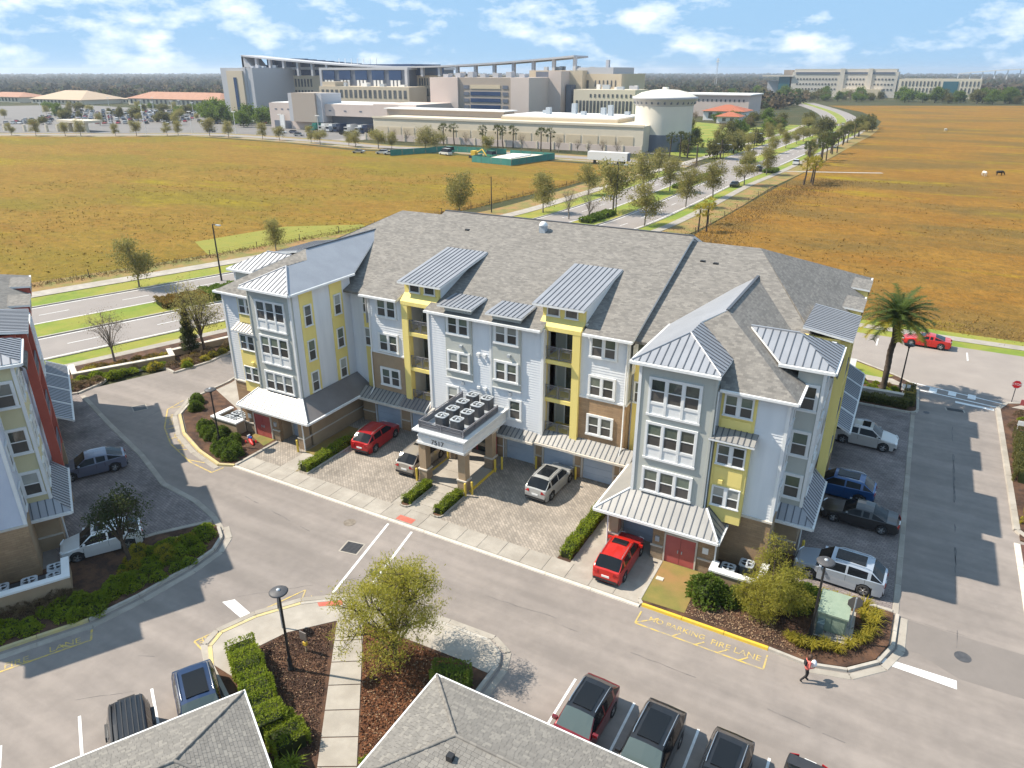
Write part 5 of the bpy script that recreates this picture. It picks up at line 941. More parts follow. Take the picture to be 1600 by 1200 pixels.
# ---------------------------------------------------------------- plants
def leaf_quad(mb, p, d, ln, wd, rng, mi=0):
    s = d.cross(Vector((rng.uniform(-1, 1), rng.uniform(-1, 1), rng.uniform(-1, 1))))
    if s.length < 1e-4: return
    s = s.normalized() * wd / 2; q = p + d * ln; m_ = p + d * ln * .5
    mb.add([p, m_ + s, q, m_ - s], [(0, 1, 2, 3)], mi)
def rdir(rng, up=0.):
    v = Vector((rng.gauss(0, 1), rng.gauss(0, 1), rng.gauss(0, 1))); v.normalize(); v.z += up; return v.normalized()
def tree_parts(seed, H, th, cr, nl, ll, lw, limbs=7, spread=.5, up=.1, rc=.5, trunk_r=.13, low=.35, twigs=5, shape=1.0):
    rng = random.Random(seed); tr = MB(); cr_ = MB(); cz = (th * low + H) / 2; ch = (H - th * low) / 2
    bend = Vector((rng.uniform(-.3, .3), rng.uniform(-.3, .3), 0)) * th * .3; tp = Vector((bend.x, bend.y, th))
    tr.tube([(0, 0, -.15), bend * .4 + Vector((0, 0, th * .5)), tp, tp + Vector((0, 0, (H - th) * .45))], [trunk_r * 1.25, trunk_r, trunk_r * .8, trunk_r * .3], 7)
    tips = []
    for i in range(limbs):
        a = 2 * math.pi * i / limbs + rng.uniform(-.4, .4); rr = cr * rng.uniform(.4, 1.02); zz = cz + ch * rng.uniform(-.7, .9); k = math.sqrt(max(.08, 1 - ((zz - cz) / ch) ** 2)); e = Vector((math.cos(a) * rr * k, math.sin(a) * rr * k, zz)); s = Vector((bend.x, bend.y, th * rng.uniform(.75, 1.0) + (H - th) * .25 * max(0, (zz - cz) / ch)))
        m_ = s.lerp(e, .5) + Vector((0, 0, .12 * (H - th))); tr.tube([s, m_, e], [trunk_r * .5, trunk_r * .3, trunk_r * .08], 5, cap=False); tips.append(e); tips.append(m_.lerp(e, .5))
        for j in range(twigs):
            b = m_.lerp(e, rng.uniform(0, .9)); g = b + rdir(rng, up) * cr * rng.uniform(.2, .5); q = Vector((g.x, g.y, (g.z - cz) / ch * cr))
            if q.length > cr * 1.02: g = Vector((g.x * cr / q.length, g.y * cr / q.length, cz + (g.z - cz) * cr / q.length))
            tr.tube([b, g], [trunk_r * .16, trunk_r * .04], 4, cap=False); tips.append(g)
    for i in range(nl):
        t = tips[rng.randrange(len(tips))]; p = t + Vector((rng.gauss(0, rc), rng.gauss(0, rc), rng.gauss(0, rc * .8))); leaf_quad(cr_, p, rdir(rng, up), ll * rng.uniform(.6, 1.3), lw * rng.uniform(.7, 1.3), rng)
    return tr, cr_
TREES = {}
def tree_type(key, leafmat, barkmat='bark', n=2, **kw):
    TREES[key] = []
    for i in range(n):
        a, b = tree_parts(hash(key) % 1 + 11 * i + len(key) * 7, **kw); TREES[key].append((a.mesh('trunk', barkmat), b.mesh('crown', leafmat)))
_tc = [0]
def tree(key, loc, label, group=None, sc=1., rz=None, name='tree', cat='tree', v=None):
    vs = TREES[key]; i = (_tc[0] if v is None else v) % len(vs); _tc[0] += 1
    t = thing(name, label, cat, (loc[0], loc[1], loc[2] if len(loc) > 2 else 0), random.uniform(0, 6.28) if rz is None else rz, group); t.scale = (sc, sc, sc)
    for nm, me in zip(('trunk', 'crown'), vs[i]):
        o = bpy.data.objects.new(nm, me); C.objects.link(o); o.parent = t; POS[o] = POS[t]
    return t
tree_type('willow', 'leaf_willow', n=1, H=6.1, th=1.1, cr=3.0, nl=21000, ll=.19, lw=.038, limbs=13, up=.65, rc=.2, trunk_r=.13, low=.2, twigs=24)
tree_type('feather', 'leaf_willow', n=1, H=4.9, th=.6, cr=2.0, nl=17000, ll=.2, lw=.034, limbs=12, up=-.45, rc=.2, trunk_r=.12, low=.1, twigs=12)
tree_type('street', 'leaf_street', 'bark_pale', n=3, H=6.6, th=1.7, cr=2.6, nl=4600, ll=.27, lw=.13, limbs=9, up=.2, rc=.42, trunk_r=.11, low=.8, twigs=7)
tree_type('avenue', 'leaf_street', 'bark_pale', n=3, H=7.5, th=2.4, cr=3.3, nl=3400, ll=.36, lw=.19, limbs=9, up=.1, rc=.6, trunk_r=.15, low=.8, twigs=6)
tree_type('bare', 'leaf_brown', 'bark_pale', n=2, H=5.6, th=1.6, cr=2.5, nl=1500, ll=.14, lw=.045, limbs=11, up=.6, rc=.36, trunk_r=.11, low=.7, twigs=13)
tree_type('dark', 'leaf_dark', n=1, H=5.4, th=1.9, cr=1.75, nl=4300, ll=.15, lw=.075, limbs=11, up=.1, rc=.19, trunk_r=.12, low=.7, twigs=10)
tree_type('gold', 'leaf_street', n=1, H=9.2, th=2.2, cr=2.7, nl=5200, ll=.20, lw=.07, limbs=13, up=.3, rc=.45, trunk_r=.15, low=.9, twigs=12)
tree_type('bushy', 'leaf_green', n=3, H=9, th=2.0, cr=4.6, nl=2300, ll=.8, lw=.55, limbs=9, up=.1, rc=.9, trunk_r=.25, low=.4, twigs=6)
tree_type('bushy2', 'leaf_olive', n=3, H=8, th=2, cr=4.0, nl=2000, ll=.75, lw=.5, limbs=9, up=.1, rc=.85, trunk_r=.22, low=.5, twigs=6)
tree_type('bushy3', 'leaf_brown', 'bark_pale', n=2, H=7.5, th=2, cr=3.2, nl=900, ll=.5, lw=.2, limbs=10, up=.4, rc=.7, trunk_r=.2, low=.6, twigs=9)
# dark conifer
def conifer():
    rng = random.Random(5); tr = MB().tube([(0, 0, -.1), (0, 0, 5)], [.11, .03], 6); cr = MB()
    for i in range(6500):
        z = .4 + 4.8 * rng.random() ** 1.25; r = 1.15 * (1 - (z / 5.35) ** 1.6) * (.75 + .25 * math.sin(z * 7 + 3)) ; a = rng.uniform(0, 6.28); rr = r * math.sqrt(rng.random()) * (.85 + .15 * math.sin(a * 5)); leaf_quad(cr, Vector((rr * math.cos(a), rr * math.sin(a), z)), (Vector((math.cos(a), math.sin(a), .3)) + rdir(rng) * .7).normalized(), .20, .09, rng)
    TREES['conifer'] = [(tr.mesh('trunk', 'bark'), cr.mesh('crown', 'leaf_dark'))]
conifer()
def palm_type(key, H, nf, fl, leafm_, tr_r=.27, skirt=True, leaflets=22, seed=1):
    rng = random.Random(seed); tr = MB(); n = 26
    tr.tube([(.05 * math.sin(i * .7), .05 * math.cos(i * .5), H * i / n - .1) for i in range(n + 1)], [tr_r * (1.25 if i < 2 else 1) * (1 + .10 * (i % 2)) for i in range(n + 1)], 10); cr = MB()
    for i in range(nf):
        a = i * 2.39996 + rng.uniform(-.2, .2); e0 = R(84 - 92 * (i / nf) ** .9); gi = 1 if i > nf * .72 and i % 3 else 0; ln = fl * rng.uniform(.85, 1.1); pts = []; p = Vector((0, 0, H)); e = e0
        for s in range(9):
            pts.append(p.copy()); p = p + Vector((math.cos(a) * math.cos(e), math.sin(a) * math.cos(e), math.sin(e))) * ln / 8; e -= R(6.3) * (1 + s * .12)
        cr.tube(pts, [.035 - .0035 * s for s in range(9)], 3, cap=False)
        for s in range(leaflets):
            f = .12 + .86 * s / leaflets; k_ = f * 8; j = min(7, int(k_)); b = pts[j].lerp(pts[j + 1], k_ - j); d = (pts[j + 1] - pts[j]).normalized(); sd = d.cross(Vector((0, 0, 1)))
            if sd.length < .05: sd = Vector((-math.sin(a), math.cos(a), 0))
            sd.normalize()
            for sg in (1, -1):
                dd = (d * .75 + sd * sg + Vector((0, 0, rng.uniform(-.1, .35)))).normalized(); L_ = fl * .20 * (1 - .55 * abs(f - .45)); w = .05; up_ = dd.cross(d).normalized() * 0 + d * w
                cr.add([b - up_, b + up_, b + dd * L_ + Vector((0, 0, -.12 * L_))], [(0, 1, 2)], gi)
    TREES[key] = [(tr.mesh('trunk', 'bark'), cr.mesh('crown', [leafm_, 'leaf_gold']))]
palm_type('date', 7.2, 80, 3.45, 'leaf_palm', .26, leaflets=30)
def fan_palm(key, H, leafm_, seed=2, n=3):
    TREES[key] = []
    for v in range(n):
        rng = random.Random(seed + v); tr = MB().tube([(0, 0, -.1), (.1 * v, .1, H * .5), (.1 * v, .1, H)], [.2, .15, .15], 7); cr = MB()
        for i in range(26):
            c = Vector((.1 * v, .1, H)); d = rdir(rng, .25); ln = rng.uniform(.7, 1.05); hub = c + d * ln; cr.tube([c, hub], .02, 3, cap=False)
            for q in range(9): leaf_quad(cr, hub, (d + rdir(rng) * .75 + Vector((0, 0, -.25))).normalized(), .85, .11, rng)
        TREES[key].append((tr.mesh('trunk', 'bark'), cr.mesh('crown', leafm_)))
fan_palm('sabal', 4.6, 'leaf_sabal'); fan_palm('sabal_gold', 4.3, 'leaf_gold', 9)

SHR = {}
def shrub_type(key, r, h, n, ll, lw, m, up=.2, core=True, spiky=False, seed=0):
    SHR[key] = []
    for v in range(3):
        rng = random.Random(seed + v * 13 + len(key)); mb = MB()
        if core:
            k = 8; mb.lathe([(r * .55, 0), (r * .8, h * .3), (r * .7, h * .6), (r * .35, h * .82), (.01, h * .86)], n=k, mi=1)
        for i in range(n):
            a = rng.uniform(0, 6.28); z = rng.random(); rr = r * math.sqrt(max(0, 1 - (z * .98) ** 2)) * rng.uniform(.72, 1.03) * (1 + .16 * math.sin(a * 3 + v) + .1 * math.sin(a * 7 + z * 9)); p = Vector((rr * math.cos(a), rr * math.sin(a), z * h * (1 + .12 * math.sin(a * 4 + v * 2)))); leaf_quad(mb, p, (Vector((math.cos(a), math.sin(a), up + z)) * .6 + rdir(rng) * .8).normalized(), ll * rng.uniform(.7, 1.3), lw, rng)
        SHR[key].append(mb.mesh('shrub', [m, 'leaf_dark']))
def grass_type(key, r, h, n, m, seed=3):
    SHR[key] = []
    for v in range(3):
        rng = random.Random(seed + v); mb = MB()
        for i in range(n):
            a = rng.uniform(0, 6.28); l_ = h * rng.uniform(.6, 1.15); rr = r * rng.uniform(.5, 1.1); b = Vector((rng.gauss(0, .08), rng.gauss(0, .08), 0)); mid = b + Vector((math.cos(a) * rr * .4, math.sin(a) * rr * .4, l_ * .75)); e = b + Vector((math.cos(a) * rr, math.sin(a) * rr, l_ * .72)); s = Vector((-math.sin(a), math.cos(a), 0)) * .02
            mb.add([b - s, b + s, mid + s, mid - s, e], [(0, 1, 2, 3), (3, 2, 4)])
        SHR[key].append(mb.mesh('grass_clump', m))
shrub_type('round', .62, .85, 1500, .13, .07, 'leaf_green'); shrub_type('bright', .6, .6, 1200, .14, .07, 'leaf_bright'); shrub_type('rust', .75, .55, 900, .14, .06, 'leaf_rust'); shrub_type('brown', .7, .6, 700, .16, .05, 'leaf_brown', core=False); shrub_type('pale', .65, .55, 800, .2, .05, 'leaf_gold'); shrub_type('dark', .8, 1.0, 1700, .16, .09, 'leaf_green'); shrub_type('low', .55, .32, 600, .13, .07, 'leaf_bright')
grass_type('tuft', .6, .7, 90, 'leaf_gold'); grass_type('greentuft', .6, .75, 90, 'leaf_bright')
def shrub(key, loc, label, group, sc=1., z=.1, name='shrub', cat='shrub', zs=None):
    o = inst(name, random.choice(SHR[key]), None, (loc[0], loc[1], z), random.uniform(0, 6.28), (sc, sc, zs or sc)); return tag(o, label, cat, group)
def hedge(x0, y0, x1, y1, w, h, label, m='leaf_bright', group=None, dens=420, z=.08, ll=.11, seed=1):
    rng = random.Random(seed); a, b = Vector((x0, y0)), Vector((x1, y1)); ln = (b - a).length; d = (b - a) / ln; n = Vector((d.y, -d.x)); mb = MB(); q = w / 2 * .8
    mb.prism([tuple(a + d * .1 - n * q), tuple(b - d * .1 - n * q), tuple(b - d * .1 + n * q), tuple(a + d * .1 + n * q)], z - .05, z + h * .82, 1)
    for i in range(int(ln * (w + 2 * h) * dens)):
        s = rng.random() * ln; f = rng.random() * (w + 2 * h); k_ = 1 + .10 * math.sin(s * 3.1 + seed) + .07 * math.sin(s * 7.7)
        if f < w: p = a + d * s + n * (f - w / 2); zz = h * k_; nn = Vector((0, 0, 1))
        else: sg = 1 if f < w + h else -1; zz = ((f - w) % h) * k_; p = a + d * s + n * sg * w / 2 * k_; nn = Vector((n.x * sg, n.y * sg, .3))
        leaf_quad(mb, Vector((p.x, p.y, z + zz)) - nn * rng.uniform(0, .10), (nn * .7 + rdir(rng) * .8).normalized(), ll * rng.uniform(.7, 1.4), ll * .55, rng)
    return tag(mb.build('hedge', [m, 'leaf_dark']), label, 'hedge', group)
def inside(p, poly):
    c = False; n = len(poly)
    for i in range(n):
        (x1, y1), (x2, y2) = poly[i], poly[i - 1]
        if (y1 > p[1]) != (y2 > p[1]) and p[0] < (x2 - x1) * (p[1] - y1) / (y2 - y1) + x1: c = not c
    return c
# ---------------------------------------------------------------- street furniture
def lamp(loc, label, h=5.0, z=.1):
    t = thing('street_lamp', label, 'street lamp', (loc[0], loc[1], z), 0, 'black street lamps'); o = lambda p: (loc[0] + p[0], loc[1] + p[1], z + p[2])
    MB().lathe([(.17, z), (.17, z + .08), (.12, z + .14), (.12, z + .7), (.085, z + .85)], loc, 12).build('base', 'black', t); MB().lathe([(.075, z + .8), (.055, z + h - .35)], loc, 10).build('pole', 'black', t); MB().lathe([(.06, z + h - .4), (.10, z + h - .33), (.10, z + h - .2), (.05, z + h - .15)], loc, 10).build('collar', 'black', t)
    MB().lathe([(.07, z + h - .16), (.44, z + h - .10), (.46, z + h - .06), (.40, z + h - .01), (.12, z + h + .04), (.001, z + h + .06)], loc, 24, cap=False).build('shade', 'dark', t); MB().lathe([(.10, z + h + .03), (.09, z + h + .09), (.001, z + h + .1)], loc, 10, cap=False).build('cap', 'aclight', t)
lamp((-45.7, 33.7), 'black street lamp in the clipped shrubs by the left wing'); lamp((-23.2, 18.8), 'black street lamp in the brown mulch beside the path'); lamp((-.4, 34.0), 'black street lamp beside the green transformer box'); lamp((2.2, 72.5), 'black street lamp by the hedge at the foot of the date palm', 4.7)
def tall_pole(loc, h, arms, label):
    t = thing('light_pole', label, 'light pole', (loc[0], loc[1], 0), 0, 'tall avenue light poles'); MB().tube([(loc[0], loc[1], -.1), (loc[0], loc[1], h)], [.14, .08], 8).build('pole', 'black', t)
    for sg in arms:
        n = Vector((.95, -.3)) * sg; MB().tube([(loc[0], loc[1], h - .1), (loc[0] + n.x * .9, loc[1] + n.y * .9, h + .1), (loc[0] + n.x * 2, loc[1] + n.y * 2, h + .12)], .05, 6).build('arm', 'black', t); MB().box(loc[0] + n.x * 2 - .4, loc[0] + n.x * 2 + .4, loc[1] + n.y * 2 - .18, loc[1] + n.y * 2 + .18, h + .05, h + .18).build('lamp_head', 'aclight', t)
tall_pole((-55.6, 147), 10.2, (1, -1), 'tall black double armed light pole in the avenue median'); tall_pole((-80, 136), 7.5, (), 'bare dark pole standing by the field fence'); tall_pole((-86.5, 69), 8.2, (1,), 'tall black single armed light pole by the mown grass'); tall_pole((-53, 228), 8, (1, -1), 'tall double armed light pole at the avenue junction'); tall_pole((-51, 262), 9, (1, -1), 'tall double armed light pole in the median past the junction')
mat('signred', (.55, .015, .02), rough=.4); mat('signback', (.20, .17, .15), rough=.5, metal=.3); mat('signgreen', (.20, .255, .19), (.23, .285, .215), sc=3, rough=.55)
def stop_sign(loc, rz, label, back=False, z=.1, h=2.15, pole='aclight'):
    t = thing('stop_sign', label, 'stop sign', (loc[0], loc[1], z), rz, 'stop signs', (0, 0, 0)); MB().box(-.03, .03, -.03, .03, 0, h).build('post', pole, t, (0, 0, 0)); r = .41
    oc = [(r * math.cos(R(22.5 + 45 * i)), r * math.sin(R(22.5 + 45 * i))) for i in range(8)]
    def plate(k, y0, y1): return MB().slab([(a * k, y0, h - .35 + b * k) for a, b in oc], (0, y1 - y0, 0))
    plate(1, -.045, -.03).build('plate', 'signback', t, (0, 0, 0)); plate(.99, -.049, -.046).build('plate_rim', 'white', t, (0, 0, 0)); pf = plate(.92, -.053, -.050).build('plate_face', 'signred', t, (0, 0, 0))
    o = inst('lettering', text_mesh('STOP', .30, 'white', .001), t, (0, -.055, h - .35)); o.rotation_euler = (R(90), 0, 0)
stop_sign((-25.75, 20.75), R(30 - 75), 'stop sign on a steel post behind the lamp on the brown mulch'); stop_sign((1.4, 35.6), R(180 + 20), 'stop sign seen from its grey back beside the transformer box'); stop_sign((11.4, 74.6), R(5), 'stop sign on a thin post at the crosswalk', pole='dark')
# little placard post in the mulch
t = thing('placard_post', 'small brown placard on a short post in the mulch', 'sign', (-23.4, 20.1, .1)); MB().box(-23.44, -23.36, 20.06, 20.14, .1, 1.1).build('post', 'tan', t); MB().box(-23.62, -23.18, 20.0, 20.06, .95, 1.45).build('board', 'signback', t); MB().box(-23.5, -23.3, 20.02, 20.18, .55, .75).build('tap', 'yellowpaint', t)
# green transformer
t = thing('transformer', 'pale green electric transformer box beside the street lamp', 'transformer', (.5, 35.6, .14)); MB().box(-.25, 1.2, 34.8, 36.4, .14, 1.35).build('cabinet', 'signgreen', t); MB().slab([(-.3, 34.7, 1.35), (1.25, 34.7, 1.35), (1.25, 36.45, 1.62), (-.3, 36.45, 1.62)], (0, 0, -.1)).build('lid', 'signgreen', t)
for x in (-.18, .5): MB().box(x, x + .62, 34.76, 34.8, .25, 1.25).build('door', 'signgreen', t)
MB().box(-.2, .15, 34.3, 34.76, .14, .9).build('side_box', 'acgreen', t)
# bollards
mat('bollard', (.62, .44, .06), rough=.6)
for x, y, w_ in ((-28.45, 37.0, 'beside the left canopy pillar'), (-28.2, 40.8, 'behind the grey beige SUV under the canopy'), (-24.15, 36.9, 'before the right canopy pillar'), (-23.85, 37.35, 'at the end of the yellow kerb under the canopy'), (-24.0, 40.9, 'by the rear right canopy pillar'), (-23.75, 41.5, 'by the rear right canopy pillar'), (-21.5, 42.85, 'between the two garages near the silver SUV'), (-18.2, 42.85, 'before the brick pier of the right garages'), (-39.4, 36.0, 'at the corner of the left wing'), (-1.95, 41.4, 'by the silver crossover'), (-42.2, 21.3, 'by the bonnet of the white SUV')):
    t = thing('bollard', 'yellow bollard ' + w_, 'bollard', (x, y, 0), 0, 'yellow bollards'); MB().lathe([(.085, 0), (.085, 1.05)], (x, y), 12).build('post', 'bollard', t); MB().lathe([(.088, 1.05), (.07, 1.11), (.001, 1.13)], (x, y), 12, cap=False).build('cap', 'bollard', t)
# walled utility yards with condensers
def yard(org, rz, items, label, lab2, X=lambda a: a, loc=None, span=(-6.35, -3.4)):
    t = thing('utility_wall', label, 'wall', loc or (X(-5), 35.7, 0), rz, None, org if loc else None)
    def bx(nm, x0, x1, y0, y1, z0, z1, m): a, b = sorted((X(x0), X(x1))); MB().box(a, b, y0, y1, z0, z1).build(nm, m, t)
    s0, s1 = span
    bx('wall_panel', s0, s1, 35.55, 35.85, 0, 1.15, 'tan'); bx('coping', s0 - .06, s1 + .06, 35.48, 35.92, 1.15, 1.27, 'white'); bx('wall_panel', s1 - .3, s1, 35.85, 37.6, 0, 1.14, 'tan'); bx('coping', s1 - .36, s1 + .06, 35.92, 37.66, 1.15, 1.268, 'white')
    bx('wall_panel', s0, s0 + .3, 35.85, 36.5, 0, 1.13, 'tan'); bx('coping', s0 - .06, s0 + .36, 35.92, 36.5, 1.15, 1.266, 'white'); bx('yard_floor', s0 + .3, s1 - .3, 35.85, 38.2, .02, .12, 'dark')
    return t
yard(None, 0, None, 'low tan wall with white coping around the units at the right wing', '')
for x, y in ((-5.5, 36.6), (-4.6, 37.5)): condenser((x, y), 'green grey air conditioner behind the coped wall at the right wing', 'air conditioners at the right wing', 0, 'acgreen', .12)
ML = lambda a: 2 * CX - a
yard(None, 0, None, 'low tan wall with white coping around the units at the left wing', '', ML)
for x, y in ((-46.7, 36.4), (-47.7, 36.4), (-46.7, 37.4), (-47.7, 37.4)): condenser((x, y), 'air conditioner behind the coped wall at the left wing', 'air conditioners at the left wing', 0, 'acgreen', .12)
OL = (-57.33, .22, 0); cs, sn = math.cos(R(60.3)), math.sin(R(60.3))
def toL(x, y): a, b = x - CX, y - 43.4; return (OL[0] + a * cs - b * sn, OL[1] + a * sn + b * cs)
yard(OR, R(60.3), None, 'low tan wall with white coping around the units of the cream block', '', loc=OL, span=(-8, -2.2))
for x, y in ((-2.9, 37.3), (-2.95, 36.4), (-4.2, 36.6), (-5.6, 36.7)): condenser(toL(x, y), 'air conditioner behind the coped wall of the cream block', 'air conditioners at the cream block', R(60.3), 'acgreen', .12)
# carports at the bottom edge
mat('shg_a', (.195, .182, .165), (.175, .164, .15), sc=9, rough=.95); mat('shg_b', (.175, .164, .15), (.155, .145, .132), sc=9, rough=.95); mat('shg_c', (.225, .21, .188), (.20, .187, .168), sc=9, rough=.95)
def carport(W_, D_, label, sha, shb, loc, rz, vent=True):
    """hip roofed carport; its back left corner is at loc, W_ along x, D_ towards -y; sha on the long faces"""
    t = thing('carport', label, 'carport', loc, rz, None, (0, 0, 0)); e = 3.05; h = min(W_, D_) / 2; r = e + .33 * h; O = (0, 0, 0)
    c = [(0, 0, e), (W_, 0, e), (W_, -D_, e), (0, -D_, e)]; a, b = ((h, -h, r), (W_ - h, -h, r)) if W_ > D_ else ((h, -h, r), (h, -D_ + h, r))
    F_ = [((c[0], c[1], b, a), sha), ((c[1], c[2], b), shb), ((c[2], c[3], a, b), sha), ((c[3], c[0], a), shb)] if W_ > D_ else [((c[0], c[1], a), shb), ((c[1], c[2], b, a), sha), ((c[2], c[3], b), shb), ((c[3], c[0], a, b), sha)]
    for f, m in F_: MB().slab(list(f), (0, 0, -.14), 0, 1).build('roof', [m, 'white'], t, O)
    mb = MB(); rg_ = random.Random(int(W_))
    for f, m in F_:
        f = [Vector(p) for p in f]; n = (f[1] - f[0]).cross(f[2] - f[0]).normalized(); n = n if n.z > 0 else -n; u = (f[1] - f[0]).normalized(); v = n.cross(u)
        q2 = [((p - f[0]).dot(u), (p - f[0]).dot(v)) for p in f]; x0, x1 = min(p[0] for p in q2), max(p[0] for p in q2); y0, y1 = min(p[1] for p in q2), max(p[1] for p in q2); sg = 1 if y1 > .1 else -1; R_ = int(abs(y1 - y0) / .15)
        for i in range(R_):
            ya = sg * i * .15; x = x0 - rg_.uniform(0, .3)
            while x < x1:
                w = rg_.choice((.16, .24, .33)); k = x + w / 2
                if inside((k, ya + sg * .07), q2) and inside((x + .02, ya + sg * .1), q2) and inside((x + w - .02, ya + sg * .1), q2): mb.add([f[0] + u * a_ + v * (ya + sg * b_) + n * h_ for a_, b_, h_ in ((x + .006, -.01, .022), (x + w - .006, -.01, .022), (x + w - .006, .16, .006), (x + .006, .16, .006), (x + .006, -.01, .0), (x + w - .006, -.01, .0))], [(0, 1, 2, 3), (4, 5, 1, 0)], rg_.choice((0, 0, 1, 1, 2)))
                x += w
    tag(mb.build('shingles', ['shg_a', 'shg_b', 'shg_c'], t, O), kind='stuff')
    for p, q in ((c[0], a), (c[3] if W_ > D_ else c[1], a), (a, b), (c[1] if W_ > D_ else c[3], b), (c[2], b)): MB().tube([p, q], .075, 6).build('hip_cap', sha, t, O)
    for x0, x1, y0, y1 in ((-.09, W_ + .09, -.01, .09), (-.09, .01, -D_, -.02), (W_ - .01, W_ + .09, -D_, -.02)): MB().box(x0, x1, y0, y1, e - .17, e + .01).build('gutter', 'white', t, O)
    for i in range(int(max(W_, D_) / 6) + 1):
        for k in (.5, min(W_, D_) - .5):
            x, y = (.5 + i * 5.6, -k) if W_ > D_ else (k, -.5 - i * 5.6)
            if x < W_ and -y < D_: MB().box(x - .15, x + .15, y - .15, y + .15, 0, e - .1).build('post', 'tan', t, O)
    MB().box(.6, W_ - .6, -D_ + .6, -.6, e - .3, e - .2).build('ceiling', 'white', t, O)
    if vent: MB().box(h + .15, h + .42, -h - .95, -h - .7, r - .4, r - .02).build('roof_vent', 'black', t, O)
carport(26, 5.9, 'shingle roofed carport with white gutter beside the row of dark SUVs', 'shingle_x', 'shingle_y', (-14.72, 19.72, 0), 0)
carport(6.2, 30, 'shingle roofed carport with white gutter beside the blue SUV and off-roader', 'shingle_e', 'shingle_d', (-21.65, 14.85, 0), R(-29.4), False)

# ---------------------------------------------------------------- person walking
def person():
    t = thing('person', 'person in a coral top and black trousers walking, carrying a white bag', 'person', (-.2, 30.7, 0), R(-62), None, (0, 0, 0))
    mat('skin', (.42, .22, .14), rough=.6); mat('coral', (.62, .16, .13), (.55, .12, .10), sc=8, rough=.9); mat('trouser', (.015, .015, .018), rough=.9); mat('hair', (.09, .05, .03), (.05, .03, .02), sc=20, rough=.7); mat('whitebag', (.75, .77, .80), rough=.7)
    # one continuous skinned figure; x right, y forward (walks towards +y)
    J = dict(pel=(0, 0, .88), sp=(0, .01, 1.08), ch=(0, .03, 1.27), nk=(0, .05, 1.41), hd=(0, .075, 1.50), ht=(0, .085, 1.63),
             ls=(-.17, .03, 1.34), le=(-.23, .06, 1.08), lw=(-.20, .26, 1.00), lh=(-.18, .33, 1.00), rs=(.17, .03, 1.34), re=(.24, .0, 1.08), rw=(.20, .22, 1.06), rh=(.17, .30, 1.08),
             lhp=(-.085, 0, .84), lk=(-.09, .16, .47), la=(-.09, .10, .09), lt=(-.09, .24, .035), rhp=(.085, 0, .84), rk=(.09, .02, .46), ra=(.09, -.26, .15), rt=(.09, -.14, .05))
    E_ = [('pel', 'sp'), ('sp', 'ch'), ('ch', 'nk'), ('nk', 'hd'), ('hd', 'ht'), ('ch', 'ls'), ('ls', 'le'), ('le', 'lw'), ('lw', 'lh'), ('ch', 'rs'), ('rs', 're'), ('re', 'rw'), ('rw', 'rh'), ('pel', 'lhp'), ('lhp', 'lk'), ('lk', 'la'), ('la', 'lt'), ('pel', 'rhp'), ('rhp', 'rk'), ('rk', 'ra'), ('ra', 'rt')]
    RAD = dict(pel=.135, sp=.125, ch=.135, nk=.055, hd=.088, ht=.075, ls=.062, le=.046, lw=.034, lh=.036, rs=.062, re=.046, rw=.034, rh=.036, lhp=.095, lk=.065, la=.045, lt=.038, rhp=.095, rk=.065, ra=.045, rt=.038)
    ks = list(J); me = bpy.data.meshes.new('body'); me.from_pydata([J[q] for q in ks], [(ks.index(a), ks.index(b)) for a, b in E_], []); o = bpy.data.objects.new('body', me); C.objects.link(o)
    o.modifiers.new('s', 'SKIN'); lay = me.skin_vertices[0] if me.skin_vertices else None
    if lay is None:
        bpy.context.view_layer.objects.active = o; lay = me.skin_vertices[0]
    for i, q in enumerate(ks): lay.data[i].radius = (RAD[q], RAD[q]); lay.data[i].use_root = q == 'pel'
    sb_ = o.modifiers.new('d', 'SUBSURF'); sb_.levels = 2; sb_.render_levels = 2
    dg = bpy.context.evaluated_depsgraph_get(); m2 = bpy.data.meshes.new_from_object(o.evaluated_get(dg)); bpy.data.objects.remove(o)
    m2.materials.clear()
    for q in ('skin', 'coral', 'trouser'): m2.materials.append(MT[q])
    for p in m2.polygons:
        z = p.center.z; ar = abs(p.center.x) > .12 and z < 1.02 or p.center.y > .2 and z > .9; p.use_smooth = True
        p.material_index = 2 if z < .90 and not (abs(p.center.x) > .15 and z > .9) else (0 if z > 1.415 or (p.center.y > .17 and z > .95) else 1)
    b = bpy.data.objects.new('body', m2); C.objects.link(b); b.parent = t; POS[b] = Vector((0, 0, 0))
    h = MB(); h.lathe([(.092, 1.50), (.108, 1.56), (.104, 1.63), (.07, 1.70), (.001, 1.725)], (0, .055), 14, cap=False); h.lathe([(.055, 1.38), (.09, 1.45), (.095, 1.54)], (0, .01), 12, cap=False); h.build('hair', 'hair', t, (0, 0, 0))
    for sx in (-.034, .034): MB().lathe([(.001, 1.553), (.012, 1.56), (.001, 1.567)], (sx, .163), 6, cap=False).build('eye', 'black', t, (0, 0, 0))
    MB().add([(-.013, .165, 1.53), (.013, .165, 1.53), (0, .19, 1.53), (0, .165, 1.565)], [(0, 1, 2), (0, 2, 3), (1, 3, 2)]).build('nose', 'skin', t, (0, 0, 0)); MB().box(-.025, .025, .155, .166, 1.492, 1.5).build('mouth', 'coral', t, (0, 0, 0))
    for hx, hy, hz in ((-.18, .35, 1.0), (.17, .32, 1.08)):
        for f in range(5): 
            a = -.028 + f * .014; l_ = (.05, .07, .075, .07, .055)[f]; MB().tube([(hx + a, hy, hz), (hx + a, hy + l_ * .7, hz - .01), (hx + a * .8, hy + l_, hz - .03)], [.009, .008, .006], 5).build('finger', 'skin', t, (0, 0, 0))
    bag = MB(); bag.lathe([(.03, .62), (.13, .66), (.15, .80), (.10, .93), (.03, 1.0)], (-.18, .40), 10); 
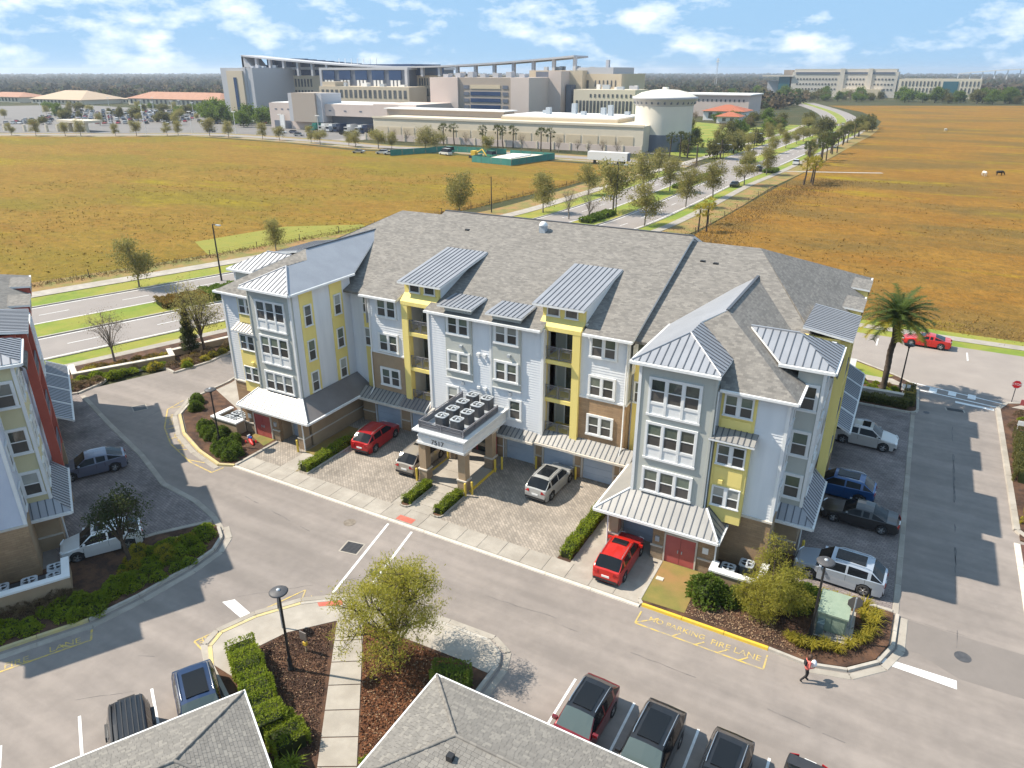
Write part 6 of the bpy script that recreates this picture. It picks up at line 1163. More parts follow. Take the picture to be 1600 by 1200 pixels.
    q = bag.v; bag.v = [(x * 1, y, z + .2) for x, y, z in q]; tb = bag.build('carrier_bag', 'whitebag'); c0 = Vector((-.2, 30.7, 0)); lc = Vector(tb.location); lc.rotate(Matrix.Rotation(R(-62), 3, 'Z')); tb.location = c0 + lc; tag(tb, 'white bag held by the person in the coral top', 'bag')
    pk = MB().box(-.11, .11, -.16, -.09, 1.08, 1.36).build('backpack', 'trouser', t, (0, 0, 0))
person()
# toy, covers, a-frame board, banners
mat('toyred', (.55, .02, .015), rough=.5); mat('toyblue', (.03, .12, .45), rough=.5)
TOY = t = thing('toy', 'small red and blue toy lying on the mulch by the left wing doors', 'toy', (-43.9, 35.2, .11)); MB().tube([(-44.5, 35.6, .3), (-44.0, 35.3, .42), (-43.4, 34.95, .35), (-43.0, 34.8, .2)], [.12, .2, .2, .1], 8).build('hull', 'toyred', t); MB().box(-44.2, -43.85, 35.2, 35.5, .5, .75).build('seat', 'toyblue', t); MB().box(-44.25, -44.15, 35.15, 35.55, .62, .95).build('backrest', 'lamp_white', t)
for sx in (-44.3, -43.3):
    for sy in (34.85, 35.45): MB().tube([(sx, sy, .28), (sx + .03, sy + .1, .28)], .16, 10).build('wheel', 'toyred', t)
TOY.scale = (.7, .7, .7)
for (x, y), r_, lb in (((-9.0, 34.7), .22, 'small pale utility lid in the corner lawn'), ((-37.6, 23.3), .4, 'pale utility lid in the ground cover of the left island')): tag(MB().prism([(x - r_, y - r_ * .7), (x + r_, y - r_ * .7), (x + r_, y + r_ * .7), (x - r_, y + r_ * .7)], .1, .17).build('utility_lid', 'stone'), lb, 'utility lid')
t = thing('sandwich_board', 'white folding board standing on the lawn by the date palm', 'sign', (-2.3, 76.2, .1))
for sg in (1, -1): MB().slab([(-2.6, 76.2 + sg * .45, .1), (-2.0, 76.2 + sg * .45, .1), (-2.0, 76.2 + sg * .03, 1.25), (-2.6, 76.2 + sg * .03, 1.25)], (0, .03 * sg, 0)).build('panel', 'white', t)
t = thing('banner_sign', 'low white yard sign beside the drive kerb', 'sign', (11.6, 68.2, .1)); MB().box(11.3, 12.9, 68.2, 68.25, .55, .95).build('board', 'white', t)
for x in (11.35, 12.8): MB().box(x, x + .05, 68.2, 68.25, .1, .55).build('leg', 'white', t)
t = thing('banner_sign', 'orange yard sign by the stop sign', 'sign', (12.5, 73.4, .1)); MB().box(11.9, 13.3, 73.4, 73.45, .4, .95).build('board', 'reddoor', t); MB().box(12.5, 12.6, 73.42, 73.47, .1, .4).build('leg', 'white', t)
t = thing('signboard', 'two small white boards standing in the hedge near the street lamp', 'sign', (2.5, 71.8, .1)); 
for x in (2.35, 2.75): MB().box(x, x + .3, 71.8, 71.84, .5, 1.1).build('board', 'white', t); MB().box(x + .13, x + .17, 71.84, 71.88, .1, .6).build('leg', 'white', t)

# ---------------------------------------------------------------- planting round the buildings
tree('willow', (-18.9, 21.9, .1), 'airy yellow green tree on the leaf litter beside the path', rz=.4, name='feathery_tree'); tree('feather', (-2.7, 34.7, .1), 'drooping feathery yellow green tree behind the yellow kerb', rz=1.2, name='feathery_tree')
tree('dark', (-38.0, 20.3, .1), 'small dark evergreen tree on the left island', rz=.5); tree('conifer', (-65.6, 46.9, .1), 'dense dark columnar conifer against the retaining wall', name='conifer', sc=1.02); tree('gold', (-63.9, 47.4, .1), 'tall sparse yellow green tree behind the dark conifer', rz=.3)
tree('bare', (-70.4, 41.2, .1), 'nearly bare twiggy tree in the rust shrub bed', sc=1.0, rz=2.1); tree('date', (.8, 71.7, .1), 'tall date palm with a full crown by the crosswalk', name='date_palm', cat='palm')
hedge(-26.25, 18.35, -20.9, 15.4, 1.35, 1.1, 'clipped green hedge along the brown mulch by the left carport', seed=3); hedge(-21.2, 15.9, -19.4, 15.2, 1.5, .9, 'clipped green hedge block at the end of the path', seed=4); hedge(-16.2, 16.6, -15.2, 15.9, 1.1, .6, 'low green hedge block between path and carport roof', seed=5)
hedge(-15.6, 22.3, -14.9, 20.4, 1.7, 1.3, 'dark rounded hedge under the tree at the carport corner', 'leaf_green', seed=6)
hedge(-36.8, 33.8, -36.8, 39.4, .75, .6, 'narrow green hedge beside the dark red SUV', seed=7); hedge(-27.27, 33.95, -27.27, 36.9, .62, .55, 'small green hedge left of the entrance path', seed=8); hedge(-24.57, 33.95, -24.57, 36.9, .62, .55, 'small green hedge right of the entrance path', seed=9); hedge(-14.85, 33.8, -14.85, 40.2, .75, .6, 'narrow green hedge beside the red SUV driveway', seed=10)
hedge(-2.4, 68.7, 3.1, 68.7, .9, .7, 'green hedge in front of the low wall by the date palm', 'leaf_olive', seed=11); hedge(3.1, 69.0, 3.1, 73.5, .8, .6, 'green hedge along the drive by the date palm', 'leaf_olive', seed=12); hedge(11.6, 58, 12.2, 66.5, 2.2, .9, 'broad green hedge beyond the right-hand drive', 'leaf_olive', seed=13)
hedge(11.5, 51.6, 12.5, 56.5, 2.0, .5, 'low golden ground cover hedge at the red paved lot', 'leaf_gold', seed=14)
for i, (x, y) in enumerate(((-54.2, 38.4), (-53.0, 37.3))): shrub('dark', (x, y), 'green shrub beside the walk at the head of the curved kerb', 'green shrubs at the curved kerb', .8)
for x, y in ((-46.9, 35.0), (-47.9, 34.9), (-48.8, 35.4), (-46.3, 34.2), (-47.2, 34.1), (-48.2, 34.4), (-49.2, 35.0), (-45.0, 34.6), (-44.9, 33.5), (-44.0, 33.6), (-44.2, 32.7), (-43.3, 33.2), (-45.1, 32.9), (-43.2, 32.5)): shrub('round', (x, y), 'clipped round green shrub beside the lamp at the left wing', 'clipped round shrubs at the left wing', random.uniform(.8, 1.0))
for x, y, s in ((-6.1, 34.4, 1.35), (-5.0, 34.6, .9), (-4.4, 35.0, .9), (-1.4, 36.4, 1.2), (-.9, 37.0, .9)): shrub('dark', (x, y), 'dark green leafy shrub ' + ('between lawn and feathery tree, the largest' if s == 1.35 else 'near the feathery tree' if x < -3 else 'between feathery tree and transformer'), 'dark shrubs in the corner bed', s)
for x, y in ((-1.3, 33.2), (-.8, 33.0), (-.2, 33.1), (.4, 33.4), (1.0, 33.5), (1.5, 34.1), (2.0, 34.8), (2.4, 35.7), (2.5, 36.5), (2.6, 37.3), (1.9, 37.7), (1.2, 37.8), (.4, 37.7), (-.3, 37.7), (2.0, 36.9), (2.2, 35.2)): shrub('tuft', (x, y), 'golden ornamental grass clump around the transformer box', 'ornamental grasses round the transformer', random.uniform(.8, 1.1), name='grass_clump', cat='grass')
for x, y in ((-15.4, 14.6), (-16.6, 14.2), (-15.9, 14.0), (-17.6, 13.9), (-18.8, 14.5), (-19.3, 13.9), (-14.9, 15.4)): shrub('greentuft', (x, y), 'bright green strappy grass clump at the foot of the path', 'grass clumps at the foot of the path', 1.2, name='grass_clump', cat='grass')
rg = random.Random(21)
def fill(poly, n, keys, label, group, sc=(.7, 1.1), z=.1, mind=.75):
    xs = [p[0] for p in poly]; ys = [p[1] for p in poly]; P = []
    for _ in range(n * 12):
        p = (rg.uniform(min(xs), max(xs)), rg.uniform(min(ys), max(ys)))
        if inside(p, poly) and all((p[0] - q[0]) ** 2 + (p[1] - q[1]) ** 2 > mind ** 2 for q in P): P.append(p)
        if len(P) >= n: break
    for p in P: shrub(rg.choice(keys), p, label, group, rg.uniform(*sc), z)
fill([(-41, 10), (-37.6, 13.4), (-36, 16.4), (-35.4, 19), (-35.0, 22), (-35.3, 23.6), (-36.7, 25), (-37.3, 24.9), (-36.6, 21), (-37.4, 17.5), (-39, 14.2), (-42, 9)], 80, ['low', 'low', 'low', 'bright'], 'low bright green ground cover shrub along the left island kerb', 'ground cover along the left island', (.8, 1.2), mind=.62)
fill([(-39.2, 21), (-37, 24.5), (-36.2, 21.5), (-37.2, 18.5)], 26, ['low', 'pale'], 'yellow green creeping shrub in the middle of the left island', 'creepers on the left island', (.5, .9), mind=.55)
fill([(-41.6, 13.6), (-38.6, 16.8), (-37.6, 17.6), (-38.5, 15.2), (-41.0, 12.0)], 18, ['brown'], 'brown twiggy shrub along the utility wall of the cream block', 'brown shrubs at the utility wall', (.6, .9), mind=.6)
fill([(-71.0, 37.6), (-69.3, 36.8), (-65.3, 44.2), (-66.8, 45.0)], 20, ['rust', 'rust', 'pale'], 'rust coloured low shrub inside the retaining wall bed', 'rust shrubs in the retaining wall bed', (.8, 1.2), mind=.9)
fill([(-73.5, 29.5), (-67.5, 33.0), (-66.2, 34.5), (-66.6, 37.0), (-69.2, 35.7), (-72.2, 36)], 34, ['bright', 'low', 'bright', 'brown'], 'green low shrub in the bed before the retaining wall', 'green shrubs before the retaining wall', (.8, 1.2), mind=.85)
fill([(-68.4, 36.4), (-66.6, 37.6), (-65.2, 41.4), (-64.3, 42.6), (-64.7, 43.4)], 14, ['bright', 'pale', 'low'], 'pale green shrub on the drive side of the retaining wall', 'pale shrubs below the retaining wall', (.8, 1.15), mind=.7)
fill([(-64.2, 42.8), (-62.5, 42.6), (-61.9, 46), (-62.3, 49), (-60.8, 55), (-62, 55.5), (-64.4, 46)], 26, ['brown', 'rust', 'pale', 'bright'], 'mixed rust and pale shrub at the foot of the dark conifer', 'mixed shrubs by the conifer', (.7, 1.05), mind=.8)
fill([(-2.6, 71.2), (1.8, 71.2), (1.8, 73.6), (-2.6, 73.6)], 16, ['rust', 'bright', 'low'], 'small mixed shrub in the bed under the date palm', 'small shrubs under the date palm', (.5, .8), mind=.7)
fill([(10.9, 67), (16, 67), (16, 72.5), (10.9, 72)], 14, ['low', 'brown'], 'low ground cover shrub near the low white yard sign', 'ground cover near the stop sign', (.7, 1.0), mind=.9)
# fallen leaves and mulch chips: nobody could count them
def litter(poly, n, size, m, z, name='leaf_litter', seed=4):
    r_ = random.Random(seed); mb = MB(); xs = [p[0] for p in poly]; ys = [p[1] for p in poly]
    while n > 0:
        p = (r_.uniform(min(xs), max(xs)), r_.uniform(min(ys), max(ys)))
        if not inside(p, poly): continue
        n -= 1; d = rdir(r_); d.z *= .35; leaf_quad(mb, Vector((*p, z + r_.uniform(0, .03))), d.normalized(), size * r_.uniform(.6, 1.4), size * .6, r_)
    tag(mb.build(name, m), kind='stuff')
mat('chip', (.17, .066, .028), (.075, .034, .018), sc=6, rough=1); mat('chip_d', (.085, .042, .026), (.035, .019, .013), sc=6, rough=1); mat('chip_p', (.30, .20, .12), rough=1)
LIT = [(-22.0, 23.1), (-16.0, 23.3), (-14.8, 22.8), (-14.7, 18), (-15.5, 15.5), (-16.6, 16.2)]
litter(LIT, 9000, .11, 'chip', .125); litter(LIT, 1500, .10, 'chip_p', .13, seed=8)
MUL = [(-25.8, 18.7), (-25.3, 20.5), (-23.6, 22.3), (-18.6, 15.6), (-20, 15.6), (-22, 17)]
litter(MUL, 6000, .09, 'chip_d', .118, 'mulch_chips', 5); litter(MUL, 500, .09, 'chip_p', .125, 'mulch_chips', 6)
litter([(-6.8, 32.5), (-.4, 32.3), (1.4, 32.9), (2.9, 35), (2.9, 37.9), (-2, 37.9), (-4, 36), (-6.8, 36)], 5000, .09, 'chip_d', .118, 'mulch_chips', 7)
litter([(-6.8, 32.5), (-.4, 32.3), (-2.5, 34), (-6.8, 34)], 1200, .10, 'chip_p', .12, 'leaf_litter', 9)
# ---------------------------------------------------------------- trees along the avenue and the field
GA = 'street trees along the avenue'
for x, y, s, kd, lb in ((-71, 168, .9, 'street', 'by the field fence opposite the junction lawn'), (-70, 141, 1.0, 'street', 'on the verge by the bare dark pole'), (-82.5, 127, 1.1, 'street', 'thin one by the fence behind the main roof'), (-94, 61, 1.0, 'street', 'on the far verge before the dry field'), (-94, 87, .75, 'street', 'on the mown grass'),
                        (-57, 149, 1.15, 'avenue', 'in the median near the double armed pole'), (-60.5, 178, 1.0, 'avenue', 'on the far verge of the avenue'), (-55, 183, 1.0, 'street', 'in the median past the pole'), (-54.5, 203, .9, 'bare', 'twiggy one before the junction'), (-46, 138, 1.0, 'street', 'on the near verge over the main roof'), (-45, 163, 1.0, 'street', 'on the near verge by the sidewalk'), (-43, 179, 1.05, 'street', 'on the near verge before the dark car'), (-41, 204, 1.0, 'street', 'on the near verge by the junction'), (-40, 229, .95, 'street', 'on the near verge at the junction'), (-62, 137, .9, 'bare', 'bare one over the main roof ridge'), (-57.5, 137, .9, 'bare', 'bare one in the median over the main roof'), (-72, 210, .95, 'bare', 'bare one by the junction corner'), (-68, 214, .9, 'street', 'by the junction corner')):
    tree(kd, (x, y, 0), 'street tree ' + lb, GA, s * (1.25 if y > 100 else 1.05))
for i, (x, y) in enumerate(((-35.5, 146), (-35, 137), (-33.8, 138.5))): tree('sabal_gold', (x, y, -.05), 'yellow green palm at the field edge behind the main roof', 'palms at the field edge', .95, name='palm_tree', cat='palm')
for x, y in ((-26, 218), (-27, 212), (-25, 214)): tree('sabal_gold', (x, y, -.05), 'golden palm clump beside the sidewalk near the junction', 'golden palm clump near the junction', 1.3, name='palm_tree', cat='palm')
for x, y, s in ((-30, 272, 1.25), (-31, 277, 1.3), (-29.5, 279, 1.2), (-30, 300, 1.3), (-31, 304, 1.3), (-29, 306, 1.2), (-30.5, 340, 1.3), (-31, 347, 1.25), (-30, 352, 1.3), (-30, 383, 1.3), (-29, 390, 1.2), (-33, 262, 1.2), (-34, 268, 1.2), (-29, 452, 1.3)): tree('sabal', (x, y, -.05), 'dark palm in the clump between avenue and right-hand field', 'palms beside the right-hand field', s, name='palm_tree', cat='palm')
for x, y in ((-177, 262), (-173, 264), (-157, 261), (-152, 264), (-146, 266), (-149, 263), (-130, 259), (-126.5, 260.5), (-80, 262), (-77, 265), (-73.5, 262), (-62, 262), (-64, 240)): tree('sabal', (x, y, -.05), 'palm standing before the long pale service wall', 'palms before the service wall', 1.45, name='palm_tree', cat='palm')
r6 = random.Random(12)
for x, y in ((-166, 262), (-140, 262), (-122, 258), (-115, 260), (-110, 259), (-105, 260), (-99, 260), (-187, 262), (-196, 262), (-203, 262)): tree('bare', (x, y, -.05), 'bare twiggy tree before the long pale service wall', 'bare trees before the service wall', r6.uniform(.8, 1.1))
for i in range(26):
    t_ = i / 25; P = catmull([Vector(p) for p in HR], 6); p = P[min(len(P) - 1, int(t_ * (len(P) - 12)))]; tree(r6.choice(['avenue', 'street', 'avenue']), (p.x + r6.uniform(-3, 3), p.y + r6.uniform(-4, 0), -.05), 'street tree in the row between the dry field and the hospital road', 'trees along the hospital road', r6.uniform(.8, 1.15))
for i in range(30):
    y = 258 + i * 7; s = -1 if i % 2 else 1; o = r6.choice([0, 13, -13, 17, 0]); p = avenue(y, o)
    _k = r6.choice(['avenue', 'bushy2', 'street'])
    if p: tree(_k, (p[0], p[1], 0), dict(avenue='slender olive', bushy2='bushy olive', street='pale yellow green')[_k] + (' tree in the median' if o == 0 else ' tree on the verge') + ' of the upper avenue past the junction', 'trees along the upper avenue', r6.uniform(.7, 1.05))
for i in range(16): p = avenue(270 + i * 12, r6.uniform(-40, -17)); tree(r6.choice(['bushy', 'bushy2', 'avenue']), (p[0], p[1], 0), 'dark bushy tree left of the upper avenue', 'bushy trees left of the upper avenue', r6.uniform(.5, .9))
# clipped hedges and planting in the medians
for y0, y1, w_, lb in ((134, 146, 2.2, 'dark clipped hedge in the median over the main roof'), (188, 224, 1.8, 'long dark clipped hedge in the median before the junction'), (252, 262, 2.4, 'dark clipped hedge in the median just past the junction')):
    a, b = avenue(y0, 0), avenue(y1, 0); hedge(*a, *b, w_, .8, lb, 'leaf_green', 'median hedges', 35, .1, .4, 31)
a, b = avenue(61.5, .2), avenue(72, 0); hedge(*a, *b, 3.8, 1.0, 'mounded green shrub hedge in the avenue median', 'leaf_green', None, 180, .1, .22, 32); a, b = avenue(56, -.2), avenue(61.5, 0); hedge(*a, *b, 3.4, .8, 'mounded rust and olive shrub hedge in the avenue median', 'leaf_rust', None, 180, .1, .22, 33)
a, b = avenue(233, 12.5), avenue(240, 12.5); hedge(*a, *b, 3, .8, 'dark hedge block on the verge by the junction', 'leaf_green', None, 35, .1, .4, 34)
# wire fence posts along the fields
def fence(P, label, step=7., h=1.25):
    t = thing('field_fence', label, 'fence', (P[0][0], P[0][1], -.08)); n = 0; prev = None
    for a, b in zip(P, P[1:]):
        a, b = Vector(a), Vector(b); k_ = max(1, int((b - a).length / step))
        for i in range(k_): 
            p = a.lerp(b, i / k_); MB().tube([(p.x, p.y, -.1), (p.x, p.y, h)], .06, 5).build('post', 'bark', t)
            if prev is not None:
                for z in (.5, .85, 1.15): MB().tube([(prev.x, prev.y, z), (p.x, p.y, z)], .012, 3, cap=False).build('wire', 'dark', t)
            prev = p
fence([(-113, 30), (-107.7, 52), (-99.6, 78), (-92, 111), (-86.5, 138), (-82.5, 180), (-81, 226)], 'wire fence with wooden posts along the left-hand field'); fence([(-35.5, 96), (-35, 135), (-33, 194), (-25, 227)], 'wire fence with wooden posts along the right-hand field', 9)
# rough dry grass along the fences: uncountable
def rough(P, w, n, m, seed, hh=.5, ln=.7, off=0.):
    r_ = random.Random(seed); mb = MB()
    for _ in range(n):
        i = r_.randrange(len(P) - 1); a, b = Vector(P[i]), Vector(P[i + 1]); p = a.lerp(b, r_.random()); d = (b - a).normalized(); nn = Vector((d.y, -d.x)); p = p + nn * (off + r_.gauss(0, w)); dd = rdir(r_, .7); leaf_quad(mb, Vector((p.x, p.y, -.1)), dd, ln * r_.uniform(.5, 1.3), .08, r_)
    tag(mb.build('rough_grass', m), kind='stuff')
mat('drygrass', (.22, .145, .06), (.17, .11, .05), sc=.3, rough=1, spec=.1)
rough([(-113, 30), (-107.7, 52), (-99.6, 78), (-92, 111), (-86.5, 138), (-82.5, 180), (-81, 226)], .8, 9000, 'drygrass', 2, off=-.8, ln=.5); rough([(-35.5, 96), (-34, 135), (-31, 194), (-22, 227)], 3.2, 16000, 'drygrass', 3, off=2.5, ln=.5); rough([(-30, 96.5), (120, 96.5)], 1.6, 9000, 'drygrass', 4, off=-.5, ln=.38)
def tussocks(poly, n, m, seed, ln):
    r_ = random.Random(seed); mb = MB(); xs = [p[0] for p in poly]; ys = [p[1] for p in poly]
    while n > 0:
        p = (r_.uniform(min(xs), max(xs)), r_.uniform(min(ys), max(ys)))
        if not inside(p, poly) or noise.noise(Vector((p[0] * .05, p[1] * .05, seed))) < -.1: n -= .2; continue
        n -= 1
        for q in range(4): leaf_quad(mb, Vector((p[0] + r_.gauss(0, .2), p[1] + r_.gauss(0, .2), -.1)), rdir(r_, .2), ln * r_.uniform(.5, 1.3), .2, r_)
    tag(mb.build('tussock_grass', m), kind='stuff')
mat('tussock', (.19, .135, .03), (.225, .14, .032), sc=.1, rough=1, spec=.1); mat('tussock_r', (.22, .125, .03), (.18, .10, .028), sc=.1, rough=1, spec=.1)
tussocks([(-200, 60), (-112, 36), (-99, 80), (-92, 111), (-86.5, 138), (-83, 180), (-140, 200), (-220, 150)], 4500, 'tussock', 5, .26); tussocks([(-33, 97), (-32, 190), (-20, 230), (60, 230), (90, 97)], 3500, 'tussock_r', 6, .26)

# ---------------------------------------------------------------- far buildings
mat('hbeige', (.49, .405, .295), (.53, .445, .335), sc=.06, rough=.85); mat('hpink', (.52, .43, .385), (.56, .47, .42), sc=.06, rough=.85); mat('hgrey', (.42, .42, .44), rough=.7); mat('hblue', (.022, .045, .11), (.035, .065, .14), sc=.08, rough=.2, spec=.4); mat('hwin', (.05, .055, .065), (.13, .13, .13), sc=.25, rough=.15, spec=.8); mat('hslate', (.12, .135, .17), rough=.5); mat('hcream', (.62, .545, .425), (.57, .50, .39), sc=.05, rough=.85); mat('hpanel', (.53, .44, .31), rough=.85); mat('hwhite', (.70, .69, .67), rough=.7); mat('hteal', (.03, .12, .15), rough=.15, spec=.8); mat('rooftile', (.36, .19, .12), (.30, .15, .10), sc=.3, rough=.9); mat('rooforange', (.33, .10, .05), rough=.85); mat('rooftan', (.40, .30, .21), rough=.9); mat('hbrown', (.36, .30, .25), rough=.85); mat('tankw', (.62, .58, .50), (.58, .545, .47), sc=.15, rough=.7); mat('netgreen', (.03, .17, .14), (.05, .22, .18), sc=.4, rough=.8)
def bx(t, nm, x0, x1, y0, y1, z0, z1, m): return MB().box(x0, x1, y0, y1, z0, z1).build(nm, m, t)
def wins(t, par, x0, x1, y, z0, z1, n, w=.55, m='hwin', out=.12):
    st = (x1 - x0) / n; me = MB().box(-st * w / 2, st * w / 2, -out, .3, 0, z1 - z0).mesh('window', m)
    for i in range(n): inst('window', me, par, (x0 + st * (i + .5), y, z0))
h = thing('hospital', 'large beige hospital with blue glass and a long curved canopy roof', 'hospital', (-290, 380, 0))
b = bx(h, 'stair_tower', -401, -379, 345, 400, 0, 30.2, 'hgrey'); bx(h, 'stair_tower_side', -379, -373.5, 345.5, 400, 0, 30.1, 'hgrey'); bx(h, 'tower_face', -395, -381, 344, 345, 0, 28.5, 'hbeige'); bx(h, 'window_strip', -389, -386.5, 343.7, 344, 4, 24.7, 'hblue'); bx(h, 'side_wing', -407, -401, 352, 390, 0, 25, 'hbeige')
b = bx(h, 'wing', -420, -348, 380, 420, 0, 25.8, 'hbeige'); wins(h, b, -411, -357, 380, 18.9, 23.7, 20); wins(h, b, -410, -357, 380, 11.9, 16.9, 19); wins(h, b, -410, -357, 380, 4.5, 10.2, 19)
bx(h, 'glass_band', -418, -348, 382, 418, 25.8, 29.2, 'hblue'); bx(h, 'grey_band', -420, -340, 379.5, 420, 29.2, 30.8, 'hgrey'); bx(h, 'upper_glass', -412, -281, 384, 416, 30.8, 32.2, 'hblue')
for i in range(9): bx(h, 'upper_glass', -400 + i * 8, -393 + i * 8, 384, 416, 32.2, 36.4 - i * .55, 'hblue')
b = bx(h, 'centre_block', -340, -274, 370, 420, 0, 29.0, 'hslate'); bx(h, 'frame_band', -341, -273, 369.4, 420, 29.0, 30.3, 'hgrey')
for x in (-340.8, -275): bx(h, 'frame_post', x, x + 1.8, 369.2, 371, 18, 29, 'hgrey')
for i in range(5): q = -338 + i * 12.8; bx(h, 'curtain_wall', q, q + 9, 369.5, 370, 23.5, 28.6, 'hblue'); wins(h, b, q + .5, q + 8.5, 369.6, 19.8, 23.3, 3, .6, 'hwhite')
b = bx(h, 'front_block', -329, -262, 355, 372, 0, 20, 'hbeige'); wins(h, b, -328, -263, 355, 13.9, 18.2, 18); wins(h, b, -328, -263, 355, 9.3, 11, 18, .6); bx(h, 'penthouse', -327, -317, 356, 368, 20, 22.5, 'hbeige')
b = bx(h, 'link_block', -274, -230, 380, 420, 0, 26, 'hbeige'); bx(h, 'glass_band', -281, -268, 379, 400, 26, 30.6, 'hblue'); wins(h, b, -273, -262, 380, 20.5, 24.5, 6); wins(h, b, -273, -262, 380, 14.5, 18.8, 6); bx(h, 'low_link', -264, -228, 376, 382, 0, 13.5, 'hbrown')
b = bx(h, 'parking_garage', -229, -172.5, 330, 362, 0, 25.3, 'hbrown'); bx(h, 'garage_end', -229.4, -212.5, 329, 360, 0, 25.4, 'hpink'); bx(h, 'garage_end', -182, -172, 329, 360, 0, 25.4, 'hpink')
for i in range(5): z = 20.2 - i * 3.1; bx(h, 'deck_opening', -205.5, -188.3, 329.8, 330, z, z + 1.8, 'hblue' if i else 'hpanel'); bx(h, 'deck_opening', -209.5, -206.5, 329.8, 330, z, z + 1.6, 'hslate'); bx(h, 'deck_opening', -187, -184, 329.8, 330, z, z + 1.6, 'hslate')
for i in range(7): bx(h, 'roof_unit', -225 + i * 7.4, -222 + i * 7.4, 335, 339, 25.4, 26.9 + (i % 3) * .5, 'hgrey')
b = bx(h, 'east_block', -188, -158, 360, 410, 0, 28.6, 'hbeige'); bx(h, 'glass_slot', -187, -183, 359.6, 360, 5, 22, 'hblue'); bx(h, 'glass_slot', -178.5, -174.5, 359.5, 360, 6, 23.5, 'hblue'); wins(h, b, -183, -179, 360, 19, 23.5, 2); wins(h, b, -183, -179, 360, 12, 16.5, 2); bx(h, 'east_pier', -172, -165, 350, 362, 0, 28.3, 'hpink'); bx(h, 'glass_slot', -164.5, -161.5, 355, 362, 5, 22, 'hslate'); bx(h, 'dark_recess', -184, -172.5, 359.7, 360, 25.4, 28, 'hslate')
b = bx(h, 'east_tower', -167, -139, 365, 400, 0, 27, 'hbeige'); bx(h, 'penthouse', -163, -144, 366, 396, 27, 30, 'hgrey'); wins(h, b, -160.5, -156, 365, 19, 24, 2); wins(h, b, -160.5, -156, 365, 12.5, 17, 2); wins(h, b, -154, -141, 365, 21, 24, 6, .3)
b = bx(h, 'east_front', -158, -126, 350, 368, 0, 20, 'hcream'); wins(h, b, -157, -127, 350, 9, 15, 16, .6); wins(h, b, -150, -127, 350, 16.5, 18, 10, .4); bx(h, 'chimney', -150.5, -149, 372, 374, 28, 33.5, 'hgrey')
mb = MB(); pr = []
for i in range(41):
    x = -412 + 243 * i / 40; zz = 31.0 + 7.2 * max(0, (-285 - x) / 127) ** 1.5 + 4.8 * max(0, (x + 270) / 101) ** 1.6; pr.append((x, zz))
for (x0, z0), (x1, z1) in zip(pr, pr[1:]): mb.slab([(x0, 373, z0), (x1, 373, z1), (x1, 392, z1), (x0, 392, z0)], (0, 0, -.9))
mb.build('curved_roof', 'hgrey', h)
for i, (x, zz) in enumerate(pr):
    if i % 2 == 0 and (x > -276 or x < -335): bx(h, 'roof_post', x - .8, x + .8, 374, 376, 25.5, zz - .5, 'hgrey')
for i in range(7): bx(h, 'antenna', -338 + i * 5, -337.7 + i * 5, 385, 385.3, 31, 35.6, 'hwhite')
ru = random.Random(41)
for x0, x1, y0, y1, zz in ((-338, -276, 376, 415, 30.3), (-325, -265, 357, 366, 20), (-186, -160, 364, 400, 28.6), (-156, -128, 353, 364, 20), (-398, -381, 352, 395, 30.2), (-262, -234, 384, 415, 26)):
    for q_ in range(7): x = ru.uniform(x0, x1 - 3); y = ru.uniform(y0, y1); bx(h, 'roof_unit', x, x + ru.uniform(1.5, 4), y, y + 2, zz, zz + ru.uniform(.8, 2.2), ru.choice(['hgrey', 'aclight', 'hwhite']))
MB().slab([(-413, 374, 30.8), (-404, 374, 30.8), (-411, 374, 37.8), (-413, 374, 37.8)], (0, 14, 0)).build('roof_fin', 'hgrey', h)
s_ = thing('service_building', 'long low pale service wall with square tan panels behind palms', 'building', (-156, 270, 0)); bx(s_, 'wall', -220, -93, 270, 300, 0, 9.4, 'hcream'); bx(s_, 'parapet', -220.3, -92.7, 269.7, 270.2, 9.0, 9.8, 'hcream')
me = MB().box(-3.1, 3.1, -.1, .1, 0, 4.3).mesh('wall_panel', 'hpanel')
for i in range(17): inst('wall_panel', me, s_, (-215 + i * 7.2, 269.95, 1.2))
bx(s_, 'upper_block', -226, -163, 288, 298, 9, 12, 'hbrown'); bx(s_, 'upper_roof', -227, -162, 287, 299, 12, 12.4, 'hwhite'); bx(s_, 'white_roof', -160, -108, 282, 312, 9.4, 11.2, 'hwhite'); bx(s_, 'tan_band', -160.4, -107.8, 281.6, 312, 8.9, 10.6, 'hpanel')
for i, (x, y) in enumerate(((-150, 300), (-146, 295), (-138, 304), (-131, 298), (-124, 303), (-118, 296), (-114, 305))): bx(s_, 'roof_unit', x, x + 2.0, y, y + 2, 11.2, 12.6 + (i % 3) * 1.4, 'aclight')
low = thing('boundary_wall', 'low pale boundary wall at the foot of the service building', 'wall', (-155, 266, 0)); bx(low, 'wall', -222, -92, 266, 266.4, 0, 2.6, 'hpink')
for i in range(19): bx(low, 'pier', -222 + i * 7.2, -221.4 + i * 7.2, 265.8, 266.5, 0, 2.9, 'hcream')
k_ = thing('storage_tank', 'white round tank with domed roof and dark grey foot', 'tank', (-91.5, 288, 0)); MB().lathe([(11, 6), (11, 16)], (-91.5, 288), 48).build('tank_wall', 'tankw', k_); MB().lathe([(11.1, 0), (11.1, 6)], (-91.5, 288), 48).build('tank_foot', 'hslate', k_); MB().lathe([(11.0, 16), (12.2, 18.4), (12.4, 18.5), (12.4, 19.2), (11.8, 19.3)], (-91.5, 288), 48, cap=False).build('rim', 'hgrey', k_); MB().lathe([(11.8, 19.25), (9, 20.7), (5, 21.6), (1.2, 21.9), (1.2, 22.6), (.001, 22.6)], (-91.5, 288), 48, cap=False).build('dome', 'tankw', k_)
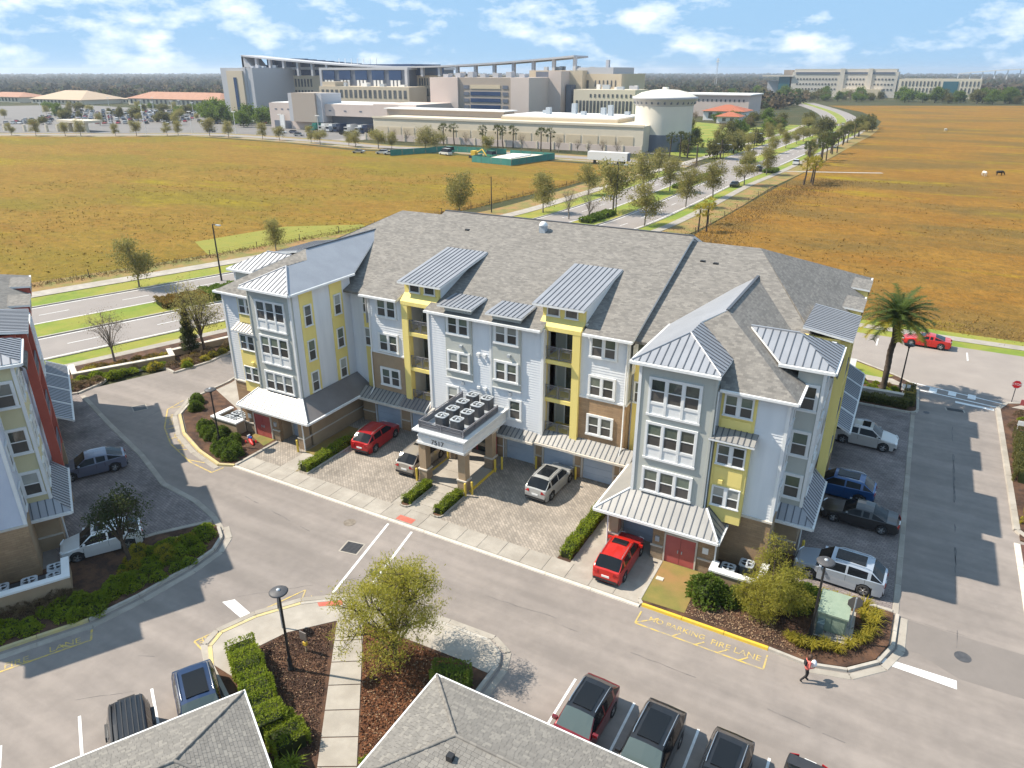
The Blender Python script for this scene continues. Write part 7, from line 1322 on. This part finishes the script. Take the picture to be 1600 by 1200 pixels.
for i in range(30): a = 2 * math.pi * i / 30; bx(k_, 'rim_bracket', -91.5 + 11.5 * math.cos(a) - .3, -91.5 + 11.5 * math.cos(a) + .3, 288 + 11.5 * math.sin(a) - .3, 288 + 11.5 * math.sin(a) + .3, 16.8, 18.3, 'hslate')
p_ = thing('loading_building', 'low pinkish building with loading docks before the hospital', 'building', (-265, 305, 0)); bx(p_, 'wall', -315, -283, 300, 330, 0, 12.6, 'hpink'); bx(p_, 'wall', -283, -243, 304, 330, 0, 12.7, 'hpink'); bx(p_, 'canopy', -283, -243, 299, 304, 7.2, 12.8, 'hpink'); bx(p_, 'wall', -243, -217, 299, 330, 0, 13.4, 'hpink'); bx(p_, 'roof', -314, -218, 301, 329, 12.8, 13.0, 'hwhite'); b = bx(p_, 'tower', -294, -278, 296, 312, 4, 18, 'hbrown'); bx(p_, 'tower_side', -297.5, -294, 297, 312, 4, 17.8, 'hgrey'); bx(p_, 'tower_side', -278, -274.5, 297, 312, 4, 17.8, 'hgrey'); bx(p_, 'dock_recess', -282, -244, 303.7, 304, 0, 7, 'hslate'); bx(p_, 'dark_recess', -312, -300, 299.7, 300, 0, 4, 'hslate'); bx(p_, 'sign_panel', -306, -303, 298, 298.6, 0, 7, 'hwhite')
for x in (-311, -306.5, -302, -272, -262, -252): bx(p_, 'vent', x, x + 1.6, 298.9 if x > -290 else 299.9, 299.95, 9.4, 10, 'hslate')
for i, (x, c_) in enumerate(((-278, 'p_teal'), (-272, 'p_white'), (-267, 'p_white'), (-262, 'p_navy'), (-255, 'p_white'), (-248, 'p_white'), (-244.6, 'p_navy'))):
    t = thing('truck', ('teal', 'white', 'white', 'blue', 'white', 'white', 'blue')[i] + ' truck backed up to the loading docks', 'truck', (x, 294, 0), 0, 'trucks at the loading docks'); bx(t, 'cargo_box', x - 1.2, x + 1.2, 293.5, 299, .9, 3.8, c_); bx(t, 'cab', x - 1.1, x + 1.1, 291, 293.3, .5, 2.8, c_); bx(t, 'windscreen', x - 1, x + 1, 290.9, 291, 1.6, 2.5, 'carglass'); bx(t, 'chassis', x - 1, x + 1, 291.4, 299, .3, .9, 'tyre')
# trailer and fenced yard in the field
t = thing('semi_trailer', 'white box trailer standing alone on the mown field edge', 'trailer', (-91.5, 232, 0)); bx(t, 'box', -98.5, -84.5, 231, 233.6, 1.1, 3.7, 'hwhite'); bx(t, 'end_doors', -84.5, -84.3, 231.1, 233.5, 1.1, 3.6, 'hslate'); bx(t, 'leg', -96.5, -96.2, 231.4, 233.2, 0, 1.1, 'tyre')
for x in (-87.6, -86.3):
    for y in (231.2, 233.1): MB().tube([(x, y - .15, .5), (x, y + .15, .5)], .5, 12).build('wheel', 'tyre', t)
def screen(P, label, hgt=2.0):
    t = thing('screen_fence', label, 'fence', (P[0][0], P[0][1], -.05), 0, 'green screened fences')
    for a, b in zip(P, P[1:]):
        a, b = Vector(a), Vector(b); k_ = max(1, int((b - a).length / 4)); nn = Vector(((b - a).y, -(b - a).x)).normalized() * .03
        for i in range(k_): p, q = a.lerp(b, i / k_), a.lerp(b, (i + .97) / k_); MB().prism([tuple(p - nn), tuple(q - nn), tuple(q + nn), tuple(p + nn)], -.05, hgt, bottom=True).build('screen_panel', 'netgreen', t); MB().tube([(p.x, p.y, -.1), (p.x, p.y, hgt + .1)], .05, 5).build('post', 'dark', t)
screen([(-170, 217), (-166, 226), (-160, 240), (-135, 241)], 'green screen fence along the back of the field yard'); screen([(-134, 222), (-134, 215), (-117, 212), (-113, 236), (-132, 238)], 'green screen fence around the pale covered pile')
t = thing('covered_pile', 'pale flat covered pile inside the green screen fence', 'pile', (-125, 224, 0)); MB().slab([(-131, 217, .9), (-119, 215.5, 1.2), (-116, 233, 1.6), (-129, 235, 1.3)], (0, 0, -1)).build('cover', 'hcream', t); MB().slab([(-128, 220, 1.3), (-121, 219, 1.5), (-119, 230, 1.9), (-127, 231, 1.7)], (0, 0, -.6)).build('top_layer', 'hwhite', t)
t = thing('excavator', 'small yellow machine inside the green fenced yard', 'machine', (-140, 226, 0)); bx(t, 'tracks', -141.5, -138.5, 225, 227.4, 0, .8, 'tyre'); bx(t, 'cab', -140.8, -139, 225.2, 227.2, .8, 2.4, 'yellowpaint'); MB().tube([(-139, 226, 1.6), (-136.5, 226, 3), (-134.8, 226, 1)], .25, 6).build('boom', 'yellowpaint', t)
# low roofs far left, guard house, orange roofed house, right-hand hospital
def hip_house(name, label, x0, x1, y0, y1, hw, hr, wm, rm, cat='building', group=None):
    t = thing(name, label, cat, ((x0 + x1) / 2, y0, 0), 0, group); bx(t, 'wall', x0, x1, y0, y1, 0, hw, wm); d = (y1 - y0) / 2; e = 1.2; w_ = [(x0 - e, y0 - e, hw), (x1 + e, y0 - e, hw), (x1 + e, y1 + e, hw), (x0 - e, y1 + e, hw)]; r0, r1 = (x0 + d, y0 + d, hr), (x1 - d, y0 + d, hr)
    MB().add(w_ + [r0, r1], [(0, 1, 5, 4), (1, 2, 5), (2, 3, 4, 5), (3, 0, 4), (0, 3, 2, 1)]).build('roof', rm, t)
    n = int((x1 - x0) / 6); wins(t, t, x0 + 2, x1 - 2, y0, 1.2, hw - .8, max(2, n), .45); return t
GL = 'low houses behind the far car park'
hip_house('low_house', 'low long house with red brown roof at the end of the far car park', -860, -790, 430, 460, 5, 9, 'hcream', 'rooftile', group=GL); hip_house('low_house', 'low house with wide tan hip roof beyond the far car park', -770, -690, 430, 475, 4, 11.5, 'hcream', 'rooftan', group=GL); hip_house('low_house', 'low long house with red brown roof beside the hospital tower', -658, -535, 455, 485, 5.5, 11, 'hcream', 'rooftile', group=GL); hip_house('low_house', 'small low house between tan and red brown roofs', -690, -660, 470, 490, 4, 6, 'hcream', 'rooftan', group=GL)
hip_house('roadside_house', 'white house with wide orange hip roof by the upper avenue', -127, -102, 480, 502, 5.5, 9, 'hwhite', 'rooforange'); hip_house('roadside_house', 'small house with orange roof and white porch by the upper avenue', -112, -99, 455, 466, 3.8, 6.2, 'hwhite', 'rooforange')
t = thing('long_house', 'long white flat roofed building behind the orange roofs', 'building', (-140, 520, 0)); b = bx(t, 'wall', -160, -108, 520, 560, 0, 13.5, 'hpink'); bx(t, 'roof', -161, -107, 519, 561, 13.5, 14.2, 'hwhite'); wins(t, b, -158, -110, 520, 9.5, 11, 16, .35)
t = thing('guard_house', 'small flat roofed pale gate canopy at the far car park', 'building', (-385, 236, 0)); bx(t, 'roof', -394, -371, 230, 240, 4.2, 5.4, 'hcream')
for x in (-393, -387, -373.5): bx(t, 'pier', x, x + 1.6, 231, 232.6, 0, 4.2, 'hcream')
for i in range(10): bx(t, 'gate_pier', -440 + i * 5.2 + (i // 5) * 8, -438.8 + i * 5.2 + (i // 5) * 8, 206 + i * 2.6, 207.2 + i * 2.6, 0, 3.2, 'hcream')
mat('hwhite2', (.55, .50, .43), (.50, .455, .39), sc=.04, rough=.8)
q = thing('hospital', 'pale modern hospital with teal glass beyond the right-hand field', 'hospital', (-100, 1000, 0)); b = bx(q, 'main_block', -160, -44, 1000, 1040, 0, 28, 'hwhite2'); bx(q, 'attic', -158, -46, 1001, 1039, 28, 31, 'hwhite2'); bx(q, 'attic_band', -156, -48, 999.6, 1000, 25.2, 27.6, 'hslate'); bx(q, 'teal_corner', -175, -162, 1000, 1030, 0, 24, 'hteal'); bx(q, 'roof_wing', -195, -158, 998, 1030, 22.5, 24, 'hwhite2'); bx(q, 'side_wing', -190, -175, 1010, 1040, 0, 18, 'hgrey'); bx(q, 'pier', -106, -101, 998.8, 1002, 0, 31.4, 'hwhite2'); bx(q, 'pier', -76, -71, 998.8, 1002, 0, 31.4, 'hwhite2'); bx(q, 'penthouse', -172, -162, 1010, 1025, 24, 30, 'hbrown')
for z in (19, 13.5, 8): wins(q, b, -155, -108, 1000, z, z + 1.7, 13, .5, out=.3); wins(q, b, -99, -78, 1000, z, z + 1.7, 6, .5, out=.3); wins(q, b, -69, -47, 1000, z, z + 1.7, 6, .5, out=.3)
bx(q, 'yellow_wing', -100, -58, 985, 1000, 0, 9.5, 'hpanel'); b = bx(q, 'annex', -42, 40, 1000, 1025, 0, 20.5, 'hcream'); bx(q, 'teal_glass', 3, 18, 999.5, 1000, 4, 18, 'hteal'); wins(q, b, -40, 1, 1000, 13, 18, 11, .4, out=.3); wins(q, b, -40, 1, 1000, 6, 11, 11, .4, out=.3); wins(q, b, 20, 39, 1000, 13, 18, 5, .4, out=.3); wins(q, b, 20, 39, 1000, 6, 11, 5, .4, out=.3)
t = thing('cell_tower', 'thin grey lattice mast rising from the far wood', 'mast', (-328, 1300, 0))
for dx_, dy_ in ((-1.2, -1), (1.2, -1), (0, 1.2)): MB().tube([(-328 + dx_ * 1.6, 1300 + dy_ * 1.6, 0), (-328 + dx_ * .5, 1300 + dy_ * .5, 46)], .22, 5).build('leg', 'hgrey', t)
for i in range(12): z = 3 + i * 3.6; k0 = 1.6 - 1.1 * z / 46; MB().tube([(-328 - 1.2 * k0, 1300 - k0, z), (-328 + 1.2 * k0, 1300 - k0, z + 3), (-328, 1300 + 1.2 * k0, z)], .1, 4).build('brace', 'hgrey', t)
bx(t, 'antenna', -330.2, -325.8, 1298.6, 1299, 42, 44.6, 'hwhite'); bx(t, 'antenna', -329.8, -326.2, 1298.6, 1299, 46, 48, 'hwhite')
t = thing('bridge', 'distant white road bridge on the horizon', 'bridge', (180, 2600, 0))
for i in range(16): x = 40 + i * 30; z0 = 20 + 16 * math.sin(math.pi * min(1, (i + 1) / 14)); MB().slab([(x, 2600, z0), (x + 29.8, 2600, 20 + 16 * math.sin(math.pi * min(1, (i + 2) / 14))), (x + 29.8, 2612, 20 + 16 * math.sin(math.pi * min(1, (i + 2) / 14))), (x, 2612, z0)], (0, 0, -3)).build('deck', 'hwhite', t); bx(t, 'pier', x, x + 2.5, 2603, 2609, -2, z0 - 2, 'hwhite')
# cars in the far car park and light poles
rc_ = random.Random(77); cols = ['p_white', 'p_silver', 'p_black', 'p_graphite', 'p_navy', 'p_champ', 'p_red', 'p_slate', 'p_white', 'p_silver2']; u = Vector((-475, 248)); e1 = Vector((132, 74)); e2 = Vector((-105, 108)); rot = math.degrees(math.atan2(e2.y, e2.x))
CN = dict(p_white='white', p_silver='silver', p_black='black', p_graphite='dark grey', p_navy='blue', p_champ='beige', p_red='red', p_slate='slate grey', p_silver2='pale silver')
for r_ in range(10):
    for s in range(38):
        if rc_.random() < .25: continue
        p = u + e1 * (s / 37.) + e2 * (r_ / 9.); c_ = rc_.choice(cols); far_car(c_, (p.x + rc_.uniform(-.3, .3), p.y, -.06), rot + rc_.choice((0, 180)), CN[c_] + ' car parked in the large far car park', CN[c_] + ' cars in the far car park', rc_.choice(['suv', 'sedan', 'hatch']))
for i in range(14): p = u + e1 * rc_.uniform(-.05, 1.1) + e2 * rc_.uniform(0, 1); t = thing('parking_light', 'tall pale light pole in the far car park', 'light pole', (p.x, p.y, -.06), 0, 'light poles in the far car park'); MB().tube([(p.x, p.y, -.1), (p.x, p.y, 10)], [.16, .1], 6).build('pole', 'hwhite', t); bx(t, 'lamp_head', p.x - 1.2, p.x + 1.2, p.y - .25, p.y + .25, 9.9, 10.2, 'hwhite')
for i, (x, y) in enumerate(((-352, 232), (-338, 240), (-300, 262), (-322, 254), (-262, 255), (-240, 256))): t = thing('parking_light', 'tall pale light pole along the hospital road', 'light pole', (x, y, -.06), 0, 'light poles along the hospital road'); MB().tube([(x, y, -.1), (x, y, 10)], [.16, .1], 6).build('pole', 'hwhite', t); bx(t, 'lamp_head', x - 1.2, x + 1.2, y - .25, y + .25, 9.9, 10.2, 'hwhite')
for i, (x, y, c_) in enumerate(((-318, 262, 'p_navy'), (-262, 266, 'p_silver'), (-255, 267, 'p_slate'), (-282, 275, 'p_white'), (-276, 277, 'p_slate'), (-249, 283, 'p_black'))): far_car(c_, (x, y, -.06), 20, CN[c_] + ' car on the apron before the loading building', CN[c_] + ' cars on the loading apron')
for i in range(60): p = u + e1 * rc_.uniform(-.2, 1.2) + e2 * rc_.uniform(-.1, 1.25); _k = rc_.choice(['bushy2', 'bushy', 'avenue', 'bushy2']); tree(_k, (p.x, p.y, -.06), dict(bushy='dark green bushy', bushy2='olive bushy', avenue='slender olive')[_k] + ' tree between the rows of the far car park', 'trees in the far car park', rc_.uniform(.55, .95))
for x, y, s in ((-385, 318, 1.2), (-372, 312, 1.3), (-362, 310, 1.2), (-352, 318, 1.1), (-345, 305, 1.0), (-332, 296, .9), (-395, 330, 1.3), (-408, 345, 1.2), (-420, 360, 1.1), (-335, 312, 1.0), (-236, 330, 1.1), (-190, 348, .8), (-185, 345, .8), (-166, 335, .7)): tree('bushy', (x, y, 0), 'dark tree close to the hospital front', 'trees at the hospital front', s)
for i in range(120): x = rc_.uniform(-210, 260); y = 860 + rc_.uniform(-15, 70); _k = rc_.choice(['bushy', 'bushy2', 'bushy3', 'bushy']); tree(_k, (x, y, 0), dict(bushy='dark green', bushy2='olive', bushy3='brown leafless')[_k] + ' tree in the belt before the white hospital', 'trees before the white hospital', rc_.uniform(.9, 1.6))
for i in range(22): x = -160 + rc_.uniform(0, 90); y = 330 + rc_.uniform(0, 170); tree(rc_.choice(['bushy', 'bushy2', 'bushy3']), (x, y, 0), 'bushy tree between tank and orange roofed houses', 'trees behind the tank', rc_.uniform(.5, .95))
# grazing animals
def cow(loc, rz, m, label):
    t = thing('cow', label, 'cow', (loc[0], loc[1], -.08), rz, None, (0, 0, 0)); b = MB(); b.tube([(-.95, 0, 1.05), (-.6, 0, 1.05), (0, 0, 1.0), (.55, 0, 1.08), (.85, 0, 1.12), (1.15, 0, .85), (1.35, 0, .45), (1.5, 0, .2)], [.22, .36, .40, .38, .26, .18, .16, .09], 10)
    for x, y in ((-.75, -.2), (-.75, .2), (.6, -.2), (.6, .2)): b.tube([(x, y, .85), (x + (.06 if x < 0 else -.03), y, .48), (x, y, 0)], [.14, .075, .06], 6)
    b.tube([(-.97, 0, 1.2), (-1.08, 0, .9), (-1.08, 0, .45)], [.05, .03, .03], 5)
    for s in (-1, 1): b.add([(1.22, s * .1, .72), (1.2, s * .34, .78), (1.28, s * .3, .68)], [(0, 1, 2)])
    b.build('body', m, t, (0, 0, 0))
mat('cowblack', (.03, .025, .02), rough=.9); mat('cowwhite', (.62, .58, .5), rough=.9)
cow((20.5, 261), .4, 'cowblack', 'dark cow grazing on the right-hand field'); cow((16.5, 257), 2.0, 'cowwhite', 'white cow next to the dark cow on the field'); cow((7, 448), 1, 'cowwhite', 'white cow far out on the right-hand field')
# ---------------------------------------------------------------- the far wood: one mass to the horizon
def wood():
    r_ = random.Random(9); mb = MB(); hd = R(28.85); near = MB()
    for i in range(24000):
        d = 480 * (14 ** r_.random()); a = r_.uniform(-1.05, 1.05); x = -math.sin(hd - a) * d; y = math.cos(hd - a) * d
        if y < 420 and x > -470: continue
        if -560 < x < -60 and y < 470: continue
        if -880 < x < -400 and y < 500: continue
        if x > -110 and y < 900: continue
        if -205 < x < 60 and 940 < y < 1060: continue
        if -170 < x < -10 and y < 640: continue
        if d < 1500 and noise.noise(Vector((x * .004, y * .004, 3))) < -.22: continue
        if d < 1300:                                   # leafy clumps
            s = r_.uniform(3.2, 5.5); hgt = r_.uniform(6, 11); mi = r_.choice((0, 0, 1, 2))
            for q in range(34):
                e = rdir(r_); c = Vector((x + e.x * s * r_.uniform(.5, 1), y + e.y * s * r_.uniform(.5, 1), hgt * .55 + e.z * hgt * .45 * r_.uniform(.6, 1))); leaf_quad(near, c, rdir(r_), 3.2 * r_.uniform(.6, 1.2), 2.6, r_, mi)
            continue
        s = r_.uniform(3.5, 6.5) * (1 + d / 3000); hgt = r_.uniform(5.5, 11) * (1 + d / 9000); n = 6; b = len(mb.v); tp = r_.uniform(.0, .2) * s
        for rr, zz in ((.7, 0), (1, .35), (.75, .75)):
            for k in range(n): q = 2 * math.pi * k / n + i; w = rr * s * r_.uniform(.75, 1.2); mb.v.append((x + w * math.cos(q), y + w * math.sin(q), hgt * zz * r_.uniform(.85, 1.15)))
        mb.v.append((x + tp, y + tp, hgt * r_.uniform(.95, 1.2)))
        for lv in range(2):
            for k in range(n): mb.f.append((b + lv * n + k, b + lv * n + (k + 1) % n, b + (lv + 1) * n + (k + 1) % n, b + (lv + 1) * n + k)); mb.m.append(0); mb.sm.append(False)
        for k in range(n): mb.f.append((b + 2 * n + k, b + 2 * n + (k + 1) % n, b + 3 * n)); mb.m.append(0); mb.sm.append(False)
    tag(mb.build('wood', 'forest'), kind='stuff'); tag(near.build('wood', ['forest', 'leaf_dark', 'leaf_brown']), kind='stuff')
wood()
# ---------------------------------------------------------------- haze
hm = bpy.data.materials.new('haze'); hm.use_nodes = True; t = hm.node_tree; t.nodes.clear(); pv = t.nodes.new('ShaderNodeVolumePrincipled'); pv.inputs['Color'].default_value = (.80, .88, 1, 1); pv.inputs['Density'].default_value = .00013; pv.inputs['Anisotropy'].default_value = .3; om = t.nodes.new('ShaderNodeOutputMaterial'); t.links.new(pv.outputs[0], om.inputs['Volume']); MT['haze'] = hm
tag(MB().box(-9200, 9200, -9200, 9200, -1.2, 62).build('haze', 'haze'), kind='stuff')
